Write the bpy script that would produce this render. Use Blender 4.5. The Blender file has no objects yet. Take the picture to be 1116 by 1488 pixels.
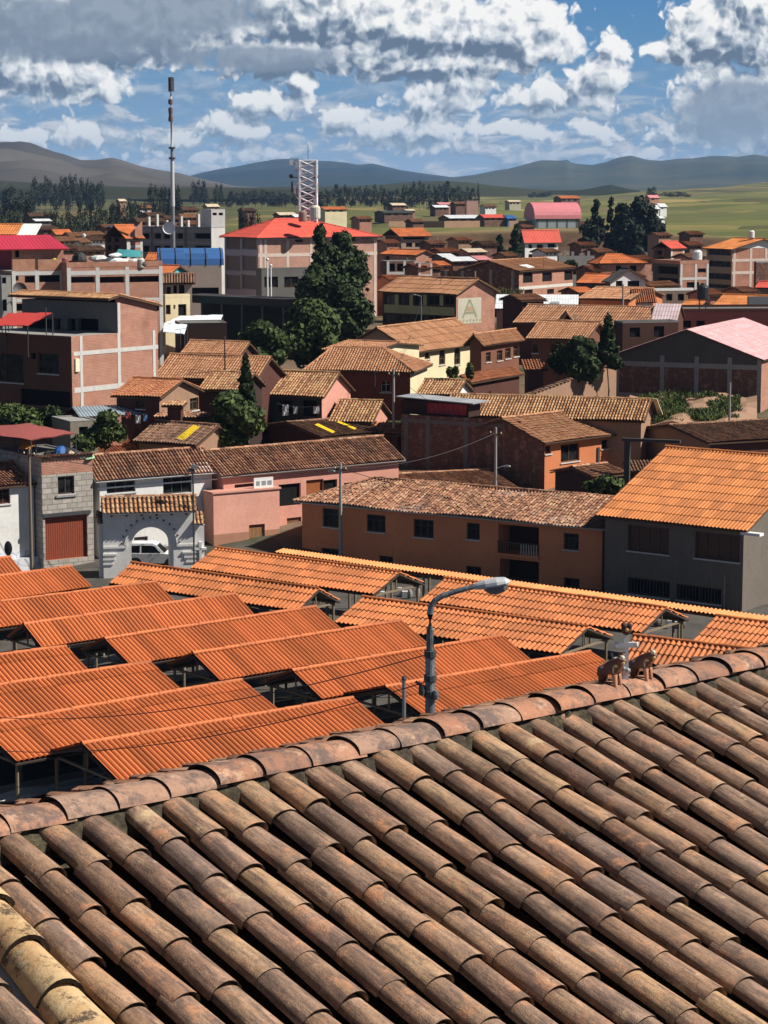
import bpy, math, random
import numpy as np
from mathutils import Vector, Matrix
R = math.radians
random.seed(7); rng = np.random.default_rng(7)
sc = bpy.context.scene
COL = sc.collection

# ------------------------------------------------------------------ camera
F_ = 3200.0; PITCH = math.atan(469/3200); CH = 26.0          # market square lies at z = 0
cd = bpy.data.cameras.new('camera'); cam = bpy.data.objects.new('camera', cd); COL.objects.link(cam)
cam.location = (0, 0, CH); cam.rotation_euler = (math.pi/2-PITCH, 0, 0)
cd.sensor_fit = 'HORIZONTAL'; cd.sensor_width = 36; cd.lens = 36*F_/1116
cd.clip_start = 0.5; cd.clip_end = 60000
sc.camera = cam
sc.view_settings.view_transform = 'Standard'; sc.view_settings.look = 'None'
sc.view_settings.gamma = 1; sc.view_settings.exposure = 0.5
try: sc.view_settings.use_curve_mapping = False
except Exception: pass
sc.cycles.max_bounces = 5; sc.cycles.diffuse_bounces = 2; sc.cycles.glossy_bounces = 2
sc.cycles.transparent_max_bounces = 8; sc.cycles.volume_bounces = 0

SUN_AZ, SUN_EL = 96.0, 45.0
sd = bpy.data.lights.new('sun', 'SUN'); sd.energy = 5.0; sd.angle = R(0.53); sd.color = (1, .945, .86)
sun = bpy.data.objects.new('sun', sd); COL.objects.link(sun)
_s = Vector((math.sin(R(SUN_AZ))*math.cos(R(SUN_EL)), math.cos(R(SUN_AZ))*math.cos(R(SUN_EL)), math.sin(R(SUN_EL))))
sun.rotation_euler = _s.to_track_quat('Z', 'Y').to_euler(); sun.location = (60, 0, 90)

# ------------------------------------------------------------------ sky
class NT:
    """tiny helper to write node trees"""
    def __init__(s, tree): s.t = tree; s.n = tree.nodes; s.l = tree.links
    def new(s, ty, **kw):
        n = s.n.new(ty)
        for k, v in kw.items(): setattr(n, k, v)
        return n
    def put(s, sock, v):
        if isinstance(v, bpy.types.NodeSocket): s.l.new(v, sock)
        elif v is not None: sock.default_value = v
    def m(s, op, a, b=None, c=None, clamp=False):
        n = s.new('ShaderNodeMath', operation=op, use_clamp=clamp)
        s.put(n.inputs[0], a); s.put(n.inputs[1], b)
        if c is not None: s.put(n.inputs[2], c)
        return n.outputs[0]
    def mix(s, f, a, b, mode='MIX'):
        n = s.new('ShaderNodeMix', data_type='RGBA', blend_type=mode)
        s.put(n.inputs[0], f); s.put(n.inputs[6], col4(a)); s.put(n.inputs[7], col4(b))
        return n.outputs[2]
    def ramp(s, f, stops, interp='LINEAR'):
        n = s.new('ShaderNodeValToRGB'); n.color_ramp.interpolation = interp
        e = n.color_ramp.elements
        while len(e) < len(stops): e.new(.5)
        for q, (p, c) in enumerate(stops): e[q].position = p; e[q].color = col4(c)
        s.put(n.inputs[0], f); return n.outputs[0]
    def noise(s, vec, scale, detail=4, rough=.55, dist=0.0, out=0, dim='3D'):
        n = s.new('ShaderNodeTexNoise', noise_dimensions=dim); s.put(n.inputs['Vector'], vec)
        n.inputs['Scale'].default_value = scale; n.inputs['Detail'].default_value = detail
        n.inputs['Roughness'].default_value = rough; n.inputs['Distortion'].default_value = dist
        return n.outputs[out]
    def smap(s, v, a, b, c=0., d=1., smooth=False):
        n = s.new('ShaderNodeMapRange'); n.interpolation_type = 'SMOOTHSTEP' if smooth else 'LINEAR'
        s.put(n.inputs[0], v); 
        for q, x in zip((1, 2, 3, 4), (a, b, c, d)): n.inputs[q].default_value = x
        return n.outputs[0]
    def comb(s, x, y, z=0.):
        n = s.new('ShaderNodeCombineXYZ'); s.put(n.inputs[0], x); s.put(n.inputs[1], y); s.put(n.inputs[2], z); return n.outputs[0]
    def sep(s, v):
        n = s.new('ShaderNodeSeparateXYZ'); s.l.new(v, n.inputs[0]); return n.outputs
    def vm(s, op, a, b=None):
        n = s.new('ShaderNodeVectorMath', operation=op); s.put(n.inputs[0], a); s.put(n.inputs[1], b); return n.outputs[0]
def col4(c):
    if isinstance(c, (tuple, list)) and len(c) == 3: return (c[0], c[1], c[2], 1)
    return c
def S(r, g=None, b=None):
    """sRGB 0..255 to linear"""
    f = lambda v: ((v/255+.055)/1.055)**2.4 if v > 10 else v/255/12.92
    return (f(r), f(g), f(b), 1)

world = bpy.data.worlds.new('World'); sc.world = world; world.use_nodes = True
def build_sky():
    N = NT(world.node_tree); N.n.clear()
    # cloud density as a node group over (azimuth tangent, elevation tangent) given in hundredths
    g = bpy.data.node_groups.new('cloud_density', 'ShaderNodeTree')
    g.interface.new_socket('p', in_out='INPUT', socket_type='NodeSocketVector')
    g.interface.new_socket('density', in_out='OUTPUT', socket_type='NodeSocketFloat')
    G = NT(g); gi = G.new('NodeGroupInput'); go = G.new('NodeGroupOutput')
    p = gi.outputs[0]
    w1 = G.noise(p, .55, 2, .5, out=1, dim='2D'); w2 = G.noise(p, 2.2, 3, .6, out=1, dim='2D')
    off = G.vm('ADD', G.vm('MULTIPLY', G.vm('SUBTRACT', w1, (.5, .5, .5)), (1.6, .8, 0)), G.vm('MULTIPLY', G.vm('SUBTRACT', w2, (.5, .5, .5)), (.42, .30, 0)))
    q = G.vm('ADD', p, off)
    puffs = [  # centre x, y, radius x, y in hundredths of the tangent, weight
        (85,112,120,48,1),(20,100,75,55,1),(150,128,50,22,1),(395,152,72,26,1),(432,122,24,30,1),(335,190,72,30,.9),(255,205,60,22,.7),
        (120,196,70,28,.8),(40,200,60,20,.8),(660,128,78,46,1),(615,152,58,38,1),(600,190,160,34,.95),(500,175,60,24,.9),(868,118,52,52,1),(885,78,40,28,1),
        (790,142,80,26,.95),(730,55,130,62,1.2),(610,50,170,66,1.3),(480,25,150,60,1.3),(1075,55,130,60,1.2),(985,75,60,28,1),(1110,20,120,60,1.2),
        (860,192,70,22,.8),(760,192,110,20,.8),(1000,198,90,20,.8),(150,45,300,62,1.3),(430,85,180,32,1.2),(0,20,260,70,1.3),(620,95,210,26,1.1),
        (1075,155,125,70,1.2),(1150,200,120,60,1.1),(940,225,120,14,.6),(330,225,300,16,.55),(650,215,240,18,.6),(-120,150,150,60,1),(1290,100,150,80,1.2),
        (300,-70,500,70,1.2),(900,-150,400,60,1),(-300,60,250,90,1.1),(1500,180,200,70,1)]
    acc = None
    for (x, y, rx, ry, w) in puffs:
        cx, cy = (x-558)/32.34, (275-y)/32.34; rx, ry = rx/32.34*1.38, ry/32.34*1.5
        v = G.new('ShaderNodeVectorMath', operation='MULTIPLY_ADD')
        G.l.new(q, v.inputs[0]); v.inputs[1].default_value = (1/rx, 1/ry, 0); v.inputs[2].default_value = (-cx/rx, -cy/ry, 0)
        gr = G.new('ShaderNodeTexGradient', gradient_type='SPHERICAL'); G.l.new(v.outputs[0], gr.inputs[0])
        o = gr.outputs[1] if w == 1 else G.m('MULTIPLY', gr.outputs[1], w)
        acc = o if acc is None else G.m('MAXIMUM', acc, o)
        nq = G.new('ShaderNodeVectorMath', operation='MULTIPLY_ADD'); G.l.new(acc, nq.inputs[0]); nq.inputs[1].default_value = (1e-7, 0, 0); G.l.new(q, nq.inputs[2]); q = nq.outputs[0]   # keeps evaluation serial
    # billow detail
    vo = G.new('ShaderNodeTexVoronoi', feature='SMOOTH_F1', voronoi_dimensions='2D'); G.l.new(q, vo.inputs['Vector']); vo.inputs['Scale'].default_value = 1.35
    vo.inputs['Detail'].default_value = 1.5; vo.inputs['Smoothness'].default_value = .35
    bill = G.m('MULTIPLY', G.m('SUBTRACT', .5, vo.outputs['Distance']), .40)
    fb = G.m('MULTIPLY', G.m('SUBTRACT', G.noise(p, 1.1, 4, .5, dim='2D'), .5), .34)
    d = G.m('ADD', G.m('ADD', acc, bill), fb)
    G.l.new(d, go.inputs[0])
    tc = N.new('ShaderNodeTexCoord'); x, y, z = N.sep(tc.outputs['Generated'])
    yy = N.m('MAXIMUM', N.m('ABSOLUTE', y), .12)
    u = N.m('MULTIPLY', N.m('DIVIDE', x, yy), 100); v = N.m('MULTIPLY', N.m('DIVIDE', z, yy), 100)
    P = N.comb(u, v, 0.)
    def dens(vec):
        n = N.new('ShaderNodeGroup'); n.node_tree = g; N.l.new(vec, n.inputs[0]); return n.outputs[0]
    d0 = dens(P); d1 = dens(N.vm('ADD', P, (.32, .52, 0))); d2 = d1
    alpha = N.smap(d0, .26, .46, smooth=True)
    lit = N.m('ADD', N.m('MULTIPLY', N.m('SUBTRACT', d0, d1), 1.55), .78)
    thick = N.smap(d2, .25, 1.0)                               # cloud mass above: shaded base
    lit = N.m('SUBTRACT', lit, N.m('MULTIPLY', thick, .42), clamp=True)
    # broad shaded bases
    def blob(x, y, rx, ry):
        v_ = N.new('ShaderNodeVectorMath', operation='MULTIPLY_ADD'); N.l.new(P, v_.inputs[0])
        rx, ry = rx/32.34, ry/32.34
        v_.inputs[1].default_value = (1/rx, 1/ry, 0); v_.inputs[2].default_value = (-(x-558)/32.34/rx, -(275-y)/32.34/ry, 0)
        gr = N.new('ShaderNodeTexGradient', gradient_type='SPHERICAL'); N.l.new(v_.outputs[0], gr.inputs[0]); return gr.outputs[1]
    dk = None
    for b in [(90,45,330,70),(370,88,205,28),(1085,165,170,75),(-250,80,300,120),(1400,190,300,100),(230,20,260,60)]:
        o = blob(*b); dk = o if dk is None else N.m('MAXIMUM', dk, o)
    dkn = N.smap(N.m('ADD', dk, N.m('MULTIPLY', N.m('SUBTRACT', N.noise(P, .8, 4, .6, dim='2D'), .5), .5)), .12, .55, smooth=True)
    lm = N.new('ShaderNodeMix', data_type='FLOAT'); N.l.new(N.m('MULTIPLY', dkn, .86), lm.inputs[0]); N.l.new(lit, lm.inputs[2]); lm.inputs[3].default_value = .17; lit = lm.outputs[0]
    ccol = N.ramp(lit, [(0, S(100,117,138)), (.25, S(142,156,172)), (.5, S(190,198,206)), (.75, S(228,231,233)), (1, S(252,251,248))])
    sky = N.new('ShaderNodeTexSky', sky_type='NISHITA'); sky.sun_disc = False
    sky.sun_elevation = R(SUN_EL); sky.sun_rotation = R(SUN_AZ); sky.altitude = 3700
    sky.air_density = 1.0; sky.dust_density = .4; sky.ozone_density = 1.5
    nsk = N.vm('MULTIPLY', sky.outputs[0], (.056, .048, .041))
    low = N.ramp(N.smap(v, -1, 9), [(0, S(168,189,206)), (.35, S(128,162,194)), (.75, S(94,142,184)), (1, S(80,132,182))])
    base = N.mix(N.smap(z, .12, .45), low, nsk)
    hz = N.smap(v, .5, 5.0, .62, .0)                           # clouds near the horizon melt into the air
    ccol = N.mix(hz, ccol, S(158,178,197))
    fade = N.smap(z, .16, .4, 1, 0)
    gen = N.m('MULTIPLY', N.smap(N.noise(tc.outputs['Generated'], 3.2, 3, .6), .52, .66, smooth=True), N.smap(z, .12, .3))
    # thin layer of distant broken cloud low over the hills
    lv = N.vm('MULTIPLY', P, (.42, 1.15, 1)); ln = N.noise(lv, .85, 5, .62, .3, dim='2D'); ln2 = N.noise(N.vm('ADD', lv, (.12,.35,0)), .85, 5, .62, .3, dim='2D')
    la = N.m('MULTIPLY', N.m('MULTIPLY', N.smap(ln, .40, .58, smooth=True), N.smap(v, 6.0, 3.0)), N.smap(v, -.3, .9)); la = N.m('MULTIPLY', la, .85)
    lc = N.ramp(N.m('ADD', N.m('MULTIPLY', N.m('SUBTRACT', ln, ln2), 3.2), .42, clamp=True), [(0, S(128,148,170)), (.45, S(166,180,194)), (1, S(214,216,218))])
    base = N.mix(la, base, lc)
    c1 = N.mix(N.m('MULTIPLY', alpha, fade), base, ccol)
    c2 = N.mix(N.m('MULTIPLY', gen, .5), c1, (.36, .37, .39, 1))
    low_g = N.mix(N.smap(z, -.06, -.01), (.06, .055, .05, 1), c2)
    bg = N.new('ShaderNodeBackground'); N.l.new(low_g, bg.inputs[0]); bg.inputs[1].default_value = .72
    out = N.new('ShaderNodeOutputWorld'); N.l.new(bg.outputs[0], out.inputs[0])
    world.cycles.sampling_method = 'MANUAL'; world.cycles.sample_map_resolution = 512
build_sky()

# ------------------------------------------------------------------ projection helpers
CP, SP = math.cos(PITCH), math.sin(PITCH)
CAM = Vector((0, 0, CH))
def ray(x, y):
    a = (x-558)/F_; b = (744-y)/F_
    return Vector((a, CP+b*SP, -SP+b*CP))
def at(x, y, Y): d = ray(x, y); return CAM + d*(Y/d.y)          # point on that line of sight at northing Y
def atz(x, y, z): d = ray(x, y); return CAM + d*((z-CH)/d.z)    # ... or at height z
def proj(p):
    d = Vector(p)-CAM; zc = d.y*CP - d.z*SP
    return 558+F_*d.x/zc, 744-F_*(d.y*SP+d.z*CP)/zc

# ------------------------------------------------------------------ terrain
GX = [-900, 0, 280, 560, 840, 1116, 2000]
rowsY = [-60, 20, 32, 45, 62, 78, 150, 165, 185, 230, 290, 400, 520, 574]
rowsZ = [12, 12, 12, 11, 3, 0, 0, 2.5, 5, 7.5, 9, 8.6, 8.4, 8.8]
TY = list(rowsY); TZ = [[z]*7 for z in rowsZ]
for Yv, ys in [(592, [362,357,352,337,336,341,341]), (800, [340,335,330,322,322,326,326]), (1100, [320,316,311,307,307,304,300]),
               (1600, [303,299,299,297,296,287,276]), (2200, [289,287,291,289,289,277,261]), (2600, [282,281,288,286,285,267,248]),
               (3600, [279,279,281,281,280,274,262]), (6000, [278]*7), (13000, [276.6]*7)]:
    TY.append(Yv); TZ.append([CH-(y-275)/F_*Yv for y in ys])
TYa = np.array(TY); TZa = np.array(TZ)
def ground(x, y):
    yc = max(y, 10.0); px = 558+3234*x/yc
    c = float(np.clip(np.interp(px, GX, range(7)), 0, 6)); i = min(int(c), 5); t = c-i
    a = np.interp(y, TYa, TZa[:, i]); b = np.interp(y, TYa, TZa[:, i+1])
    return float(a*(1-t)+b*t)

# ------------------------------------------------------------------ object helpers
def tagp(o, label=None, cat=None, group=None, kind=None):
    if label: o['label'] = label
    if cat: o['category'] = cat
    if group: o['group'] = group
    if kind: o['kind'] = kind
    return o
def thing(name, label, cat, loc=(0,0,0), rz=0., group=None):
    o = bpy.data.objects.new(name, None); COL.objects.link(o); o.location = loc; o.rotation_euler = (0,0,rz)
    o.empty_display_size = .3
    return tagp(o, label, cat, group, 'thing')
def copy_tree(o, parent=None):
    c = o.copy(); COL.objects.link(c); c.parent = parent
    for ch in list(o.children): copy_tree(ch, c)
    return c

class MB:
    def __init__(s): s.v = []; s.f = []; s.mi = []; s.uv = []; s.mats = []; s.c = 0; s.smooth = False
    def mat(s, m):
        if m not in s.mats: s.mats.append(m)
        return s.mats.index(m)
    def face(s, pts, m, uv=None):
        k = s.mat(m); n = len(pts); s.v.extend([tuple(p) for p in pts]); s.f.append(tuple(range(s.c, s.c+n))); s.c += n; s.mi.append(k)
        if uv is None:
            a, b, c = Vector(pts[0]), Vector(pts[1]), Vector(pts[2]); nn = (b-a).cross(c-a)
            if nn.length > 1e-12: nn.normalize()
            if abs(nn.z) > .75: uv = [(p[0], p[1]) for p in pts]
            else:
                t = Vector((-nn.y, nn.x, 0)); t = t.normalized() if t.length > 1e-6 else Vector((1,0,0))
                uv = [(Vector(p).dot(t), p[2]) for p in pts]
        s.uv.extend(uv)
    def box(s, a, b, m):
        x0,y0,z0 = [min(a[i], b[i]) for i in range(3)]; x1,y1,z1 = [max(a[i], b[i]) for i in range(3)]
        c = [Vector(p) for p in [(x0,y0,z0),(x1,y0,z0),(x1,y1,z0),(x0,y1,z0),(x0,y0,z1),(x1,y0,z1),(x1,y1,z1),(x0,y1,z1)]]
        for q in [(0,1,5,4),(1,2,6,5),(2,3,7,6),(3,0,4,7),(4,5,6,7),(3,2,1,0)]: s.face([c[i] for i in q], m)
    def hexa(s, c, m):
        for q in [(0,1,5,4),(1,2,6,5),(2,3,7,6),(3,0,4,7),(4,5,6,7),(3,2,1,0)]: s.face([c[i] for i in q], m)
    def slab(s, poly, t, m):          # polygon extruded downwards by t along its normal
        P = [Vector(p) for p in poly]; n = (P[1]-P[0]).cross(P[2]-P[0]).normalized()
        if n.z < 0: P.reverse(); n = -n
        Q = [p-n*t for p in P]; s.face(P, m); s.face(Q[::-1], m)
        for i in range(len(P)):
            j = (i+1) % len(P); s.face([Q[i], Q[j], P[j], P[i]], m)
    def tube(s, pts, r, m, n=8, cap=True):
        pts = [Vector(p) for p in pts]; rs = r if isinstance(r, (list, tuple)) else [r]*len(pts); rings = []
        for i, p in enumerate(pts):
            d = (pts[min(i+1, len(pts)-1)]-pts[max(i-1, 0)]).normalized()
            a = d.cross(Vector((0,0,1))); a = Vector((1,0,0)) if a.length < 1e-3 else a.normalized(); b = d.cross(a)
            rings.append([p+(a*math.cos(2*math.pi*k/n)+b*math.sin(2*math.pi*k/n))*rs[i] for k in range(n)])
        for i in range(len(pts)-1):
            for k in range(n):
                j = (k+1) % n; s.face([rings[i][k], rings[i+1][k], rings[i+1][j], rings[i][j]], m)
        if cap: s.face(rings[0], m); s.face(rings[-1][::-1], m)
    def lathe(s, prof, c, m, n=12):
        c = Vector(c)
        for i in range(len(prof)-1):
            (r0, z0), (r1, z1) = prof[i], prof[i+1]
            for k in range(n):
                a, b = 2*math.pi*k/n, 2*math.pi*(k+1)/n
                pts = [c+Vector((r*math.cos(t), r*math.sin(t), z)) for r, z, t in ((r0,z0,a),(r0,z0,b),(r1,z1,b),(r1,z1,a))]
                if r0 < 1e-5: pts = [pts[0], pts[2], pts[3]]
                elif r1 < 1e-5: pts = pts[:3]
                s.face(pts, m)
    def ellips(s, c, r, m, nu=10, nv=7, M=None):
        c = Vector(c); P = []
        for j in range(nv+1):
            t = math.pi*j/nv
            row = []
            for i in range(nu):
                a = 2*math.pi*i/nu; p = Vector((r[0]*math.sin(t)*math.cos(a), r[1]*math.sin(t)*math.sin(a), -r[2]*math.cos(t)))
                row.append(c+(M @ p if M else p))
            P.append(row)
        for j in range(nv):
            for i in range(nu):
                k = (i+1) % nu; q = [P[j][i], P[j][k], P[j+1][k], P[j+1][i]]
                if j == 0: q = [q[0], q[2], q[3]]
                elif j == nv-1: q = [q[0], q[1], q[2]]
                s.face(q, m)
    def arr(s, V, Fq, uv, m):         # numpy quads
        k = s.mat(m); V = np.asarray(V, float); Fq = np.asarray(Fq)+s.c
        s.v.extend(map(tuple, V.tolist())); s.f.extend(map(tuple, Fq.tolist())); s.c += len(V); s.mi.extend([k]*len(Fq))
        s.uv.extend(map(tuple, np.asarray(uv)[(Fq-s.c+len(V)).ravel()].tolist()))
    def build(s, name, parent=None, smooth=None, label=None, weld=False):
        if not s.f: return None
        me = bpy.data.meshes.new(name); me.from_pydata(s.v, [], s.f)
        for m in s.mats: me.materials.append(m)
        me.polygons.foreach_set('material_index', s.mi)
        ul = me.uv_layers.new(name='UVMap'); ul.data.foreach_set('uv', np.array(s.uv, dtype=np.float32).ravel())
        if weld:
            import bmesh
            bm = bmesh.new(); bm.from_mesh(me); bmesh.ops.remove_doubles(bm, verts=bm.verts, dist=1e-4); bm.to_mesh(me); bm.free()
        if s.smooth or smooth: me.polygons.foreach_set('use_smooth', [True]*len(me.polygons))
        o = bpy.data.objects.new(name, me); COL.objects.link(o); o.parent = parent
        if label: o['label'] = label
        return o

# ------------------------------------------------------------------ materials
_mc = {}
def mat_base(name):
    m = bpy.data.materials.new(name); m.use_nodes = True; N = NT(m.node_tree); N.n.clear()
    b = N.new('ShaderNodeBsdfPrincipled'); o = N.new('ShaderNodeOutputMaterial'); N.l.new(b.outputs[0], o.inputs[0])
    return m, N, b
def bump(N, b, h, strength, dist=.02):
    n = N.new('ShaderNodeBump'); n.inputs['Strength'].default_value = strength; n.inputs['Distance'].default_value = dist
    N.l.new(h, n.inputs['Height']); N.l.new(n.outputs[0], b.inputs['Normal'])
def stucco(c, dirt=.5, rough=.9, name='plaster', stain=(.09,.07,.055,1)):
    k = ('st', c, dirt, rough)
    if k in _mc: return _mc[k]
    m, N, b = mat_base(name); tc = N.new('ShaderNodeTexCoord'); ob = tc.outputs['Object']; uv = tc.outputs['UV']
    n1 = N.noise(ob, .45, 6, .65); n2 = N.noise(ob, 5, 5, .7)
    st = N.noise(N.vm('MULTIPLY', uv, (2.2, .25, 1)), 1.6, 5, .65)      # rain streaks
    f = N.m('MULTIPLY', N.smap(st, .52, .78), N.smap(n1, .38, .68)); f = N.m('MULTIPLY', f, dirt, clamp=True)
    c0 = N.mix(N.m('ADD', N.m('MULTIPLY', N.smap(n2, .3, .75), .5), N.m('MULTIPLY', N.smap(n1, .35, .65), .5)), [v*.76 for v in c[:3]], [min(v*1.14, .88) for v in c[:3]])
    cc = N.mix(f, c0, stain); cc = N.mix(N.m('MULTIPLY', N.smap(n1, .55, .8), dirt*.6), cc, [v*.55 for v in c[:3]])
    N.l.new(cc, b.inputs['Base Color']); b.inputs['Roughness'].default_value = rough; b.inputs['Specular IOR Level'].default_value = .2
    bump(N, b, N.noise(ob, 14, 4, .6), .35, .02)
    _mc[k] = m; return m
def brick(c1=(.46,.165,.09), c2=(.33,.12,.07), mort=(.40,.34,.29), name='brick_wall'):
    k = ('br', c1, c2)
    if k in _mc: return _mc[k]
    m, N, b = mat_base(name); tc = N.new('ShaderNodeTexCoord'); uv = tc.outputs['UV']; ob = tc.outputs['Object']
    t = N.new('ShaderNodeTexBrick'); N.l.new(uv, t.inputs['Vector']); t.inputs['Scale'].default_value = 1
    t.inputs['Brick Width'].default_value = .26; t.inputs['Row Height'].default_value = .115; t.inputs['Mortar Size'].default_value = .014
    t.inputs['Color1'].default_value = col4(c1); t.inputs['Color2'].default_value = col4(c2); t.inputs['Mortar'].default_value = col4(mort)
    pale = N.smap(N.noise(ob, 1.6, 6, .75), .50, .72); n3 = N.noise(ob, .5, 4, .6)
    c = N.mix(N.m('MULTIPLY', pale, .6), t.outputs['Color'], (.52,.33,.24,1))
    c = N.mix(N.m('MULTIPLY', N.smap(n3, .5, .75), .5), c, (.13,.065,.045,1))
    N.l.new(c, b.inputs['Base Color']); b.inputs['Roughness'].default_value = .92; b.inputs['Specular IOR Level'].default_value = .15
    bump(N, b, N.m('SUBTRACT', N.noise(ob, 20, 3), t.outputs['Fac']), .5, .015)
    _mc[k] = m; return m
def concrete(v=.30, tint=(1,.97,.92), name='concrete'):
    return stucco((v*tint[0], v*tint[1], v*tint[2], 1), .75, .9, name, (.07,.065,.06,1))
def plain(c, rough=.7, metal=0., name='paint', spec=.4):
    k = ('pl', tuple(c), rough, metal)
    if k in _mc: return _mc[k]
    m, N, b = mat_base(name); tc = N.new('ShaderNodeTexCoord')
    n = N.noise(tc.outputs['Object'], 6, 5, .65)
    N.l.new(N.mix(N.smap(n, .3, .75), [x*.8 for x in c[:3]], [min(1, x*1.1) for x in c[:3]]), b.inputs['Base Color'])
    b.inputs['Roughness'].default_value = rough; b.inputs['Metallic'].default_value = metal; b.inputs['Specular IOR Level'].default_value = spec
    _mc[k] = m; return m
def glass(name='window_glass'):
    if name in _mc: return _mc[name]
    m, N, b = mat_base(name); tc = N.new('ShaderNodeTexCoord')
    n = N.noise(tc.outputs['Object'], 1.3, 2, .5)
    N.l.new(N.mix(N.smap(n, .42, .62), (.006,.006,.006,1), (.022,.022,.022,1)), b.inputs['Base Color'])
    b.inputs['Roughness'].default_value = .15; b.inputs['Specular IOR Level'].default_value = .15
    _mc[name] = m; return m
def tiles(kind='old'):
    """clay tiles; UV = (column, course)"""
    k = ('ti', kind)
    if k in _mc: return _mc[k]
    m, N, b = mat_base('clay_tiles_'+kind); tc = N.new('ShaderNodeTexCoord'); uv = tc.outputs['UV']; ob = tc.outputs['Object']
    x, y, z = N.sep(uv); wn = N.new('ShaderNodeTexWhiteNoise', noise_dimensions='2D')
    N.l.new(N.comb(N.m('FLOOR', x), N.m('FLOOR', y)), wn.inputs['Vector']); r = wn.outputs['Value']
    big = N.noise(ob, .35, 5, .7); fine = N.noise(ob, 7, 5, .7)
    P = {'old':   ([(0,(.13,.062,.042)),(.22,(.22,.105,.065)),(.45,(.33,.16,.095)),(.65,(.44,.22,.13)),(.82,(.50,.30,.18)),(1,(.27,.18,.14))], .50, (.055,.042,.035)),
         'brown': ([(0,(.10,.055,.040)),(.3,(.17,.09,.06)),(.6,(.25,.135,.085)),(.85,(.32,.18,.11)),(1,(.18,.13,.10))], .55, (.05,.042,.035)),
         'tan':   ([(0,(.27,.125,.066)),(.3,(.38,.175,.09)),(.6,(.46,.23,.12)),(.85,(.52,.28,.155)),(1,(.33,.18,.11))], .35, (.14,.085,.055)),
         'red':   ([(0,(.26,.095,.05)),(.4,(.38,.14,.065)),(.8,(.47,.19,.09)),(1,(.36,.18,.11))], .35, (.13,.07,.045)),
         'sunny': ([(0,(.17,.08,.045)),(.25,(.32,.15,.075)),(.5,(.45,.24,.12)),(.75,(.52,.33,.17)),(1,(.40,.18,.10))], .45, (.08,.055,.04))}[kind]
    wc = N.new('ShaderNodeTexWhiteNoise', noise_dimensions='1D'); N.l.new(N.m('FLOOR', x), wc.inputs['W']); r = N.m('ADD', N.m('MULTIPLY', r, .55), N.m('MULTIPLY', wc.outputs['Value'], .45))
    c = N.ramp(r, P[0], 'LINEAR')
    c = N.mix(N.m('MULTIPLY', N.smap(big, .46, .70), P[1]), c, P[2])
    c = N.mix(N.m('MULTIPLY', N.smap(fine, .5, .8), .45), c, P[2])
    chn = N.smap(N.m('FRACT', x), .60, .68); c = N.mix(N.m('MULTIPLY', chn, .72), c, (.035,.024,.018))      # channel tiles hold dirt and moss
    li = N.m('MULTIPLY', N.smap(N.noise(ob, 2.3, 6, .75), .60, .72), .55)
    c = N.mix(li, c, (.44,.33,.20) if kind in ('old','sunny','tan') else (.28,.22,.15))
    N.l.new(c, b.inputs['Base Color']); b.inputs['Roughness'].default_value = .9; b.inputs['Specular IOR Level'].default_value = .15
    bump(N, b, fine, .4, .02)
    _mc[k] = m; return m
def sheetmat(c, var=.18, dirt=.3, rough=.62, name='roof_sheet', dcol=(.12,.05,.025)):
    """fibre cement or metal sheets; UV = (wave, sheet row)"""
    k = ('sh', tuple(c), var, dirt)
    if k in _mc: return _mc[k]
    m, N, b = mat_base(name); tc = N.new('ShaderNodeTexCoord'); uv = tc.outputs['UV']; ob = tc.outputs['Object']
    x, y, z = N.sep(uv); wn = N.new('ShaderNodeTexWhiteNoise', noise_dimensions='2D')
    N.l.new(N.comb(N.m('FLOOR', N.m('DIVIDE', x, 3.0)), N.m('FLOOR', y)), wn.inputs['Vector'])
    f = N.m('ADD', N.m('MULTIPLY', wn.outputs['Value'], .5), N.m('MULTIPLY', N.noise(ob, .8, 6, .7), .5))
    cc = N.mix(N.smap(f, .25, .75), [v*(1-var) for v in c[:3]], [min(.9, v*(1+var)) for v in c[:3]])
    st = N.noise(N.vm('MULTIPLY', uv, (.9, .5, 1)), 1.7, 5, .7)
    cc = N.mix(N.m('MULTIPLY', N.smap(st, .52, .8), dirt), cc, dcol)
    cc = N.mix(N.m('MULTIPLY', N.smap(N.noise(ob, 9, 5, .7), .5, .8), dirt*.7), cc, dcol)
    N.l.new(cc, b.inputs['Base Color']); b.inputs['Roughness'].default_value = rough; b.inputs['Specular IOR Level'].default_value = .25
    _mc[k] = m; return m
ORANGE = sheetmat((.48,.138,.045), .20, .48)
ORANGE3 = sheetmat((.49,.155,.048), .24, .46, name='orange_tile_sheet')
ORANGE2 = sheetmat((.54,.19,.058), .22, .36, name='orange_sheet')
REDS = sheetmat((.60,.095,.065), .08, .12, name='red_sheet')
WOOD = plain((.10,.055,.03), .85, name='wood')
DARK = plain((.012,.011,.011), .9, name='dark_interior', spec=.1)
WHITE = stucco((.74,.73,.70,1), .25, name='white_plaster')
CONC = concrete(.30); CONCL = concrete(.56, name='pale_concrete'); CONCD = concrete(.16, name='dark_concrete')
BRICK = brick(); BRICKD = brick((.17,.075,.05), (.11,.05,.035), (.12,.10,.09), 'dark_and_shaded_brick'); BRICKO = brick((.45,.17,.07), (.36,.13,.06), name='orange_brick')  # the dark brick also serves as shaded copy on some left faces
METAL = plain((.30,.31,.32), .4, .6, 'galvanised_metal'); STEEL = plain((.09,.095,.10), .5, .5, 'dark_steel')
WPAINT = plain((.78,.78,.76), .6, name='white_paint')
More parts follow.
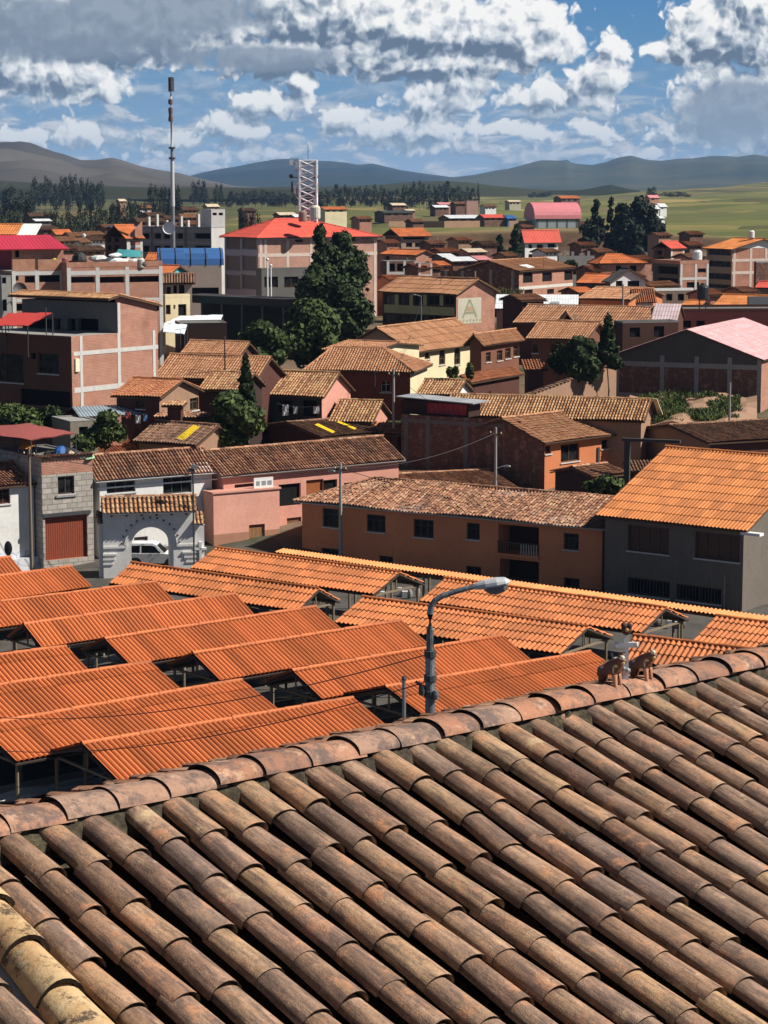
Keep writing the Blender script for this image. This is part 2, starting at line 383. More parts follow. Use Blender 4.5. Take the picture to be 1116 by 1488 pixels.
# ------------------------------------------------------------------ tiled and corrugated roof planes
def sheet(mb, O, eu, ev, poly, m, period=.25, amp=.055, course=.42, step=.03, nsub=6, prof='tile', jit=0., vjit=0., sag=0.):
    O = np.array(O, float); eu = np.array(eu, float); ev = np.array(ev, float); n = np.cross(eu, ev); n /= np.linalg.norm(n)
    if n[2] < 0: n = -n
    P = np.array(poly, float); umin, umax = P[:,0].min(), P[:,0].max()
    nc = max(2, int(round((umax-umin)/period)*nsub)); us = np.linspace(umin, umax, nc+1)
    lo = np.full(nc+1, 1e9); hi = np.full(nc+1, -1e9)
    for i in range(len(P)):
        a, b = P[i], P[(i+1) % len(P)]
        if abs(a[0]-b[0]) < 1e-9:
            k = np.abs(us-a[0]) < 1e-6
            lo[k] = np.minimum(lo[k], min(a[1], b[1])); hi[k] = np.maximum(hi[k], max(a[1], b[1])); continue
        k = (us >= min(a[0], b[0])-1e-9) & (us <= max(a[0], b[0])+1e-9)
        v = a[1]+(b[1]-a[1])*(us[k]-a[0])/(b[0]-a[0]); lo[k] = np.minimum(lo[k], v); hi[k] = np.maximum(hi[k], v)
    ph = np.arange(nc+1)/nsub
    col = np.floor(ph+1e-6).astype(int)
    if prof == 'tile':      # round cover tiles over dark channels
        t = (ph % 1.0); h = amp*np.where(t < .62, np.sqrt(np.maximum(0, 1-((t-.31)/.31)**2)), -.25*np.sin((t-.62)/.38*math.pi))
    elif prof == 'rib': h = amp*np.abs(np.cos(math.pi*ph))**.75
    elif prof == 'wave': h = amp*(.5-.5*np.cos(2*math.pi*ph))
    else: h = amp*np.where((ph % 1.0) < .28, 1.0, 0.0)
    ncol = col.max()+2; vmin, vmax = lo.min(), hi.max(); K = int(math.ceil((vmax-vmin)/course))
    sh = rng.uniform(-1, 1, ncol)*vjit; V = []; UV = []; Fc = []; c = 0
    jj = rng.normal(0, 1, (ncol, K+2))*jit
    for k in range(K):
        s_ = sh[col]
        v0 = np.clip(vmin+k*course+(s_ if k else 0), lo, hi); v1 = np.clip(vmin+(k+1)*course+s_, lo, hi)
        d = jj[col, k]; so = np.sin(us*.55+O[0])*np.sin(v0*.8+1.3)*sag
        a = O+np.outer(us, eu)+np.outer(v0, ev)+np.outer(h+step+d+so, n)
        so1 = np.sin(us*.55+O[0])*np.sin(v1*.8+1.3)*sag
        b = O+np.outer(us, eu)+np.outer(v1, ev)+np.outer(h*(.86 if prof == 'tile' else 1)+d*.6+so1, n)
        ok = ((v1-v0)[:-1] > 1e-4) | ((v1-v0)[1:] > 1e-4); ix = np.nonzero(ok)[0]
        if not len(ix): continue
        m_ = nc+1; V += [a, b]; UV += [np.c_[ph+.001, np.full(m_, k+.02)], np.c_[ph+.001, np.full(m_, k+.98)]]
        # keep tile ids constant over a face: use the left edge for both
        Fc.append(np.c_[c+ix, c+ix+1, c+m_+ix+1, c+m_+ix]); c += 2*m_
    if not V: return
    V = np.vstack(V); UV = np.vstack(UV); Fc = np.vstack(Fc)
    # orient upwards
    a, b, d = V[Fc[0,0]], V[Fc[0,1]], V[Fc[0,3]]
    if np.dot(np.cross(b-a, d-a), n) < 0: Fc = Fc[:, ::-1]
    mb.arr(V, Fc, UV, m)

def ridge_caps(mb, a, b, m, r=.12, seg=.42, n=6):
    a, b = Vector(a), Vector(b); L = (b-a).length
    if L < .3: return
    K = max(1, int(L/seg)); d = (b-a)/K; w = d.normalized().cross(Vector((0,0,1)))
    w = Vector((1,0,0)) if w.length < 1e-3 else w.normalized(); up = w.cross(d.normalized())
    for k in range(K):
        p = a+d*k; q = p+d*1.06; j = random.uniform(-.012, .012)
        for i in range(n):
            t0, t1 = math.pi*i/n, math.pi*(i+1)/n; P = []
            for (c, rr, t) in ((p, r, t0), (p, r, t1), (q, r*.84, t1), (q, r*.84, t0)):
                P.append(c+w*(rr*math.cos(t))+up*(rr*math.sin(t)+j-.02))
            mb.face(P, m, [(k+.5, 900.5)]*4)

SPEC = {'old': dict(m='old'), 'brown': dict(m='brown'), 'tan': dict(m='tan'), 'red': dict(m='red'), 'sunny': dict(m='sunny')}
def roof_geo(root, ex, O, W, Dp, zt, rf, dist, over):
    """ex = 0: ridge along local x, 1: ridge along local y.  O = footprint origin (local), zt = wall top."""
    ty = rf.get('t', 'gx'); h = rf['h']; il, ir = rf.get('il', 0.), rf.get('ir', 0.); kind = rf.get('m', 'old')
    e1, e2 = Vector((1,0,0)), Vector((0,1,0)); O = Vector((O[0], O[1], zt))
    if ty in ('gy', 'my'): O = O+Vector((W,0,0)); e1, e2 = Vector((0,1,0)), Vector((-1,0,0)); W, Dp = Dp, W
    half = Dp/2 if ty in ('gx', 'gy') else Dp
    if 'half' in rf: half = rf['half']
    sl = math.sqrt(half**2+h**2); k = sl/half; ov = over*k                        # slope length per run
    if isinstance(kind, str):
        m = tiles(kind); far = dist > 215
        ps = dict(period=.25 if not far else .30, amp=.095 if not far else .10, course=.42 if not far else 1.2, step=.035, nsub=6 if not far else 4, prof='tile', jit=.009 if not far else .006, vjit=.10, sag=.05)
    else:
        m = kind; ps = dict(period=.25 if dist < 200 else .32, amp=.055, course=1.15, step=.014, nsub=6 if dist < 200 else 4, prof='wave', jit=.002, vjit=.0, sag=.012)
    ps.update(rf.get('ps', {}))
    mb = MB(); dk = MB(); dm = rf.get('deck', WOOD)
    upf = (e2*half+Vector((0,0,h))).normalized()
    o1 = O-e1*over-upf*ov                                                        # front eave corner, overhang included
    ll, lr = il*1., ir*1.
    fu = [(0,0), (W+2*over,0), (W+2*over-(lr+over if ir else 0), sl+ov), ((ll+over if il else 0), sl+ov)]
    sheet(mb, o1, e1, upf, fu, m, **ps)
    lift = Vector((0,0,-.05))
    def plane(o, a, b, poly): dk.slab([o+a*u+b*v+lift for u, v in poly], .09, dm)
    plane(o1, e1, upf, fu)
    r0 = O+e2*half+Vector((0,0,h+.05)); ra = r0+e1*(il if il else -over); rb = r0+e1*(W-ir if ir else W+over)
    if ty in ('gx', 'gy'):
        hb = Dp-half; slb = math.sqrt(hb**2+h**2); upb = (-e2*hb+Vector((0,0,h))).normalized(); ovb = over*slb/hb
        o2 = O+e2*Dp-e1*over-upb*ovb
        pb = [(0,0), (W+2*over,0), (W+2*over-(lr+over if ir else 0), slb+ovb), ((ll+over if il else 0), slb+ovb)]
        sheet(mb, o2, e1, upb, pb, m, **ps); plane(o2, e1, upb, pb)
        for (ins, sgn, base) in ((il, 1, O), (ir, -1, O+e1*W)):
            if not ins: continue
            se = math.sqrt(ins**2+h**2); upe = (e1*sgn*ins+Vector((0,0,h))).normalized(); oe = over*se/ins
            o3 = base-e2*over-upe*oe; pe = [(0,0), (Dp+2*over,0), (half+over, se+oe)]
            sheet(mb, o3, e2, upe, pe, m, **ps); plane(o3, e2, upe, pe)
            tip = r0+e1*(il if sgn > 0 else W-ir)
            for s2 in (-over, Dp+over):
                cc = base+e2*s2-e1*sgn*over; cc.z = zt-ov*upf.z+.05; ridge_caps(mb, cc, tip, m, r=.11 if isinstance(kind, str) else .09)
        if rf.get('cap', True): ridge_caps(mb, ra, rb, m, r=.13 if isinstance(kind, str) else .12, seg=.42 if isinstance(kind, str) else .9)
    rt = mb.build(rf.get('name', 'roof'), root); dk.build('roof_deck', rt)
    return rt

WDIR = {'F': (Vector((1,0,0)), Vector((0,-1,0))), 'R': (Vector((0,1,0)), Vector((1,0,0))), 'B': (Vector((-1,0,0)), Vector((0,1,0))), 'L': (Vector((0,-1,0)), Vector((-1,0,0)))}
class House:
    """frame: world origin (x, y) of the near corner at the base, yaw of local x; footprint W x Dp, walls from z0 to z1 (world)"""
    def __init__(s, name, label, cat, ox, oy, yaw, W, Dp, z1, z0=None, group=None, parent=None):
        s.yaw = yaw; c, si = math.cos(yaw), math.sin(yaw); s.W, s.Dp = W, Dp
        if z0 is None:
            z0 = min(ground(ox+c*a-si*b, oy+si*a+c*b) for a in (0, W) for b in (0, Dp))-.4
        s.o = Vector((ox, oy, z0)); s.z0, s.z1 = z0, z1; s.h = z1-z0
        s.root = thing(name, label, cat, s.o, yaw, group); s.M = Matrix.Translation(s.o) @ Matrix.Rotation(yaw, 4, 'Z'); s.Mi = s.M.inverted()
        s.dist = s.o.y; s.wins = {k: [] for k in 'FRBL'}; s.fr = MB(); s.ex = []
    def start(s, w): return {'F': Vector((0,0,0)), 'R': Vector((s.W,0,0)), 'B': Vector((s.W,s.Dp,0)), 'L': Vector((0,s.Dp,0))}[w]
    def length(s, w): return s.W if w in 'FB' else s.Dp
    def uz(s, w, x, y):
        c = s.Mi @ CAM; d = (s.Mi.to_3x3() @ ray(x, y)); st = s.start(w); t, n = WDIR[w]
        k = (st-c).dot(n)/d.dot(n); p = c+d*k; return (p-st).dot(t), p.z
    def rect(s, w, x0, x1, y0, y1):
        ym, xm = (y0+y1)/2, (x0+x1)/2
        a, b = s.uz(w, x0, ym)[0], s.uz(w, x1, ym)[0]; c, d = s.uz(w, xm, y0)[1], s.uz(w, xm, y1)[1]
        return min(a, b), max(a, b), min(c, d), max(c, d)
    def win(s, w, x0, x1, y0, y1, kind='win', **kw):
        u0, u1, v0, v1 = s.rect(w, x0, x1, y0, y1); L = s.length(w)
        u0, u1 = max(u0, .06), min(u1, L-.06); v0, v1 = max(v0, .05), min(v1, s.h-.08)
        if u1-u0 > .1 and v1-v0 > .1: s.wins[w].append((u0, u1, v0, v1, kind, kw))
        return s
    def P(s, w, u, z, d): t, n = WDIR[w]; return s.start(w)+t*u+n*d+Vector((0,0,z))
    def pbox(s, mb, w, u0, u1, z0, z1, d0, d1, m):
        c = [s.P(w, *q) for q in ((u0,z0,d1),(u1,z0,d1),(u1,z0,d0),(u0,z0,d0),(u0,z1,d1),(u1,z1,d1),(u1,z1,d0),(u0,z1,d0))]
        mb.hexa(c, m)
    def box(s, name, w, x0, x1, y0, y1, d0, d1, m, label=None, parent=None):
        u0, u1, v0, v1 = s.rect(w, x0, x1, y0, y1)
        mb = MB(); s.pbox(mb, w, u0, u1, v0, v1, d0, d1, m); return mb.build(name, parent or s.root, label=label)
    def col(s, w, x, y=None, wd=.3, m=CONCL, top=None, d=.035):
        u = s.uz(w, x, y if y else 500)[0] if x is not None else 0
        u = min(max(u, wd/2), s.length(w)-wd/2); s.pbox(s.fr, w, u-wd/2, u+wd/2, 0, s.h-.01 if top is None else top, -.05, d, m); return s
    def beam(s, w, x, y, th=.3, m=CONCL, d=.03, u0=None, u1=None):
        z = s.uz(w, x, y)[1]; s.pbox(s.fr, w, -.0 if u0 is None else u0, s.length(w) if u1 is None else u1, z-th/2, z+th/2, -.05, d, m); return s
    def walls(s, mats, apex=None, split=None, name='wall'):
        """mats: dict wall -> material; apex: dict wall -> height above wall top (gable); split: dict wall -> (z, lower material)"""
        s.mats = mats
        mb = MB()
        for w in 'FRBL':
            m = mats.get(w, mats['*']); L, H = s.length(w), s.h; ws = s.wins[w]
            us = sorted({0., L, *[q[0] for q in ws], *[q[1] for q in ws]}); zs = {0., H, *[q[2] for q in ws], *[q[3] for q in ws]}
            sp = (split or {}).get(w)
            if sp: zs.add(min(max(sp[0], .01), H-.01))
            zs = sorted(zs)
            for i in range(len(us)-1):
                for j in range(len(zs)-1):
                    uc, zc = (us[i]+us[i+1])/2, (zs[j]+zs[j+1])/2
                    if us[i+1]-us[i] < 1e-5 or zs[j+1]-zs[j] < 1e-5: continue
                    if any(q[0] < uc < q[1] and q[2] < zc < q[3] for q in ws): continue
                    mm = sp[1] if sp and zc < sp[0] else m
                    mb.face([s.P(w, us[i], zs[j], 0), s.P(w, us[i+1], zs[j], 0), s.P(w, us[i+1], zs[j+1], 0), s.P(w, us[i], zs[j+1], 0)], mm)
            for (u0, u1, z0, z1, kind, kw) in ws:
                dp = -kw.get('depth', .2)
                for a, b in (((u0,z0),(u1,z0)),((u1,z0),(u1,z1)),((u1,z1),(u0,z1)),((u0,z1),(u0,z0))):
                    mb.face([s.P(w, b[0], b[1], 0), s.P(w, a[0], a[1], 0), s.P(w, a[0], a[1], dp), s.P(w, b[0], b[1], dp)], m)
            if apex and w in apex:
                ap = apex[w]; hh, f = ap if isinstance(ap, tuple) else (ap, .5)
                mb.face([s.P(w, 0, H, 0), s.P(w, L, H, 0), s.P(w, L*f, H+hh, 0)], m)
        s.wall = mb.build(name, s.root)
        for w in 'FRBL':
            for q in s.wins[w]: s.window(w, *q)
        s.fr.build('concrete_frame', s.root)
        return s
    def window(s, w, u0, u1, z0, z1, kind, kw):
        dp = -kw.get('depth', .2); fm = kw.get('fm', WOOD); near = s.dist < 225
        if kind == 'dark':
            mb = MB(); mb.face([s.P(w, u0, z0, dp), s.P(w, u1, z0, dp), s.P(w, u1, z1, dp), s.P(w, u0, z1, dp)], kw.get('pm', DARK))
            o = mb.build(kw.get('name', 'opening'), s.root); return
        fw = min(.09, (u1-u0)*.14); mb = MB(); d0, d1 = dp, dp+.07
        if kind in ('door', 'garage'):
            m = kw.get('dm', WOOD); n = max(2, int((u1-u0)/(.16 if kind == 'garage' else .3))); g = (u1-u0)/n
            for i in range(n): s.pbox(mb, w, u0+g*i+.012, u0+g*(i+1)-.012, z0, z1, dp, dp+.05, m)
            s.pbox(mb, w, u0, u1, z0, z1, dp-.02, dp+.02, m)
            o = mb.build('garage_door' if kind == 'garage' else 'door', s.root)
            if kind == 'door':
                k = MB(); k.ellips(s.P(w, u1-.14, z0+(z1-z0)*.48, dp+.08), (.035,.035,.035), METAL, 6, 4); k.build('handle', o)
            return
        for a in ((u0,u0+fw,z0,z1),(u1-fw,u1,z0,z1),(u0+fw,u1-fw,z0,z0+fw),(u0+fw,u1-fw,z1-fw,z1)): s.pbox(mb, w, *a, d0, d1, fm)
        nx, nz = kw.get('nx', 2), kw.get('nz', 2)
        for i in range(1, nx): c = u0+(u1-u0)*i/nx; s.pbox(mb, w, c-fw*.35, c+fw*.35, z0+fw, z1-fw, d0, d1-.01, fm)
        for i in range(1, nz): c = z0+(z1-z0)*(.66 if nz == 2 else i/nz); s.pbox(mb, w, u0+fw, u1-fw, c-fw*.3, c+fw*.3, d0, d1-.015, fm)
        if kind == 'bars':
            n = max(3, int((u1-u0)/.22))
            for i in range(1, n): c = u0+(u1-u0)*i/n; s.pbox(mb, w, c-.02, c+.02, z0, z1, -.04, 0.0, STEEL)
        if kind == 'arch':      # pointed arch infill in the upper corners
            um = (u0+u1)/2; hh = (u1-u0)*.8; K = 5
            for sg in (-1, 1):
                ue = u0 if sg < 0 else u1; pts = []
                for i in range(K+1):
                    t = i/K; pts.append((ue-sg*(abs(ue-um))*(1-math.cos(t*math.pi/2)), z1-hh+hh*math.sin(t*math.pi/2)))
                for i in range(K):
                    a, b = pts[i], pts[i+1]; q = [s.P(w, a[0], a[1], .012), s.P(w, b[0], b[1], .012), s.P(w, ue, b[1], .012), s.P(w, ue, a[1], .012)]
                    mb.face(q if sg > 0 else q[::-1], s.mats.get(w, s.mats['*']))
        if near and kw.get('sill', True): s.pbox(mb, w, u0-.08, u1+.08, z0-.09, z0-.005, -.02, .09, CONCL)
        pm = kw.get('pm', glass()); tgt = MB() if near else mb
        tgt.face([s.P(w, u0, z0, dp+.02), s.P(w, u1, z0, dp+.02), s.P(w, u1, z1, dp+.02), s.P(w, u0, z1, dp+.02)], pm)
        o = mb.build('window', s.root)
        if near: tgt.build('pane', o)
    def roof(s, rf, over=.45):
        if rf['t'] == 'flat':
            mb = MB(); hp = rf.get('h', .5); t = .16; m = rf.get('m', CONC)
            mb.face([(0,0,s.h-.02),(s.W,0,s.h-.02),(s.W,s.Dp,s.h-.02),(0,s.Dp,s.h-.02)], m)
            if hp > .03:
                for w in 'FRBL': L = s.length(w); s.pbox(mb, w, -.02 if w in 'FB' else t-.02, L+.02 if w in 'FB' else L-t+.02, s.h, s.h+hp, -t, .02, rf.get('pm', m))
            mb.build('roof_slab', s.root)
        elif rf['t'] in ('mx', 'my', 'gx', 'gy'):
            roof_geo(s.root, 0, (0, 0), s.W, s.Dp, s.h, rf, s.dist, over)
        return s
def apexof(rf):
    if rf['t'] == 'gx': a = {'L': rf['h'], 'R': rf['h']}; 
    elif rf['t'] == 'gy': a = {'F': rf['h'], 'B': rf['h']}
    elif rf['t'] == 'mx': a = {'L': (rf['h'], 0.), 'R': (rf['h'], 1.)}
    elif rf['t'] == 'my': a = {'B': (rf['h'], 1.), 'F': (rf['h'], 0.)}
    else: return {}
    if rf.get('il'): a.pop('L' if rf['t'] == 'gx' else 'F', None)
    if rf.get('ir'): a.pop('R' if rf['t'] == 'gx' else 'B', None)
    return a

DIAG = False
def gab(name, label, A, B, C, h, D=None, ze=None, over=.4, z0=None, cat='house', group=None, hl=0, hr=0, t='gx', m='old', dmul=1., az=None, **rk):
    """house traced from its roof: A, B = left and right eave corners, C = ridge above A (pixels), h = rise"""
    if D is not None: a = at(A[0], A[1], D); ze = a.z
    else: a = atz(A[0], A[1], ze)
    best = None; dC = ray(C[0], C[1]); qa = a-CAM; h0 = h
    for azd in (np.arange(28, 150, 1.0) if az is None else [az]):          # the direction of the eave that explains both ridge and eave with a plausible pitch
        ex = Vector((math.sin(R(azd)), math.cos(R(azd)), 0)); ey = Vector((-ex.y, ex.x, 0))
        q = B[0]-558; W = (q*(a.y*CP-qa.z*SP)-a.x*F_)/(ex.x*F_-q*ex.y*CP)
        if W < .8 or W > 40: continue
        bp = proj(a+ex*W)
        # a + ey*run + z*h on the ray through C
        M2 = Matrix(((ey.x, 0, -dC.x), (ey.y, 0, -dC.y), (0, 1, -dC.z)))
        if abs(M2.determinant()) < 1e-6: continue
        run, hh_, _t = M2.inverted() @ (-qa)
        if run < .7 or hh_ < .12: continue
        cost = ((hh_/run-.40)/.16)**2+((bp[1]-B[1])/2.2)**2+((hh_-h0)/.7)**2+(max(0, run-8)/2)**2+((abs(azd-90)-35)/60)**2
        if best is None or cost < best[0]: best = (cost, azd, W, run, hh_)
    if best: _, azd, W, run, h = best
    else: azd, W, run = 90, (B[0]-A[0])*a.y/F_, h/.4
    ex = Vector((math.sin(R(azd)), math.cos(R(azd)), 0)); ey = Vector((-ex.y, ex.x, 0))
    if DIAG: print('GAB %-50s az=%.0f run=%.1f h=%.1f/%.1f W=%.1f cost=%.1f'%(label[:50], azd, run, h, h0, W, best[0] if best else 99))
    if t == 'gx': Dp = 2*run*dmul
    else: Dp = run
    yaw = math.atan2(ex.y, ex.x); o = a+ex*over+ey*over; Wi, Di = W-2*over, Dp-(2*over if t == 'gx' else over)
    sl = h/run; z1 = ze+over*sl; hh = h-over*sl
    H = House(name, label, cat, o.x, o.y, yaw, Wi, max(Di, .5), z1, z0, group)
    rf = dict(t=t, h=hh, m=m); rf.update(rk)
    if hl: rf['il'] = hl
    if hr: rf['ir'] = hr
    H.rf = rf; H.over = over
    return H
def boxh(name, label, K, xl, xr, D, az=35., z0=None, cat='house', group=None, Lmax=60, azl=None):
    """house traced from its near vertical corner: K = (x, y of wall top), left face reaches xl, right face reaches xr; az = direction of the right face, degrees right of straight ahead"""
    k = at(K[0], K[1], D)
    dr = Vector((math.sin(R(az)), math.cos(R(az)), 0)); dl = Vector((-dr.y, dr.x, 0))
    def solve(d, x):
        # (k.x+L dx) F = (x-558)*((k.y+L dy)CP-(k.z-CH)SP)
        q = x-558; return ((q*(k.y*CP-(k.z-CH)*SP))-k.x*F_)/(d.x*F_-q*d.y*CP)
    W = min(abs(solve(dr, xr)), Lmax); L = min(abs(solve(dl, xl)), Lmax)
    H = House(name, label, cat, k.x, k.y, math.atan2(dr.y, dr.x), max(W, .6), max(L, .6), k.z, z0, group)
    return H
def fin(H, mats, rf=None, over=None, split=None):
    rf = rf or H.rf; H.walls(mats, apexof(rf), split); H.roof(rf, H.over if over is None and hasattr(H, 'over') else (over if over is not None else .35)); return H

# ------------------------------------------------------------------ trees
def leafmat(c=(.035,.055,.018), name='foliage'):
    k = ('lf', c)
    if k in _mc: return _mc[k]
    m, N, b = mat_base(name); g = N.new('ShaderNodeNewGeometry'); r = g.outputs['Random Per Island']; tc = N.new('ShaderNodeTexCoord')
    n = N.noise(tc.outputs['Object'], .9, 4, .6)
    f = N.m('ADD', N.m('MULTIPLY', r, .55), N.m('MULTIPLY', n, .5))
    N.l.new(N.ramp(f, [(.2, [v*.45 for v in c]), (.5, c), (.85, (c[0]*2.1, c[1]*1.9, c[2]*1.5))]), b.inputs['Base Color'])
    b.inputs['Roughness'].default_value = .75; b.inputs['Specular IOR Level'].default_value = .2
    _mc[k] = m; return m
BARK = plain((.12,.095,.07), .9, name='bark')
def crown_mesh(lobes, n, size, m, name='crown', droop=.0):
    """lobes: (cx,cy,cz,rx,ry,rz); leaf clumps spread through each lobe's volume"""
    vol = np.array([l[3]*l[4]*l[5] for l in lobes])**.75; cnt = np.maximum(8, (n*vol/vol.sum()).astype(int)); V = []
    for l, k in zip(lobes, cnt):
        d = rng.normal(size=(k, 3)); d /= np.linalg.norm(d, axis=1)[:, None]; r = rng.uniform(.25, 1.0, (k, 1))**.45
        r *= 1+.18*np.sin(d[:, :1]*5+l[0])*np.cos(d[:, 2:]*6+l[1])
        c = np.array(l[:3])+d*r*np.array(l[3:])
        nrm = d+rng.normal(size=(k, 3))*.55; nrm /= np.linalg.norm(nrm, axis=1)[:, None]
        t = np.cross(nrm, rng.normal(size=(k, 3))); t /= np.linalg.norm(t, axis=1)[:, None]; b = np.cross(nrm, t)
        s = size*rng.uniform(.5, 1.35, (k, 1)); b2 = b*rng.uniform(.35, .8, (k, 1))
        q = np.stack([c-t*s, c+b2*s-t*s*.1, c+t*s, c-b2*s+t*s*.15], 1); V.append(q.reshape(-1, 3))
    V = np.vstack(V); nf = len(V)//4
    me = bpy.data.meshes.new(name); me.vertices.add(len(V)); me.vertices.foreach_set('co', V.ravel().astype(np.float32))
    me.loops.add(nf*4); me.loops.foreach_set('vertex_index', np.arange(nf*4, dtype=np.int32)); me.polygons.add(nf)
    me.polygons.foreach_set('loop_start', np.arange(0, nf*4, 4, dtype=np.int32)); me.polygons.foreach_set('loop_total', np.full(nf, 4, dtype=np.int32))
    me.materials.append(m); me.update(calc_edges=True); return me
def trunk_mesh(h, r, lobes, m=BARK):
    mb = MB(); top = h; mb.tube([(0,0,-.5),(.02*h,0,h*.35),(-.01*h,.01*h,h*.7),(0,0,h)], [r, r*.8, r*.5, r*.15], m, 7)
    for l in lobes[:7]:
        z = max(h*.15, min(l[2]-l[5]*.6, h*.8)); mb.tube([(0,0,z), (l[0]*.5, l[1]*.5, (z+l[2])/2), (l[0], l[1], l[2])], [r*.4, r*.25, r*.08], m, 5)
    return mb
def tree(name, label, px, ybase, ytop, wpx, D, shape='round', n=1500, leaf=.28, c=(.03,.045,.016), group=None, cat='tree', seed=1, zb=None, lean=0.):
    rs = random.Random(seed*77+5); s = F_/D; top = at(px, ytop, D); z0 = ground(top.x, D)-.1 if zb is None else zb
    H = top.z-z0; w = wpx/s/2; lobes = []
    cb = max(top.z-(ybase-ytop)/s-z0, .1)          # crown bottom above ground
    ch = H-cb
    if shape == 'round':
        for k in range(13):
            a = rs.uniform(0, 6.28); t = rs.uniform(0, 1); rr = w*.62*math.sin(math.pi*(.15+.75*t)); q = rs.uniform(.3, .5)
            lobes.append((rr*math.cos(a), rr*math.sin(a), cb+ch*(.12+.72*t), w*q, w*q, min(ch*.26, w*q)))
        lobes.append((0, 0, cb+ch*.5, w*.55, w*.55, ch*.4))
        lobes.append((0, 0, H-ch*.14, w*.35, w*.35, ch*.14))
    elif shape == 'tall':      # eucalyptus: stacked uneven clumps
        for k in range(20):
            t = (k+rs.random())/20; a = rs.uniform(0, 6.28); rr = w*(.72*(1-t)**.7+.10)*rs.uniform(.3, 1); q = w*rs.uniform(.30, .46)*(1.1-.55*t)
            lobes.append((rr*math.cos(a)+lean*t*H, rr*math.sin(a), cb+ch*(.06+.88*t), q, q, q*rs.uniform(.9, 1.5)))
    elif shape == 'cone':
        for k in range(16):
            t = (k+.5)/16; a = k*2.4; rr = w*(1-t)*.55; q = w*(.18+.42*(1-t))
            lobes.append((rr*math.cos(a), rr*math.sin(a), cb+ch*t*.95, q, q, ch*.07+q*.3))
    else:                       # bush
        for k in range(10):
            a = rs.uniform(0, 6.28); rr = w*.7*rs.random()**.5; q = rs.uniform(.25, .45)
            lobes.append((rr*math.cos(a), rr*math.sin(a), cb+ch*rs.uniform(.25, .8), w*q, w*q, ch*.3))
    root = thing(name, label, cat, (top.x, D, z0), rs.uniform(0, .4), group)
    me = crown_mesh(lobes, n, leaf, leafmat(c)); o = bpy.data.objects.new('crown', me); COL.objects.link(o); o.parent = root
    trunk_mesh(max(H*.85, .6), max(.06, w*.07), lobes).build('trunk', root, smooth=True)
    return root
# ================================================================== GROUND
def ground_mats():
    m, N, b = mat_base('ground'); tc = N.new('ShaderNodeTexCoord'); ob = tc.outputs['Object']; g = N.new('ShaderNodeNewGeometry')
    x, y, z = N.sep(ob)
    # fields: long narrow parcels
    w = N.vm('ADD', ob, N.vm('MULTIPLY', N.vm('SUBTRACT', N.noise(ob, .0016, 3, .5, out=1), (.5,.5,.5)), (420, 420, 0)))
    rot = N.new('ShaderNodeMapping'); N.l.new(w, rot.inputs[0]); rot.inputs['Rotation'].default_value = (0, 0, R(14))
    def parcels(wd, ht, sd):
        t = N.new('ShaderNodeTexBrick'); N.l.new(N.vm('ADD', rot.outputs[0], (sd*37., sd*53., 0)), t.inputs['Vector']); t.inputs['Scale'].default_value = 1
        t.inputs['Brick Width'].default_value = wd; t.inputs['Row Height'].default_value = ht; t.inputs['Mortar Size'].default_value = 1.2
        t.inputs['Color1'].default_value = (0,0,0,1); t.inputs['Color2'].default_value = (1,1,1,1); t.inputs['Mortar'].default_value = (.1,.1,.1,1); t.offset = .37
        return t.outputs['Color']
    f1 = parcels(150, 62, 1.); f2 = parcels(90, 105, 2.3)
    f = N.m('ADD', N.m('MULTIPLY', f1, .6), N.m('MULTIPLY', f2, .4))
    fc = N.ramp(f, [(0, (.040,.048,.018)), (.2, (.075,.095,.028)), (.36, (.12,.135,.035)), (.48, (.20,.175,.055)), (.58, (.060,.085,.022)), (.68, (.34,.25,.09)), (.78, (.12,.095,.05)), (.88, (.16,.16,.05)), (.95, (.38,.29,.12))], 'CONSTANT')
    fc = N.mix(.32, fc, (.185,.155,.058)); fc = N.mix(N.m('MULTIPLY', N.smap(N.noise(ob, .03, 6, .65), .45, .8), .5), fc, (.06,.065,.026))
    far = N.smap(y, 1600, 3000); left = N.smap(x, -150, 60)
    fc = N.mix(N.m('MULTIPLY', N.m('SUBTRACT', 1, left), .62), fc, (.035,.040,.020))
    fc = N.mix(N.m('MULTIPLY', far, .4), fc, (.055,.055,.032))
    dirt = N.mix(N.smap(N.noise(ob, .25, 6, .7), .35, .7), (.13,.085,.055), (.19,.14,.10)); dirt = N.mix(N.smap(N.noise(ob, .06, 4, .6), .5, .62), dirt, (.045,.055,.022))
    pave = N.mix(N.smap(N.noise(ob, .5, 6, .7), .35, .7), (.060,.056,.050), (.115,.105,.095))
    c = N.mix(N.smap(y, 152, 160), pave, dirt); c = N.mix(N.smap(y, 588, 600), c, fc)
    nz = N.sep(g.outputs['Normal'])[2]; bank = N.mix(N.smap(N.noise(ob, .12, 6, .7), .35, .7), (.050,.030,.018), (.13,.08,.045))
    c = N.mix(N.m('MULTIPLY', N.smap(nz, .992, .975), N.smap(y, 566, 576)), c, bank)
    N.l.new(c, b.inputs['Base Color']); b.inputs['Roughness'].default_value = .95; b.inputs['Specular IOR Level'].default_value = .1
    return m
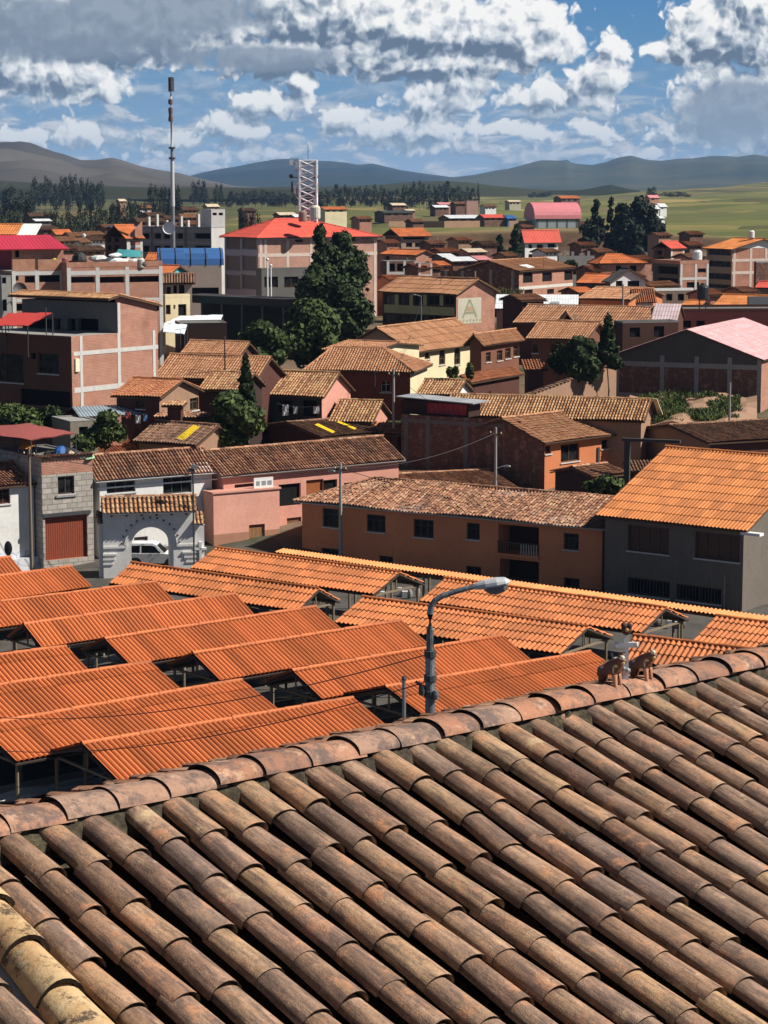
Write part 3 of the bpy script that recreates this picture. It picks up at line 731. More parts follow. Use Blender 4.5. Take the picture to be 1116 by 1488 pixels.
def build_ground():
    mb = MB(); m = ground_mats()
    ys = list(np.r_[np.linspace(-60, 80, 15), np.linspace(90, 600, 86), np.geomspace(620, 12800, 62)])
    px = np.r_[np.linspace(-2600, -400, 8), np.linspace(-300, 1500, 61), np.linspace(1600, 4000, 8)]
    V = []; UV = []
    for Y in ys:
        for p in px:
            e = 60 if Y < 300 else 0
            X = (p-558)/3234*max(Y, 40)*(1 if Y > 300 else 1+ (300-Y)/120)
            z = ground(X, Y); 
            if Y > 200: z += (math.sin(X*.021+1)*math.cos(Y*.013)+math.sin(X*.053+Y*.03))*min(1.2, (Y-200)/500)
            V.append((X, Y, z)); UV.append((X, Y))
    n = len(px); Fq = [(j*n+i, j*n+i+1, (j+1)*n+i+1, (j+1)*n+i) for j in range(len(ys)-1) for i in range(n-1)]
    mb.arr(V, Fq, UV, m); o = mb.build('ground', smooth=True); o['kind'] = 'structure'
build_ground()

# distant ranges, real relief
from mathutils import noise as mnoise
def hill(name, pts, D, depth, c1, c2, ybase=276.5, rough=1., seed=0, rav=900., front=None, group=None):
    """pts: skyline (pixel x, y); D: distance of the crest; slopes fall towards the viewer over `depth`"""
    m, N, b = mat_base(name+'_slope'); tc = N.new('ShaderNodeTexCoord'); ob = tc.outputs['Object']; g = N.new('ShaderNodeNewGeometry')
    n1 = N.noise(ob, .0011, 8, .62); n2 = N.noise(ob, .008, 6, .65)
    c = N.mix(N.smap(n1, .38, .66), c1, c2); c = N.mix(N.m('MULTIPLY', N.smap(n2, .5, .72), .5), c, [v*.55 for v in c1])
    N.l.new(c, b.inputs['Base Color']); b.inputs['Roughness'].default_value = 1; b.inputs['Specular IOR Level'].default_value = 0
    xs = np.linspace(pts[0][0], pts[-1][0], 260); cr = np.interp(xs, [p[0] for p in pts], [p[1] for p in pts])
    K = 26; V = []; UV = []
    for j in range(K+8):
        t = j/(K-1); Y = D-depth+depth*t
        for i, x in enumerate(xs):
            X = (x-558)/3234*Y; top = CH-(cr[i]-275)/3234*D; base = CH-(ybase-275)/3234*(D-depth)
            e = min((x-pts[0][0])/60., (pts[-1][0]-x)/60., 1.) if front else 1.
            p = Vector((X/rav+seed*9.1, Y/rav, seed*3.7)); rg = 1-abs(mnoise.noise(p))*2; rg += .5*(1-abs(mnoise.noise(p*2.3))*2); rg += .25*mnoise.noise(p*5.1)
            f = min(t, 1.)**.9; z = base+(top-base)*(f+ (rg-.9)*.20*rough*math.sin(math.pi*min(t, 1.))**.7)
            if t > 1: z = top-(top-base)*(t-1)*2.2
            if j == 0: z = min(z, base-8)
            V.append((X, Y, z)); UV.append((X, Y))
    n = len(xs); Fq = [(j*n+i, j*n+i+1, (j+1)*n+i+1, (j+1)*n+i) for j in range(K+7) for i in range(n-1)]
    mb = MB(); mb.arr(V, Fq, UV, m); o = mb.build(name, smooth=True); o['kind'] = 'structure'; return o
hill('distant_mountains', [(-700,262),(-200,250),(100,258),(240,266),(290,252),(322,246),(345,242),(370,237),(400,232),(432,230.5),(455,234),(480,234.5),(505,237),(520,240),(542,238),(555,241),(580,247),(620,253),(660,258),(720,262),(800,268),(900,272)],
     9500, 3600, (.018,.030,.036), (.035,.042,.036), seed=1, rough=1.3)
hill('mountain_range', [(560,270),(610,264),(640,260),(690,254),(720,248),(742,245),(765,239),(785,234.5),(812,235),(824,233),(832,238),(860,240),(880,236),(896,230),(915,226.5),(926,229),(940,233),(962,234),(985,231),(1005,231),(1030,228),(1050,227.5),(1070,229),(1095,225),(1120,229),(1200,238),(1400,230),(1900,250)],
     8200, 3600, (.035,.050,.045), (.085,.088,.060), seed=2, rough=1.25, rav=1100)
hill('brown_mountain', [(-900,240),(-400,215),(-120,222),(-40,212),(10,206.5),(30,208),(62,217),(90,225),(118,233),(140,233),(162,229.5),(178,233),(205,242),(240,249),(262,253),(300,262),(340,270),(420,275),(500,276)],
     4600, 2000, (.055,.050,.045), (.125,.110,.090), seed=3, rough=1.5, rav=420)
hill('grassy_ridge', [(330,276),(380,272),(450,271),(520,270),(560,268),(600,264),(640,263),(680,265),(720,270),(770,275),(800,277)], 3300, 700, (.030,.034,.018), (.055,.055,.028), seed=4, rough=.3, rav=500)
hill('dark_knoll', [(800,278),(845,276),(862,273),(876,270),(888,268.5),(900,271),(915,275),(930,277)], 3100, 500, (.022,.028,.014), (.03,.035,.018), seed=5, rough=.3)
hill('left_slope', [(-700,262),(-200,258),(0,262),(60,265),(130,268),(200,271),(300,272),(420,274),(470,277)], 2900, 900, (.030,.032,.018), (.05,.048,.026), seed=6, rough=.4, rav=500)

# ================================================================== NEAR ROOF (church annexe below the viewpoint)
def near_roof():
    rd = ray(4266, 275); rd.z = 0; rd.normalize()
    up = ray(-2410, -1103).normalized(); up = (up-rd*up.dot(rd)).normalized(); dn = -up; nn = rd.cross(up).normalized()
    if nn.z < 0: nn = -nn
    Z0 = 10.7; d = ray(620, 1086); P0 = CAM+d*Z0           # ridge line of the tile plane
    root = thing('roofed_building', 'old weathered barrel-tile roof in the foreground with a lichen-spotted ridge', 'roof', (P0.x, P0.y, 12.0)); Mi = Matrix.Translation(-Vector(root.location))
    L = lambda p: Mi @ p
    def uv_of(x, y, lift=0.):
        dd = ray(x, y); o = P0+nn*lift; t = (o-CAM).dot(nn)/dd.dot(nn); p = CAM+dd*t-P0; return p.dot(rd), p.dot(dn)
    # tile material
    m, N, b = mat_base('weathered_tile'); g = N.new('ShaderNodeNewGeometry'); r = g.outputs['Random Per Island']; tc = N.new('ShaderNodeTexCoord'); uv = tc.outputs['UV']; ob = tc.outputs['Object']
    wn = N.new('ShaderNodeTexWhiteNoise', noise_dimensions='1D'); N.l.new(N.m('MULTIPLY', r, 91.7), wn.inputs['W']); r2 = wn.outputs['Value']
    ofs = N.comb(N.m('MULTIPLY', r, 40.), N.m('MULTIPLY', r2, 40.), r)
    c = N.ramp(r, [(0,(.20,.115,.08)),(.14,(.36,.215,.13)),(.28,(.26,.175,.13)),(.45,(.42,.25,.145)),(.6,(.24,.165,.13)),(.74,(.36,.20,.12)),(.87,(.48,.31,.17)),(1,(.33,.20,.13))])
    strk = N.noise(N.vm('ADD', N.vm('MULTIPLY', uv, (9, 1.3, 1)), ofs), 3.2, 7, .72)        # streaks along the tile
    c = N.mix(N.m('MULTIPLY', N.smap(strk, .45, .62), .85), c, (.115,.078,.066))
    strk2 = N.noise(N.vm('ADD', N.vm('MULTIPLY', uv, (6, .9, 1)), N.vm('ADD', ofs, (7,3,1))), 2.6, 6, .7)
    c = N.mix(N.m('MULTIPLY', N.smap(strk2, .52, .72), .7), c, (.72,.46,.31))
    pat = N.noise(N.vm('ADD', ob, ofs), 7.5, 6, .7)
    c = N.mix(N.m('MULTIPLY', N.smap(pat, .55, .66), .75), c, (.56,.27,.14))                # worn orange spots
    pat2 = N.noise(N.vm('ADD', ob, N.vm('ADD', ofs, (3,9,4))), 5., 7, .75)
    c = N.mix(N.m('MULTIPLY', N.smap(pat2, .59, .68), .8), c, (.58,.42,.25))                # pale lichen
    pat3 = N.noise(ob, 2.2, 7, .78); c = N.mix(N.m('MULTIPLY', N.smap(pat3, .50, .66), .62), c, (.088,.062,.054))
    fn = N.noise(ob, 60, 5, .75); c = N.mix(N.m('MULTIPLY', N.smap(fn, .5, .72), .55), c, (.06,.042,.032))
    N.l.new(c, b.inputs['Base Color']); b.inputs['Roughness'].default_value = .82; b.inputs['Specular IOR Level'].default_value = .25
    bump(N, b, N.m('ADD', N.m('ADD', fn, N.m('MULTIPLY', strk, 1.5)), N.noise(ob, 180, 3, .7)), .55, .008)
    TM = m
    # ridge tiles: pinker, flaky
    m, N, b = mat_base('ridge_tile'); g = N.new('ShaderNodeNewGeometry'); r = g.outputs['Random Per Island']; tc = N.new('ShaderNodeTexCoord'); ob = tc.outputs['Object']
    c = N.ramp(r, [(0,(.29,.15,.10)),(.5,(.42,.20,.12)),(1,(.34,.22,.16))])
    c = N.mix(N.m('MULTIPLY', N.smap(N.noise(ob, 5.5, 8, .78), .47, .57), .9), c, (.135,.10,.088))
    c = N.mix(N.m('MULTIPLY', N.smap(N.noise(ob, 9., 6, .75), .55, .66), .7), c, (.55,.36,.25))
    fn = N.noise(ob, 55, 5, .75); c = N.mix(N.m('MULTIPLY', N.smap(fn, .5, .75), .5), c, (.10,.065,.05))
    N.l.new(c, b.inputs['Base Color']); b.inputs['Roughness'].default_value = .9; b.inputs['Specular IOR Level'].default_value = .15; bump(N, b, fn, .5, .006)
    RM = m
    m, N, b = mat_base('lichen_tile'); tc = N.new('ShaderNodeTexCoord'); ob = tc.outputs['Object']
    n1 = N.noise(ob, 5, 8, .75); c = N.mix(N.smap(n1, .38, .56), (.44,.26,.12), (.54,.38,.20)); c = N.mix(N.m('MULTIPLY', N.smap(N.noise(ob, 8, 8, .8), .52, .60), .92), c, (.055,.035,.022))
    c = N.mix(N.m('MULTIPLY', N.smap(N.noise(ob, 11, 7, .8), .58, .66), .8), c, (.50,.47,.33))
    N.l.new(c, b.inputs['Base Color']); b.inputs['Roughness'].default_value = .9; bump(N, b, N.noise(ob, 40, 6, .75), .6, .01)
    LM = m
    m, N, b = mat_base('mud_mortar'); tc = N.new('ShaderNodeTexCoord'); ob = tc.outputs['Object']
    n1 = N.noise(ob, 16, 8, .8); c = N.ramp(n1, [(.35,(.022,.017,.012)),(.5,(.07,.055,.035)),(.62,(.13,.105,.055)),(.75,(.30,.24,.16))])
    N.l.new(c, b.inputs['Base Color']); b.inputs['Roughness'].default_value = 1; bump(N, b, n1, 1., .03)
    MM = m
    m, N, b = mat_base('dirt_and_gap_shade'); tc = N.new('ShaderNodeTexCoord'); n1 = N.noise(tc.outputs['Object'], 22, 6, .75)
    N.l.new(N.mix(N.smap(n1, .4, .75), (.012,.010,.008), (.05,.036,.026)), b.inputs['Base Color']); b.inputs['Roughness'].default_value = 1; b.inputs['Specular IOR Level'].default_value = .05; CMt = m  # dirty channel tone, darkened further to paint the shade between tiles
    def tile(mb, p, ax, side, nrm, r0, r1, ln, mat, th=.006, n=12, conc=False, sq=.98):
        """half-round tapered tile: p = lower end centre, ax = towards the upper end; wide (r0) at the lower end"""
        V = []; UV = []; Fc = []; wob = random.uniform(-.004, .004)
        for j in range(4):
            t = j/3; rr = r0+(r1-r0)*t; q = p+ax*(ln*t)
            for lay in (0, 1):
                for i in range(n+1):
                    a = math.pi*i/n; ca, sa = math.cos(a), math.sin(a)*(-1 if conc else 1); e = rr-th*lay+wob*math.sin(3*a)
                    v = q+side*(e*ca)+nrm*(e*sa*(sq if not conc else .8)); V.append(tuple(L(v))); UV.append((i/n*.25, t*.4))
        m_ = n+1; row = 2*m_
        for j in range(3):
            for i in range(n):
                a = j*row+i; Fc.append((a, a+1, a+row+1, a+row)); a = j*row+m_+i; Fc.append((a+1, a, a+row, a+row+1))
        base = len(V)
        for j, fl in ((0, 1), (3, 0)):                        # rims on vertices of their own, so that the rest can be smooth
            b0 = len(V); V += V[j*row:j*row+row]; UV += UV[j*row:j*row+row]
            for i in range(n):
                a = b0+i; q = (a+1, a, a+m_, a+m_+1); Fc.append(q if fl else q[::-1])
        mb.arr(V, Fc[:6*n], UV, mat); nv = len(V); mb.arr(V[base:], [tuple(i-base for i in q) for q in Fc[6*n:]], UV[base:], CMt)  # rims share the dark tone, painting the shade line at the joints
    P_, RL = .203, .305; ct, ch = MB(), MB()
    u_lo, u_hi = -7.5, 14.
    K = int((u_hi-u_lo)/P_)
    for k in range(K):
        u = u_lo+k*P_; du = random.uniform(-.01, .01); s0 = random.uniform(.085, .15)
        for j in range(42):
            s = s0+RL*(j+1)+random.uniform(-.018, .018); c0 = P0+rd*u+dn*s; x, y = proj(c0)
            if x < -1100 or x > 2700 or y > 2700: continue
            if (c0-CAM).y < 2.2: continue
            yw = random.gauss(0, .022); sx = random.gauss(0, .006)+du
            ax = (up*math.cos(yw)+rd*math.sin(yw)); tilt = .030+random.gauss(0, .010); ax = (ax-nn*tilt).normalized(); sd = ax.cross(nn).normalized(); n2 = sd.cross(ax)
            if n2.dot(nn) < 0: n2 = -n2
            k_ = random.uniform(.94, 1.06)
            tile(ct, c0+rd*sx+nn*(.068+random.gauss(0, .003)), ax, sd, n2, .076*k_, .064*k_, RL+.045, TM, sq=.80)
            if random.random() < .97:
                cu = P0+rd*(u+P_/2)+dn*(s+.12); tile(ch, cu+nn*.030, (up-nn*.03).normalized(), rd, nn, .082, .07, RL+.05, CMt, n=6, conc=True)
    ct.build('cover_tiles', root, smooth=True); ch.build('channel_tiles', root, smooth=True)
    # bed under the tiles, back slope and the walls that carry the roof
    bd = MB(); q = lambda u, s, l: L(P0+rd*u+dn*s+nn*l)
    bd.face([q(-7.7, 0, -.06), q(14.2, 0, -.06), q(14.2, 10.5, -.06), q(-7.7, 10.5, -.06)], MM)
    bk = (rd.cross(Vector((0,0,1)))); bk = -bk if bk.dot(dn) > 0 else bk; bk.z = 0; bk.normalize(); b2 = (bk*.95-Vector((0,0,.30))).normalized()
    qa = lambda u, s: L(P0+rd*u+b2*s-nn*.05)
    bd.face([qa(14.2, 0), qa(-7.7, 0), qa(-7.7, 4.2), qa(14.2, 4.2)], MM); bd.build('roof_bed', root)
    bs = MB(); sheet(bs, L(P0+rd*-7.6+b2*4.1+Vector((0,0,.02))), rd, -b2, [(0,0),(21.5,0),(21.5,3.9),(0,3.9)], tiles('old'), period=.212, amp=.075, course=.38, step=.03, nsub=6, jit=.006, vjit=.08)
    bs.build('rear_slope', root)
    wl = MB(); wm = stucco((.62,.58,.5,1), .4)
    for (s, dirv) in ((3.9, b2), (9.6, dn)):
        a, b_ = P0+rd*-7.2+dirv*s, P0+rd*13.8+dirv*s; a.z -= .12; b_.z -= .12; t = (bk*.25)
        wl.hexa([L(v) for v in (Vector((a.x,a.y,11.6))-t, Vector((b_.x,b_.y,11.6))-t, Vector((b_.x,b_.y,11.6))+t, Vector((a.x,a.y,11.6))+t, a-t, b_-t, b_+t, a+t)], wm)
    wl.build('wall', root)
    # mortar strip under the ridge tiles
    mo = MB(); us = np.arange(u_lo, u_hi, .045); sm = 8; V = []; UV = []
    for i, u in enumerate(us):
        for j in range(sm+1):
            t = j/sm; s = -.10+.31*t; hh = .085*math.sin(math.pi*min(1, max(0, t*.9+.05)))+.015
            ns = mnoise.noise(Vector((u*9, s*22, 3.)))*.035+mnoise.noise(Vector((u*27, s*45, 1.)))*.034
            V.append(tuple(q(u, s+mnoise.noise(Vector((u*6, 5., 0)))*.035*t, hh+ns))); UV.append((u, s))
    n = sm+1; Fq = [(i*n+j, (i+1)*n+j, (i+1)*n+j+1, i*n+j+1) for i in range(len(us)-1) for j in range(sm)]
    mo.arr(V, [f[::-1] for f in Fq], UV, MM); mo.build('mortar', root)
    rg = MB(); u = u_lo; i = 0
    while u < u_hi:
        step = random.uniform(.255, .280); p = P0+rd*u+nn*(.088+random.uniform(-.006, .006))+Vector((0,0,.0)); yw = random.gauss(0, .02)
        ax = (rd*math.cos(yw)+bk*math.sin(yw)+Vector((0,0,-.035))).normalized(); n_up = Vector((0,0,1))-ax*ax.z; n_up.normalize(); sd = ax.cross(n_up)
        tile(rg, p, ax, sd, n_up, .125, .112, step+.05, RM, th=.016, n=14, sq=.52); u += step; i += 1
    rg.build('ridge_tiles', root, smooth=True)
    # the lichen-covered hip running down in the lower left corner
    hp = MB(); ua, sa = uv_of(-12, 1335, .06); ub, sb = uv_of(165, 1560, .06)
    a = P0+rd*ua+dn*sa+nn*.07; b_ = P0+rd*ub+dn*sb+nn*.07; d = (a-b_).normalized(); Lh = (a-b_).length; ln = .30
    for i in range(-3, int(Lh/ln)+5):
        p = a-d*(ln*i)+nn*random.uniform(-.008, .008); ax = (d-nn*.06).normalized(); sd = ax.cross(nn).normalized(); n2 = sd.cross(ax); n2 = n2 if n2.dot(nn) > 0 else -n2
        tile(hp, p, ax, sd, n2, .104, .088, ln+.05, LM, th=.018, n=12)
    hp.build('hip_tiles', root, smooth=True)
    rl = MB(); sdv = d.cross(nn).normalized(); sdv = sdv if sdv.x < 0 else -sdv
    rl.face([L(v) for v in (a+d*.9, a+d*.9+sdv*1.6-Vector((0,0,.5)), b_-d*1.2+sdv*1.6-Vector((0,0,.5)), b_-d*1.2)], plain((.35,.36,.38), .6, name='grey_flashing')); rl.build('flashing', root)
    return P0, rd, dn, nn, L, uv_of, TM
P0, RD, DN, NN, _L, _uv, TM = near_roof()

# ------------------------------------------------------------------ ridge ornament: painted cross between two clay bulls
def ridge_point(x, lift=.20):
    best = min((abs(proj(P0+RD*u+NN*lift)[0]-x), u) for u in np.arange(-5, 13, .01))[1]; return P0+RD*best+NN*lift
def ornament():
    p = ridge_point(910, .14); yaw = math.atan2(RD.y, RD.x)
    cross = thing('ridge_cross', 'small silvery white cross standing on the ridge between two clay bulls', 'cross', p, R(-2)); wm = plain((.62,.64,.66), .45, name='silvery_paint')
    mb = MB()
    mb.hexa([Vector(v) for v in [(-.018,-.012,-.05),(.018,-.012,-.05),(.018,.012,-.05),(-.018,.012,-.05),(-.014,-.010,.37),(.014,-.010,.37),(.014,.010,.37),(-.014,.010,.37)]], wm)
    mb.build('upright', cross)
    mb = MB(); mb.hexa([Vector(v) for v in [(-.062,-.011,.262),(.062,-.011,.266),(.062,.011,.266),(-.062,.011,.262),(-.062,-.011,.300),(.062,-.011,.304),(.062,.011,.304),(-.062,.011,.300)]], wm)
    for s in (-1, 1): mb.ellips((s*.064, 0, .283), (.012,.014,.025), wm, 8, 5)
    mb.build('crossbar', cross)
    mb = MB(); cm = plain((.075,.035,.03), .8, name='dark_clay'); mb.ellips((0,0,.405), (.034,.028,.048), cm, 10, 7); mb.ellips((-.018,-.01,.44), (.018,.018,.022), cm, 8, 5); mb.ellips((.02,-.01,.435), (.018,.018,.02), cm, 8, 5)
    mb.ellips((0,-.03,.405), (.012,.006,.016), plain((.45,.25,.08), .6, name='ochre_paint'), 8, 5); mb.build('finial', cross, smooth=True, weld=True)
    mb = MB(); ln = plain((.42,.43,.45), .4, .3, 'pewter_paint')
    for (x, z, r) in ((-.045,.15,.018),(-.07,.175,.013),(-.03,.19,.012),(-.055,.115,.014),(.012,.085,.017),(-.012,.10,.012)): mb.ellips((x,-.015,z), (r,r*.7,r*1.2), ln, 8, 6)
    mb.tube([(-.012,0,.05),(-.04,-.012,.12),(-.06,-.012,.19)], .006, ln, 6); mb.tube([(-.09,-.01,.22),(-.075,-.012,.13),(-.055,0,.06)], .005, STEEL, 6)
    mb.build('offerings', cross, smooth=True)
    cream = plain((.66,.60,.45), .6, name='cream_paint'); brown = plain((.15,.062,.036), .5, name='glazed_clay'); terra = plain((.50,.24,.14), .75, name='bare_clay'); gold = plain((.75,.62,.22), .5, name='yellow_paint')
    cross.scale = (.85, .85, .68)
    def bull(px, label, s=1.):
        q = ridge_point(px, .150); o = thing('bull_figurine', label, 'figurine', q, R(-38), 'clay bulls on the ridge')
        # one continuous skinned body
        vs = [(0,0,.115),(-.06,0,.105),(.055,0,.135),(.085,0,.185),(.125,-.012,.195),(.148,-.018,.172),
              (-.065,-.030,.06),(-.07,-.034,-.03),(-.065,.030,.06),(-.07,.034,-.03),(.055,-.030,.08),(.075,-.040,-.035),(.055,.032,.08),(.07,.038,-.03),(-.108,0,.10),(-.118,0,.035)]
        rs = [.048,.044,.050,.040,.030,.020,.026,.017,.026,.017,.024,.016,.024,.016,.014,.008]
        es = [(0,1),(0,2),(2,3),(3,4),(4,5),(1,6),(6,7),(1,8),(8,9),(2,10),(10,11),(2,12),(12,13),(1,14),(14,15)]
        me = bpy.data.meshes.new('body'); me.from_pydata([tuple(c*s for c in v) for v in vs], es, []); b = bpy.data.objects.new('body', me); COL.objects.link(b); b.parent = o
        md = b.modifiers.new('skin', 'SKIN')
        for i, r in enumerate(rs): me.skin_vertices[0].data[i].radius = (r*s, r*s)
        me.skin_vertices[0].data[0].use_root = True
        b.modifiers.new('sub', 'SUBSURF').levels = 2; b.modifiers['sub'].render_levels = 2; me.materials.append(brown)
        dg = bpy.context.evaluated_depsgraph_get(); dg.update(); m2 = bpy.data.meshes.new_from_object(b.evaluated_get(dg)); b.modifiers.clear(); b.data = m2
        m2.materials.clear(); m2.materials.append(brown); m2.materials.append(terra)
        for f in m2.polygons: f.use_smooth = True; f.material_index = 1 if (f.center.x > .035*s and f.center.z < .075*s) else 0
        mb = MB()
        for y_ in (-.026, .022): mb.tube([(.105*s,y_*s*.6,.215*s),(.10*s,y_*s*1.5,.24*s),(.112*s,y_*s*1.7,.262*s)], [.008*s,.006*s,.002*s], brown, 6)
        mb.build('horns', b, smooth=True)
        gs_ = plain((.45,.42,.38), .6, name='grey_slip')
        for c_, r_, m_ in (((.118,-.020,.215),(.024,.020,.022),cream),((.133,-.028,.178),(.016,.012,.014),gold),((.075,-.042,.150),(.020,.014,.012),gold),((.055,-.043,.115),(.011,.012,.034),gs_),((-.05,-.040,.125),(.022,.012,.016),gs_)):
            mb = MB(); mb.ellips(tuple(v*s for v in c_), tuple(v*s for v in r_), m_, 8, 6); mb.build('painted_mark', b, smooth=True)
    bull(887, 'brown glazed clay bull on the ridge, left of the small cross', .66); bull(933, 'brown glazed clay bull on the ridge, right of the small cross', .64)
ornament()

# ------------------------------------------------------------------ street lamp rising behind the ridge
def street_lamp():
    D = 35; b = at(626, 1040, D); s = F_/D; z0 = ground(b.x, D)-.05; X = lambda x, y: Vector((at(x, y, D).x-b.x, 0, at(x, y, D).z-z0))
    o = thing('street_lamp', 'grey street lamp with a curved arm rising behind the foreground tiled ridge', 'street lamp', (b.x, D, z0))
    m, N, bb = mat_base('galvanised_pole'); tc = N.new('ShaderNodeTexCoord'); n = N.noise(N.vm('MULTIPLY', tc.outputs['Object'], (3,3,.8)), 3, 7, .75)
    N.l.new(N.ramp(n, [(.3,(.05,.055,.06)),(.5,(.16,.17,.18)),(.66,(.34,.35,.36)),(.8,(.30,.20,.12))]), bb.inputs['Base Color']); bb.inputs['Roughness'].default_value = .5; bb.inputs['Metallic'].default_value = .4
    PM = m
    mb = MB(); t = X(625, 948); mb.tube([(0,0,0),(t.x*.4,0,t.z*.6),(t.x,0,t.z)], [.10,.09,.080], PM, 14); mb.build('pole', o, smooth=True)
    mb = MB(); pts = [X(*q) for q in ((625,950),(625,915),(625,892),(627,880),(633,872),(643,866),(660,860),(678,855),(692,852))]
    mb.tube(pts, [.062,.060,.056,.052,.050,.048,.046,.044,.042], PM, 12); mb.build('arm', o, smooth=True)
    for z, r in ((X(625,950).z,.10),(X(625,985).z,.105),(X(625,1008).z,.108)): mb = MB(); mb.lathe([(r-.02,-.06),(r,-.05),(r,.05),(r-.02,.06)], (t.x*.8,0,z), STEEL, 12); mb.build('pole_band', o)
    # cobra head
    hd = MB(); hm = plain((.52,.53,.54), .45, .1, 'lamp_housing'); a, e = X(686, 854), X(741, 845); L = (e-a).length; ax = (e-a).normalized(); up = Vector((-ax.z,0,ax.x)); side = Vector((0,1,0)); prof = [(0,.03,.04,.02),(.12,.07,.065,.045),(.35,.10,.12,.06),(.65,.105,.15,.065),(.88,.085,.12,.05),(1,.03,.05,.015)]
    rings = []
    for (tt, hu, w, hd_) in prof:
        c = a+ax*(L*tt); rings.append([c+side*(w*math.cos(q))+up*((hu if math.sin(q) > 0 else hd_)*math.sin(q)) for q in [2*math.pi*i/14 for i in range(14)]])
    for i in range(len(rings)-1):
        for k in range(14):
            j = (k+1) % 14; hd.face([rings[i][k], rings[i+1][k], rings[i+1][j], rings[i][j]], hm)
    hd.face(rings[0], hm); hd.face(rings[-1][::-1], hm); h = hd.build('lamp_head', o, smooth=True)
    ln = MB(); lm = plain((.16,.17,.18), .15, name='lamp_lens')
    R2 = []
    for (tt, w, dz) in ((.30,.07,.05),(.42,.11,.12),(.62,.125,.15),(.82,.10,.12),(.93,.05,.06)):
        c = a+ax*(L*tt)-up*.03; R2.append([c+side*(w*math.cos(q))-up*(dz*math.sin(q)) for q in [math.pi*i/8 for i in range(9)]])
    for i in range(4):
        for k in range(8): ln.face([R2[i][k], R2[i+1][k], R2[i+1][k+1], R2[i][k+1]], lm)
    ln.build('lens', h, smooth=True)
    mb = MB(); mb.lathe([(0,-.09),(.05,-.08),(.055,0),(.05,.08),(0,.09)], X(613,1002)+Vector((0,-.05,0)), STEEL, 10); mb.build('insulator', o, smooth=True); mb = MB(); mb.lathe([(0,-.09),(.045,-.08),(.05,0),(.04,.07),(0,.08)], X(633,1008)+Vector((0,-.08,0)), PM, 10)
    mb.build('insulator', o, smooth=True); mb = MB(); mb.tube([X(604,990), X(612,996), X(620,1001)], .02, STEEL, 8); mb.build('bracket', o, smooth=True)
    q = at(587, 1045, 36); z1 = ground(q.x, 36)-.05; v = thing('thin_post', 'thin pale metal post beside the street lamp', 'post', (q.x, 36, z1)); zt = at(587, 988, 36).z-z1
    mb = MB(); mb.tube([(0,0,0),(0,0,zt)], .032, METAL, 8); mb.build('post', v, smooth=True); mb = MB(); mb.lathe([(.04,0),(.045,.02),(.03,.06),(0,.07)], (0,0,zt), STEEL, 8); mb.build('cap', v)
street_lamp()

# ================================================================== MARKET SHEDS
def shed(label, A, B, C, ze, h, group='tiled sheds in the market square', posts=True, gab_open='L', run=None, name='market_shed', mat=None, cap=True, ps=None):
    a, b, c = atz(*A, ze), atz(*B, ze), atz(*C, ze+h); ex = Vector((b.x-a.x, b.y-a.y, 0)); W = ex.length; ex.normalize(); ey = Vector((-ex.y, ex.x, 0)); rn = (c-a).dot(ey)
    if run: rn = run
    yaw = math.atan2(ex.y, ex.x); o = thing(name, label, 'market shed', (a.x, a.y, 0), yaw, group)
    zt = ze; K = max(2, int(round(W/3.6)))
    rf = dict(t='gx', h=h, m=mat or ORANGE, half=rn, deck=plain((.06,.04,.03), .9, name='old_wood'), cap=cap, ps=ps or dict(prof='rib', amp=.10, period=.25, course=2.3, step=.025, nsub=8))
    roof_geo(o, 0, (0, 0), W, 2*rn, zt, rf, 100, 0.)
    fr = MB(); tm = plain((.22,.17,.11), .85, name='pole_timber')
    for i in range(K+1):
        x = .25+(W-.5)*i/K
        for y in (.35, 2*rn-.35):
            p = MB(); p.tube([(x, y, -.3), (x, y, zt-.08)], .075, tm, 7); p.build('post', o, smooth=True)
        fr.box((x-.05, .1, zt-.16), (x+.05, 2*rn-.1, zt-.06), tm)
        fr.tube([(x, rn, zt-.1), (x, rn, zt+h-.12)], .05, tm, 6)
        for y0 in (.12, 2*rn-.12): fr.tube([(x, y0, zt-.04), (x, rn, zt+h-.16)], .045, tm, 5)
    for y in (.35, 2*rn-.35): fr.box((.05, y-.05, zt-.12), (W-.05, y+.05, zt-.02), tm)
    fr.build('timber_frame', o)
    # counters inside
    ct = MB(); tm2 = plain((.28,.26,.23), .8, name='stall_counter'); ct.box((.6, rn-.5, .75), (W-.6, rn+.5, .82), tm2)
    for i in range(K+1):
        x = .7+(W-1.4)*i/K; ct.box((x-.05, rn-.45, -.1), (x+.05, rn+.45, .75), tm2)
    ct.build('counter', o)
    return o
ZE, HR = 2.75, .98
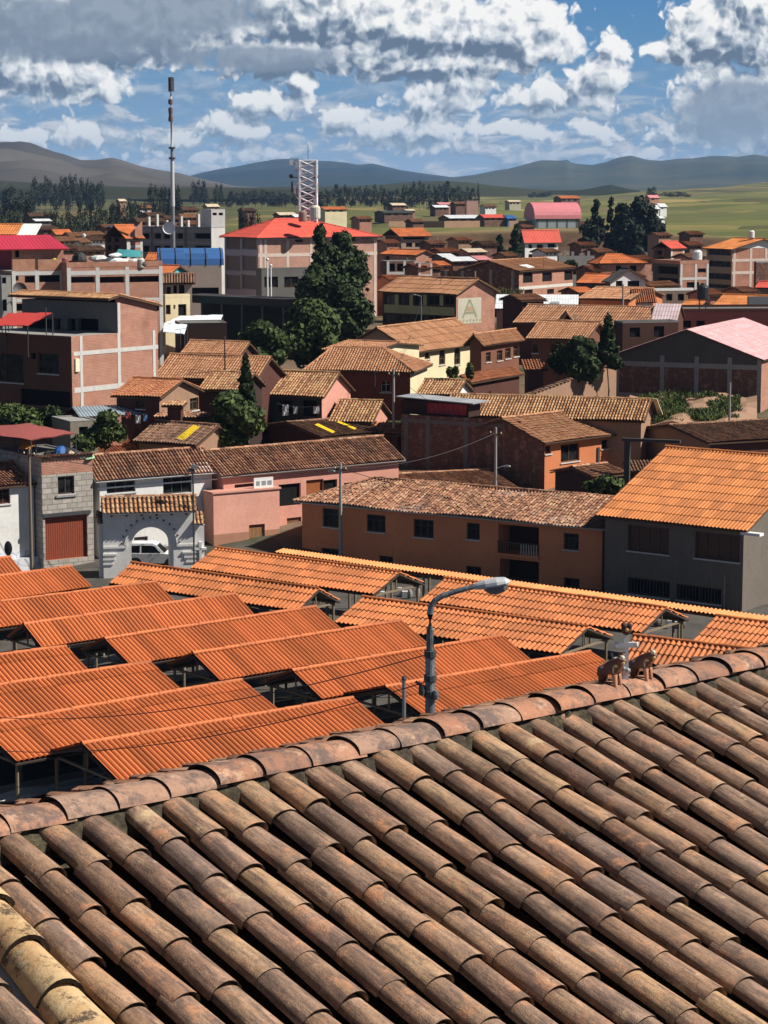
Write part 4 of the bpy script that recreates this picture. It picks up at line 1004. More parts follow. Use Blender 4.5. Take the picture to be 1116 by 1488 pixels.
front = [  # ridge-left, ridge-right, lower-right eave, offsets of the lower-left eave from the ridge-left end
 ('front orange shed nearest the foreground roof', (113,1083), (507,1016), (557,1056), (173,1139)),
 ('orange shed second from the foreground roof, its corner at the left edge', (-24,1054), (356,988), (404,1031), (23,1109)),
 ('orange shed third from the foreground roof, cut by the left edge', (-150,1019), (218,963), (261,1001), (-105,1070)),
 ('small visible end of an orange shed at the left edge, fourth from the foreground roof', (-260,986), (90,941), (125,973), (-218,1034)),
 ('orange shed ending just left of the clay bulls', (571,997), (867,946), (898,968), (625,1050)),
 ('orange shed behind the lamp pole, with a gable left of it', (419,976), (724,925), (764,961), (467,1018)),
 ('orange shed in the middle of the market, third from the bulls', (276,951), (579,903), (619,936), (319,991)),
 ('orange shed in the middle of the market, fourth from the bulls', (146,930), (454,883), (489,915), (188,968)),
 ('orange shed fifth from the bulls with a dark gable at the left', (22,910), (331,865), (364,890), (60,943)),
 ('orange shed sixth from the bulls, cut by the left edge', (-100,888), (216,848), (251,875), (-60,922)),
 ('orange shed farthest left in the row, below the lane by the garage', (-210,866), (95,825), (125,853), (-172,898)),
 ('orange shed tip poking in at the left edge below the stone-based house', (-330,850), (0,812), (28,834), (-292,880)),
]
for lab, C, Dr, Br, A in front:
    a = atz(*A, ZE); c = atz(*C, ZE+HR)
    # ridge fixed by its two ends; eave parallel to it
    d = atz(*Dr, ZE+HR)-c; b = a+d; shed(lab, A, proj(b), C, ZE, HR)
upper = [
 ('orange shed along the top left of the upper row, right of the archway', (190,818), (463,856), (434,886), (158,848), ),
 ('orange shed behind it, tallest of the upper row next to the pink house', (313,796), (580,832), (548,869), (275,826)),
 ('orange shed of the upper row directly left of the lamp arm', (525,868), (852,911), (812,951), (484,905)),
 ('orange shed of the upper row behind the lamp head', (641,840), (962,883), (930,922), (608,874)),
 ('orange shed right of the ridge cross, partly behind the bulls', (932,925), (1240,962), (1205,1000), (898,960)),
 ('orange shed at the right edge of the market', (1038,895), (1350,935), (1315,972), (1003,934)),
]
for lab, C, Dr, Br, A in upper:
    c = atz(*C, ZE+HR); d = atz(*Dr, ZE+HR)-c; a = atz(*A, ZE); shed(lab, A, proj(a+d), C, ZE, HR, mat=ORANGE3, ps=dict(prof='wave', amp=.085, period=.30, course=.78, step=.045, nsub=7))
# long narrow awning along the street
def long_awning():
    A, B = atz(398, 803, 3.0), atz(1185, 914, 3.0); ex = Vector((B.x-A.x, B.y-A.y, 0)); W = ex.length; ex.normalize()
    o = thing('street_awning', 'long narrow orange awning running along the far side of the market', 'awning', (A.x, A.y, 0), math.atan2(ex.y, ex.x))
    roof_geo(o, 0, (0, 0), W, .85, 3.0, dict(t='mx', h=.12, m=sheetmat((.72,.27,.09), .1, .15, name='pale_orange_sheet'), half=.85, cap=False, ps=dict(amp=.09, period=.27, course=9)), 100, 0.)
    tm = plain((.22,.17,.11), .85, name='pole_timber')
    for i in range(14):
        for y, z in ((.15, 2.95), (.7, 3.0)):
            p = MB(); p.tube([(W*i/13.1+.3, y, -.3), (W*i/13.1+.3, y, z)], .08, tm, 7); p.build('post', o, smooth=True)
    f = MB(); f.box((.1,.25,2.78),(W-.1,.35,2.9), tm); f.box((.1,.65,2.9),(W-.1,.75,3.0), tm); f.build('beam', o)
long_awning()
# ================================================================== FRONT ROW OF HOUSES
PINK = stucco((.62,.30,.23,1), .25, name='pink_plaster'); TERRA = stucco((.68,.25,.115,1), .35, name='terracotta_plaster')
ORW = stucco((.58,.20,.085,1), .25, name='orange_plaster'); CREAM = stucco((.72,.62,.40,1), .25, name='cream_plaster')
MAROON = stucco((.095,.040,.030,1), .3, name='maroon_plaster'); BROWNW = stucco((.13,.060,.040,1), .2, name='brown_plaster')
ADOBE = stucco((.33,.20,.13,1), .5, name='adobe'); GREYW = stucco((.17,.145,.12,1), .9, name='grey_render', stain=(.05,.042,.035,1)); REDW = stucco((.33,.035,.045,1), .2, name='red_cladding')
TEAL = plain((.06,.30,.30), .6, name='teal_sheet'); BLUES = sheetmat((.045,.12,.30), .25, .2, .35, 'blue_sheet', (.02,.03,.05)); WHITES = sheetmat((.70,.72,.73), .06, .12, .45, 'white_sheet', (.35,.33,.30))
GREYS = sheetmat((.33,.34,.35), .15, .3, .5, 'grey_sheet'); PINKS = sheetmat((.62,.24,.25), .08, .1, name='pink_sheet'); CRIM = sheetmat((.42,.03,.06), .1, .15, name='crimson_sheet')
def stonemat():
    m, N, b = mat_base('painted_stone'); tc = N.new('ShaderNodeTexCoord'); v = N.new('ShaderNodeTexVoronoi', feature='DISTANCE_TO_EDGE'); N.l.new(tc.outputs['UV'], v.inputs['Vector']); v.inputs['Scale'].default_value = 1.9
    N.l.new(N.mix(N.smap(v.outputs['Distance'], .02, .06), (.34,.36,.40), (.60,.62,.66)), b.inputs['Base Color']); b.inputs['Roughness'].default_value = .9; return m
STONE = stonemat()
def blockmat():
    m, N, b = mat_base('concrete_blocks'); tc = N.new('ShaderNodeTexCoord'); t = N.new('ShaderNodeTexBrick'); N.l.new(tc.outputs['UV'], t.inputs['Vector']); t.inputs['Scale'].default_value = 1
    t.inputs['Brick Width'].default_value = .75; t.inputs['Row Height'].default_value = .38; t.inputs['Mortar Size'].default_value = .03
    t.inputs['Color1'].default_value = (.46,.42,.37,1); t.inputs['Color2'].default_value = (.34,.31,.27,1); t.inputs['Mortar'].default_value = (.22,.20,.18,1)
    N.l.new(N.mix(N.m('MULTIPLY', N.smap(N.noise(tc.outputs['Object'], 2, 6, .7), .45, .7), .6), t.outputs['Color'], (.17,.15,.13)), b.inputs['Base Color']); b.inputs['Roughness'].default_value = .95
    bump(N, b, N.m('SUBTRACT', 1, t.outputs['Fac']), .5, .02); return m
BLOCK = blockmat(); RUSTRED = plain((.26,.055,.025), .6, name='red_metal_door')

# white house at the far left
H = gab('white_house', 'white house with a pale blue stone base at the left edge of the street', (-95,716), (60,703), (-133,684), 1.4, D=145.5, over=.4, m='old')
H.win('F', -14, 15, 711, 733, nx=3, nz=2, fm=plain((.10,.03,.02), .6, name='dark_red_paint')).win('F', -60,-35,712,733)
fin(H, {'*': WHITE}, split={'F': (1.75, STONE)})
H.box('bench_step', 'F', -30, 55, 812, 832, 0, .5, STONE)
# block house with the garage
H = boxh('block_house', 'narrow concrete-block house with a brick top course and rusty red garage door', (60,667), 57, 134, 149.5, az=56, azl=None); H.Dp = 7.5
H.win('F', 84, 108, 692, 718, nx=2, nz=1, fm=STEEL).win('F', 66, 127, 750, 812, 'garage', dm=RUSTRED, depth=.25)
H.walls({'*': BLOCK, 'F': BRICK}, split={'F': (H.uz('F', 95, 688)[1], BLOCK)})
H.box('lintel', 'F', 62, 131, 744, 749, 0, .12, STEEL); H.box('sill', 'F', 81, 111, 719, 722, 0, .1, CONC)
H.roof(dict(t='flat', h=.06, m=CONCD)); mb = MB(); sheet(mb, (-.3,-.25,H.h+.08), (1,0,0), (0,1,.02), [(0,0),(H.W+.5,0),(H.W+.5,1.2),(0,1.2)], tiles('old'), period=.25, amp=.07); mb.build('tile_coping', H.root)
BH = H
# white two-storey house
H = gab('white_house', 'white two-storey house with a ribbed brown tile roof behind the archway', (140,700), (320,685), (118,663), 1.45, D=151.5, az=57, over=.45, m='old', ps=dict(amp=.10, jit=.005, vjit=.03), deck=WPAINT)
H.win('F', 155, 197, 699, 716, nx=3, nz=1, fm=STEEL).win('F', 237, 279, 693, 717, nx=3, nz=1, fm=STEEL)
H.win('F', 195, 215, 780, 815, 'door', dm=plain((.25,.2,.16), .7)).win('F', 255, 275, 770, 790)
fin(H, {'*': WHITE}, split={'F': (1.0, STONE)}); H.box('fascia', 'F', 141, 316, 702, 704, .0, .08, WPAINT); WH = H
# pink house
H = gab('pink_house', 'long pink house with a sagging brown tile roof and walled terrace', (322,693), (590,668), (290,656), 1.5, D=156, over=.4, m='old', ps=dict(jit=.012), deck=plain((.35,.30,.27), .8, name='pale_eave_board'))
H.win('F', 341, 369, 703, 723, nx=2, nz=1).win('F', 405, 437, 703, 735, 'dark').win('F', 445, 470, 697, 720, nx=1, nz=1, pm=plain((.30,.10,.03), .5, name='brown_board')).win('F', 470,490,697,720,'dark').win('F', 417, 438, 752, 792, 'door', dm=plain((.20,.09,.045), .7)).win('F', 500, 540, 700, 720)
fin(H, {'*': PINK}); PH = H
# its front terrace, projecting towards the lane
def terrace():
    t = boxh('pink_terrace', 'pink plastered terrace wall with a low white coping in front of the pink house', (310,718), 300, 406, 155, az=58); t.Dp = 1.5
    t.win('F', 362, 385, 762, 803, 'door', dm=plain((.28,.14,.06), .7, name='brown_wood'))
    t.walls({'*': stucco((.72,.36,.27,1), .25, name='light_pink_plaster')}, split={'F': (1.2, stucco((.40,.20,.13,1), .6, name='stone_dado'))})
    cp = MB(); cp.box((-.1,-.1,t.h),(t.W+.1,t.Dp,t.h+.12), PINK); cp.build('coping', t.root)
    sg = t.rect('F', 372, 400, 708, 722); pb = MB(); t.pbox(pb, 'F', sg[0], sg[1], t.h+.12, t.h+.12+.75, -.35, -.30, WPAINT)
    o = pb.build('board', t.root)
    pb = MB(); 
    for i, (a, b_) in enumerate(((.12,.3),(.4,.62),(.7,.92))): L = sg[1]-sg[0]; t.pbox(pb, 'F', sg[0]+L*a, sg[0]+L*b_, t.h+.3, t.h+.62, -.298, -.29, plain((.25,.28,.30), .6))
    pb.build('picture_panel', o)
terrace()
# terracotta house
H = gab('terracotta_house', 'long terracotta-plastered house in shade with a worn tile roof, centre of the street', (426,728), (880,769), (476,689), 1.5, D=154.5, over=.45, hl=3.6, m='old', ps=dict(jit=.018, vjit=.16, sag=.09), deck=plain((.40,.36,.32), .8, name='pale_eave_board'))
mull = dict(nx=3, nz=2, fm=plain((.055,.045,.04), .7, name='dark_wood'))
for q in ((469,492,739,766),(533,560,748,773),(601,630,755,781),(678,697,760,784),(819,841,775,799)): H.win('F', *q, **mull)
for q in ((467,493,797,808),(551,571,808,818),(677,699,823,836),(819,842,840,854)): H.win('F', *q, nx=2, nz=1)
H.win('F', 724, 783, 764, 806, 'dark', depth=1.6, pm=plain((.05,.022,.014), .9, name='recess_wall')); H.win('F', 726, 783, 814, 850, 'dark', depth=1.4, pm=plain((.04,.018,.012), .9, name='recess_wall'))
fin(H, {'*': TERRA}); TH = H
mb = MB(); u0, u1, v0, v1 = H.rect('F', 724, 783, 795, 808)
H.pbox(mb, 'F', u0-.05, u1+.05, v0-.05, v0+.12, -1.5, .22, TERRA); H.pbox(mb, 'F', u0, u1, v0+.85, v0+.93, .1, .2, WOOD)
for i in range(16): u = u0+(u1-u0)*(i+.5)/16; H.pbox(mb, 'F', u-.035, u+.035, v0+.12, v0+.85, .12, .18, plain((.45,.38,.33), .7, name='baluster_paint') if i > 8 else WOOD)
mb.build('balcony', H.root)
H = gab('tiled_house', 'brown tiled roof directly behind the terracotta house', (618,722), (765,716), (568,690), 1.3, D=161, over=.3, m='old'); fin(H, {'*': MAROON})
# grey rendered building with the large bright roof
H = gab('grey_building', 'grey rendered two-storey building under a large bright orange corrugated roof', (864,748), (1086,769), (991,645), 3.1, D=140.5, over=.5, m=ORANGE2, ps=dict(period=.26, amp=.06, course=1.05, step=.03), dmul=.8)
bw = plain((.075,.035,.02), .6, name='brown_window_panel')
for q in ((912,972,765,803),(1010,1075,775,814)): H.win('F', *q, nx=4, nz=1, fm=plain((.10,.05,.03), .7, name='brown_frame'), pm=bw)
for q in ((912,973,842,866),(983,1048,852,875)): H.win('F', *q, kind='bars', nx=2, nz=1, pm=DARK)
fin(H, {'*': GREYW}); GB = H
H.box('slab', 'F', 1082, 1110, 773, 777, .0, .55, WPAINT); mb = MB(); a = H.P('F', H.W-1.2, 0, .06); mb.tube([a, a+Vector((0,0,2.6))], .05, METAL, 8); mb.build('drainpipe', H.root)
H = boxh('corner_house', 'sliver of a pale pink house with an orange roof edge at the right border', (1096,790), 1090, 1190, 137, az=52, z0=0); H.Dp = 6
H.win('F', 1100, 1116, 800, 840, nx=2, nz=1).walls({'*': PINK}); H.roof(dict(t='gx', h=1.6, m=ORANGE2), .4)

# ------------------------------------------------------------------ archway
def archway():
    D = 146.5; s = F_/D; K = at(149, 745, D); z0 = 0; az = R(79); ex = Vector((math.sin(az), math.cos(az), 0)); yaw = math.atan2(ex.y, ex.x)
    o = thing('gate_arch', 'whitewashed adobe gate arch with a small tiled roof and stud-lined opening', 'gateway', (K.x, K.y, 0), yaw); zt = K.z; M = (Matrix.Translation((K.x, K.y, 0)) @ Matrix.Rotation(yaw, 4, 'Z')).inverted()
    def uz(x, y):
        c = M @ CAM; d = M.to_3x3() @ ray(x, y); k = -c.y/d.y; p = c+d*k; return p.x, p.z
    T = 1.2; wm = stucco((.76,.74,.71,1), .4, name='old_whitewash'); mb = MB()
    xl, xr = 0.0, uz(284, 790)[0]; a0, a1 = uz(191, 800)[0], uz(247, 800)[0]; zs = uz(219, 793)[1]; r = (a1-a0)/2; cx = (a0+a1)/2; zc = uz(219, 766)[1]-r; N_ = 18
    arc = [(cx-r*math.cos(math.pi*i/N_), zc+r*math.sin(math.pi*i/N_)) for i in range(N_+1)]
    for y, fl in ((0, False), (T, True)):
        def fc(p):
            q = [(u, y, z) for u, z in p]; mb.face(q[::-1] if fl else q, wm)
        fc([(xl,-.3),(a0,-.3),(a0,zc),(xl,zc)]); fc([(a1,-.3),(xr,-.3),(xr,zc),(a1,zc)]); fc([(xl,zc),(a0,zc),(a0,zt),(xl,zt)]); fc([(a1,zc),(xr,zc),(xr,zt),(a1,zt)])
        for i in range(N_): fc([arc[i], arc[i+1], (arc[i+1][0], zt), (arc[i][0], zt)])
    for (p, q) in zip([(a0,-.3)]+arc, arc+[(a1,-.3)]): mb.face([(p[0],0,p[1]),(p[0],T,p[1]),(q[0],T,q[1]),(q[0],0,q[1])], wm)
    mb.face([(xl,T,-.3),(xl,0,-.3),(xl,0,zt),(xl,T,zt)], wm); mb.face([(xr,0,-.3),(xr,T,-.3),(xr,T,zt),(xr,0,zt)], wm); mb.build('wall', o)
    # raised moulding round the arch, with its shoulders
    ml = MB()
    for i in range(N_):
        p = []; 
        for rr, yy in ((r+.32,-.07),(r+.48,-.07)):
            for j in (i, i+1): p.append((cx-rr*math.cos(math.pi*j/N_), yy, zc+rr*math.sin(math.pi*j/N_)))
        q = [(v[0], 0., v[2]) for v in p]; A, B, Cc, Dd = p[0], p[1], p[3], p[2]; a_, b_, c_, d_ = q[0], q[1], q[3], q[2]
        ml.face([A,B,Cc,Dd], wm); ml.face([Dd,Cc,c_,d_], wm); ml.face([a_,b_,B,A], wm)
    for s0, s1 in ((xl, cx-r-.32), (cx+r+.32, xr)): ml.box((s0,-.07,zc-.08),(s1,0,zc+.08), wm)
    for k in range(3):
        for s0, s1 in ((xl-.03, xl+.9-.12*k), (xr-.9+.12*k, xr+.03)): ml.box((s0,-.10+.02*k,zc-.55-.32*k),(s1,0,zc-.42-.32*k), wm)
    ml.build('moulding', o)
    sd = MB(); cm = plain((.10,.05,.035), .8, name='dark_clay_stud')
    for i in range(13): t = math.pi*(.04+.92*i/12); sd.ellips((cx-(r+.66)*math.cos(t), -.03, zc+(r+.66)*math.sin(t)), (.07,.07,.07), cm, 7, 5)
    for i in range(6): sd.ellips((xl+.6+(xr-xl-1.2)*i/5, -.06, zt-.22), (.10,.10,.09), cm, 7, 5)
    sd.build('studs', o)
    # tiled roof over the gate
    h = .75; ov = .28; rf = MB(); k = dict(period=.30, amp=.10, course=.42, step=.05, nsub=7, jit=.01, vjit=.02)
    for sgn in (0, 1):
        y0 = -ov-.25 if sgn == 0 else T+ov+.25; ev = Vector((0, 1 if sgn == 0 else -1, .85)).normalized(); sl = (T/2+ov+.25)/ev.y if sgn == 0 else (T/2+ov+.25)/-ev.y
        zb = zt-.02+0.0; sheet(rf, (xl-.05, y0, zb), (1,0,0), ev, [(0,0),(xr-xl+.2,0),(xr-xl+.2,sl),(0,sl)], tiles('sunny'), **k)
        rf.slab([(xl, y0, zb-.04),(xr+.1, y0, zb-.04),(xr+.1, T/2, zb+sl*ev.z-.04),(xl, T/2, zb+sl*ev.z-.04)], .08, wm)
    ridge_caps(rf, (xl-.1, T/2, zt+sl*ev.z+.03), (xr+.2, T/2, zt+sl*ev.z+.03), tiles('old'), r=.12, seg=.4); rf.build('tile_roof', o)
    gb = MB()
    for x in (xl+.12, xr-.02): gb.face([(x,-.05,zt-.03),(x,T+.05,zt-.03),(x,T/2,zt+.62)] if x > 1 else [(x,T+.05,zt-.03),(x,-.05,zt-.03),(x,T/2,zt+.62)], wm)
    gb.build('gable', o)
    # low wings with tiny tiled caps
    for (x0, x1, yt, tag_) in ((uz(144,760)[0], xl-.005, 757, 'l'), (xr+.005, uz(297,770)[0], 762, 'r')):
        zz = uz(219, yt)[1]; w = MB(); w.box((x0,.15,-.3),(x1,T-.15,zz), wm); wg = w.build('wing', o)
        c = MB(); zc2 = zz+.02
        for sgn in (0, 1):
            y0 = -.25 if sgn == 0 else T+.25; ev = Vector((0, 1 if sgn == 0 else -1, .9)).normalized(); sl2 = (T/2+.25)/abs(ev.y)
            sheet(c, (x0-.15, y0, zc2-.1), (1,0,0), ev, [(0,0),(x1-x0+.15,0),(x1-x0+.15,sl2),(0,sl2)], tiles('sunny' if tag_ == 'r' else 'brown'), **k)
            c.slab([(x0-.1,y0,zc2-.13),(x1,y0,zc2-.13),(x1,T/2,zc2-.13+sl2*ev.z),(x0-.1,T/2,zc2-.13+sl2*ev.z)], .06, wm)
        c.build('tile_cap', wg)
    # stepped relief cross on the side pier
    cr = MB(); zx = uz(290, 800)[1]; X1 = uz(297,770)[0]; cr.box((xr+.25,-.1,zx-.9),(xr+.42,.15,zx+.6), WHITE); cr.box((xr-.1,-.1,zx+.05),(xr+.75,.15,zx+.2), WHITE); cr.build('relief_cross', o)
archway()

# ------------------------------------------------------------------ white off-road car behind the arch
def car(px0, px1, D, yb):
    s = F_/D; a = at(px0, yb, D); z0 = 0.02; X = (px1-px0)/s
    az = R(93); o = thing('parked_car', 'white two-door off-road car parked behind the gate arch', 'car', (a.x, D, z0), math.atan2(math.cos(az), math.sin(az)))
    L = 3.95; wh = plain((.80,.80,.80), .25, name='car_paint', spec=.5); gl = glass(); bk = plain((.02,.02,.02), .6, name='black_rubber')
    low = [(0,.42),(.02,.95),(.10,1.0),(2.62,1.02),(3.70,.93),(3.9,.78),(3.95,.42),(3.62,.36),(3.55,.55),(3.4,.70),(3.15,.74),(2.9,.70),(2.75,.55),(2.68,.34),(1.12,.34),(1.05,.55),(.9,.70),(.68,.74),(.45,.70),(.32,.55),(.25,.36)]
    Wd = 1.65; mb = MB()
    def extr(prof, y0, y1, m, ins=0.):
        n = len(prof); mb.face([(x, y0, z) for x, z in prof][::-1] if False else [(x, y0, z) for x, z in prof[::-1]], m); mb.face([(x, y1, z) for x, z in prof], m)
        for i in range(n):
            p, q = prof[i], prof[(i+1) % n]; mb.face([(p[0],y0,p[1]),(q[0],y0,q[1]),(q[0],y1,q[1]),(p[0],y1,p[1])], m)
    extr(low, 0, Wd, wh)
    # cabin, narrower towards the top
    cab = [(.06,1.0),(.16,1.62),(.40,1.70),(1.85,1.70),(2.12,1.60),(2.66,1.02)]
    def cabpts(y, inn): return [(x, y+(inn*(z-1.0)/.7*.14), z) for x, z in cab]
    f0, f1 = cabpts(.04, 1), cabpts(Wd-.04, -1); mb.face(f0[::-1], wh); mb.face(f1, wh)
    for i in range(len(cab)-1): mb.face([f0[i], f0[i+1], f1[i+1], f1[i]], wh)
    b = mb.build('body', o)
    md = b.modifiers.new('bev', 'BEVEL'); md.width = .03; md.segments = 2; md.limit_method = 'ANGLE'
    for nm, pts in (('door_window', [(1.10,1.06),(1.10,1.56),(1.80,1.56),(2.02,1.50),(2.40,1.06)]), ('rear_window', [(.22,1.08),(.30,1.54),(.98,1.56),(.98,1.06)])):
        for y, inn in ((.028, 1), (Wd-.028, -1)):
            w = MB(); q = [(x, y+inn*(z-1.)/.7*.14, z) for x, z in pts]; w.face(q if inn > 0 else q[::-1], gl); w.build(nm, o)
    w = MB(); w.face([(2.68,.15,1.05),(2.68,Wd-.15,1.05),(2.16,Wd-.24,1.58),(2.16,.24,1.58)], gl); w.build('windscreen', o)
    for x in (.68, 3.15):
        for y in (-.02, Wd-.2):
            t = MB(); tr = .36; 
            ring = [(tr*math.cos(2*math.pi*i/20), tr*math.sin(2*math.pi*i/20)) for i in range(20)]
            for i in range(20):
                p, q = ring[i], ring[(i+1) % 20]; t.face([(x+p[0],y,.36+p[1]),(x+q[0],y,.36+q[1]),(x+q[0],y+.22,.36+q[1]),(x+p[0],y+.22,.36+p[1])][::-1], bk)
            t.face([(x+p[0],y,.36+p[1]) for p in ring], bk); t.face([(x+p[0],y+.22,.36+p[1]) for p in ring][::-1], bk); wl = t.build('wheel', o)
            t = MB(); yy = y-.012 if y < .5 else y+.232; t.face([(x+p[0]*.6,yy,.36+p[1]*.6) for p in ring], METAL); t.build('rim', wl)
    for y in (.18, Wd-.38): t = MB(); t.box((3.88,y,.70),(3.965,y+.25,.84), plain((.7,.7,.68), .15)); t.build('headlight', o)
    for y in (-.16, Wd+.02): t = MB(); t.ellips((2.35,y+.07,1.12), (.07,.10,.09), bk, 8, 6); t.build('mirror', o)
    t = MB(); t.box((-.05,.1,.36),(.03,Wd-.1,.55), bk); t.box((3.90,.08,.36),(4.0,Wd-.08,.55), bk); t.build('bumper', o)
    t = MB(); t.box((1.62,-.012,.93),(1.80,.0,.97), bk); t.build('door_handle', o)
car(183, 248, 150.5, 822)

# ================================================================== MIDDLE ROWS
# big brown house with brick side
H = boxh('brick_house', 'large house with brown plastered front, brick side and a tiled upper storey, left side', (103,489), -40, 229, 168, az=36)
H.win('L', 55, 85, 513, 543, nx=1, nz=1, fm=BROWNW).win('L', -20, 34, 513, 555, nx=2, nz=1, fm=BROWNW).win('L', 45, 52, 513, 522, 'dark').win('L', 30, 102, 567, 590, 'dark')
H.col('F', 118, 530, .3).col('F', 173, 530, .35).col('F', 224, 530, .3).beam('F', 170, 509, .32).beam('F', 170, 561, .4).col('F', 104, 530, .25, BRICK)
H.walls({'*': BRICK, 'L': BROWNW, 'B': BROWNW}); H.roof(dict(t='flat', h=0.02, m=CONC)); BB = H
u2 = H.uz('F', 171, 485)[0]
def upper_storey():
    p = H.M @ Vector((u2, 0.0, H.h)); U = House('tmp', 'x', 'x', p.x, p.y, H.yaw, H.W-u2-.02, H.Dp-.3, H.z1+2.35, H.z1+.001); r0 = U.root
    part = bpy.data.objects.new('upper_storey', None); COL.objects.link(part); part.parent = H.root; part.location = (u2, 0, H.h+.001)
    U.root = part; bpy.data.objects.remove(r0)
    for q in ((34,76,463,485),(78,88,463,486),(98,110,463,486),(112,143,463,486),(-20,30,463,485)): U.win('L', *q, kind='dark', depth=.5)
    U.col('F', 172, 480, .3); U.walls({'*': BRICK, 'L': CONCD}, {'F': (.0, 0)})
    # sloping roof: high over the terrace side, falling to the right
    rf = MB(); zt = U.h; hh = 1.05; Wd = U.W+.5; ev = Vector((-Wd,0,hh)).normalized(); sl = math.hypot(Wd, hh)
    sheet(rf, (U.W+.3, -.35, zt-.35), (0,1,0), ev, [(0,0),(U.Dp+.6,0),(U.Dp+.6,sl),(0,sl)], tiles('tan'), amp=.09, period=.26, jit=.012)
    e0 = Vector((U.W+.3, -.35, zt-.4)); rf.slab([e0, e0+Vector((0,U.Dp+.6,0)), e0+Vector((0,U.Dp+.6,0))+ev*sl, e0+ev*sl], .12, WOOD)
    ev2 = Vector((1.2,0,.25)).normalized(); sheet(rf, (-.2-1.15, -.35, zt+hh-.35-.34), (0,1,0), ev2, [(0,0),(U.Dp+.6,0),(U.Dp+.6,1.2),(0,1.2)], tiles('sunny'), amp=.10, period=.28)
    e0 = Vector((-1.35,-.35,zt+hh-.35-.4)); rf.slab([e0, e0+ev2*1.2, e0+ev2*1.2+Vector((0,U.Dp+.6,0)), e0+Vector((0,U.Dp+.6,0))], .1, WOOD); rf.build('tiled_roof', part)
    g = MB(); g.slab([(0,.0,zt+.0),(U.W,.0,zt),(0,.0,zt+hh-.5)], .2, BRICK); g.build('gable', part)
    ra = MB(); Lr = H.Dp; ra.box((-u2+.05, .1, 0), (-u2+.2, Lr-.3, .02), CONC); 
    for i in range(7): ra.box((-u2+.1, .3+i*2.4, 0), (-u2+.16, .36+i*2.4, 2.1), STEEL) if i in (1, 3) else None
    ra.build('terrace_posts', part)
    return U
upper_storey()
H.box('meter_box', 'F', 108, 114, 521, 540, 0, .15, plain((.75,.70,.52), .6, name='cream_box'))
def awning(name, label, pts, D, m, cat='awning', t=.05, sagp=0, zs=None):
    """pts: pixel corners with their own distances"""
    P = [at(x, y, d) for x, y, d in pts]; c = sum(P, Vector())/len(P); o = thing(name, label, cat, (c.x, c.y, c.z-2.2)); L = [p-o.location for p in P]
    mb = MB(); n = 8
    if len(L) == 4:
        G = [[L[0].lerp(L[1], i/n).lerp(L[3].lerp(L[2], i/n), j/n)+Vector((0,0,-math.sin(math.pi*i/n)*math.sin(math.pi*j/n)*sagp+.03*math.sin(i*2.1+j*1.7))) for i in range(n+1)] for j in range(n+1)]
        for j in range(n):
            for i in range(n):
                q = [G[j][i], G[j][i+1], G[j+1][i+1], G[j+1][i]]; mb.face(q, m); mb.face([v-Vector((0,0,t)) for v in q[::-1]], m)
    mb.build('cloth', o, smooth=True, weld=True)
    for k, p in enumerate(L):
        q = MB(); q.tube([p+Vector((0,0,-2.4)), p+Vector((0,0,-.05))], .045, STEEL, 6); q.build('pole', o)
    return o
awning('red_awning', 'bright red awning over the roof terrace of the brown-fronted house', [(-14,473,171),(40,473,167.5),(76,454,170),(12,455,174)], 170, plain((.62,.06,.045), .7, name='red_canvas'))
awning('yellow_awning', 'small yellow awning beside the bright red one at the left edge', [(-30,474,170.5),(-1,474,170.2),(8,466,172),(-25,465,172.5)], 170, plain((.75,.52,.05), .7, name='yellow_canvas'))
awning('red_canopy', 'dusty dark red canopy at the left edge above the stone-based house', [(-60,624,153),(45,639,151),(110,629,155),(40,615,159)], 155, plain((.27,.065,.055), .8, name='faded_red_canvas'), sagp=-.35)
awning('orange_tarp', 'orange tarp hanging under the dusty red canopy', [(27,652,151.5),(44,652,151),(52,641,152.5),(34,640,153)], 152, plain((.72,.30,.03), .7, name='orange_canvas'))

def roofclutter(name, label, px, py, D, items, cat):
    p = at(px, py, D); o = thing(name, label, cat, p)
    mb = MB()
    for (x, y, z, rx, ry, rz, c) in items:
        M = Matrix.Rotation(random.uniform(0, 3), 3, 'Z'); mb.ellips((x, y, z), (rx, ry, rz), plain(c, .6, name='tarp'), 9, 6, M)
    for k, v in enumerate(mb.v):
        n = mnoise.noise(Vector(v)*3.1)*.10; mb.v[k] = (v[0]+n, v[1]+n*.5, max(v[2]+n, -.1))
    mb.build('bundle', o, smooth=False); return o
roofclutter('covered_pile', 'pile covered with blue and black tarps on top of the block house', 96, 667, 152, [(0,0,.35,1.0,.7,.45,(.02,.02,.025)),(-.35,-.2,.45,.7,.5,.5,(.02,.10,.32)),(.9,-.2,.22,.8,.5,.22,(.45,.50,.38)),(.4,-.3,.35,.4,.3,.3,(.5,.42,.30)),(1.5,0,.12,.8,.5,.14,(.30,.50,.28)),(-1.1,0,.3,.5,.5,.3,(.03,.03,.03))], 'pile')
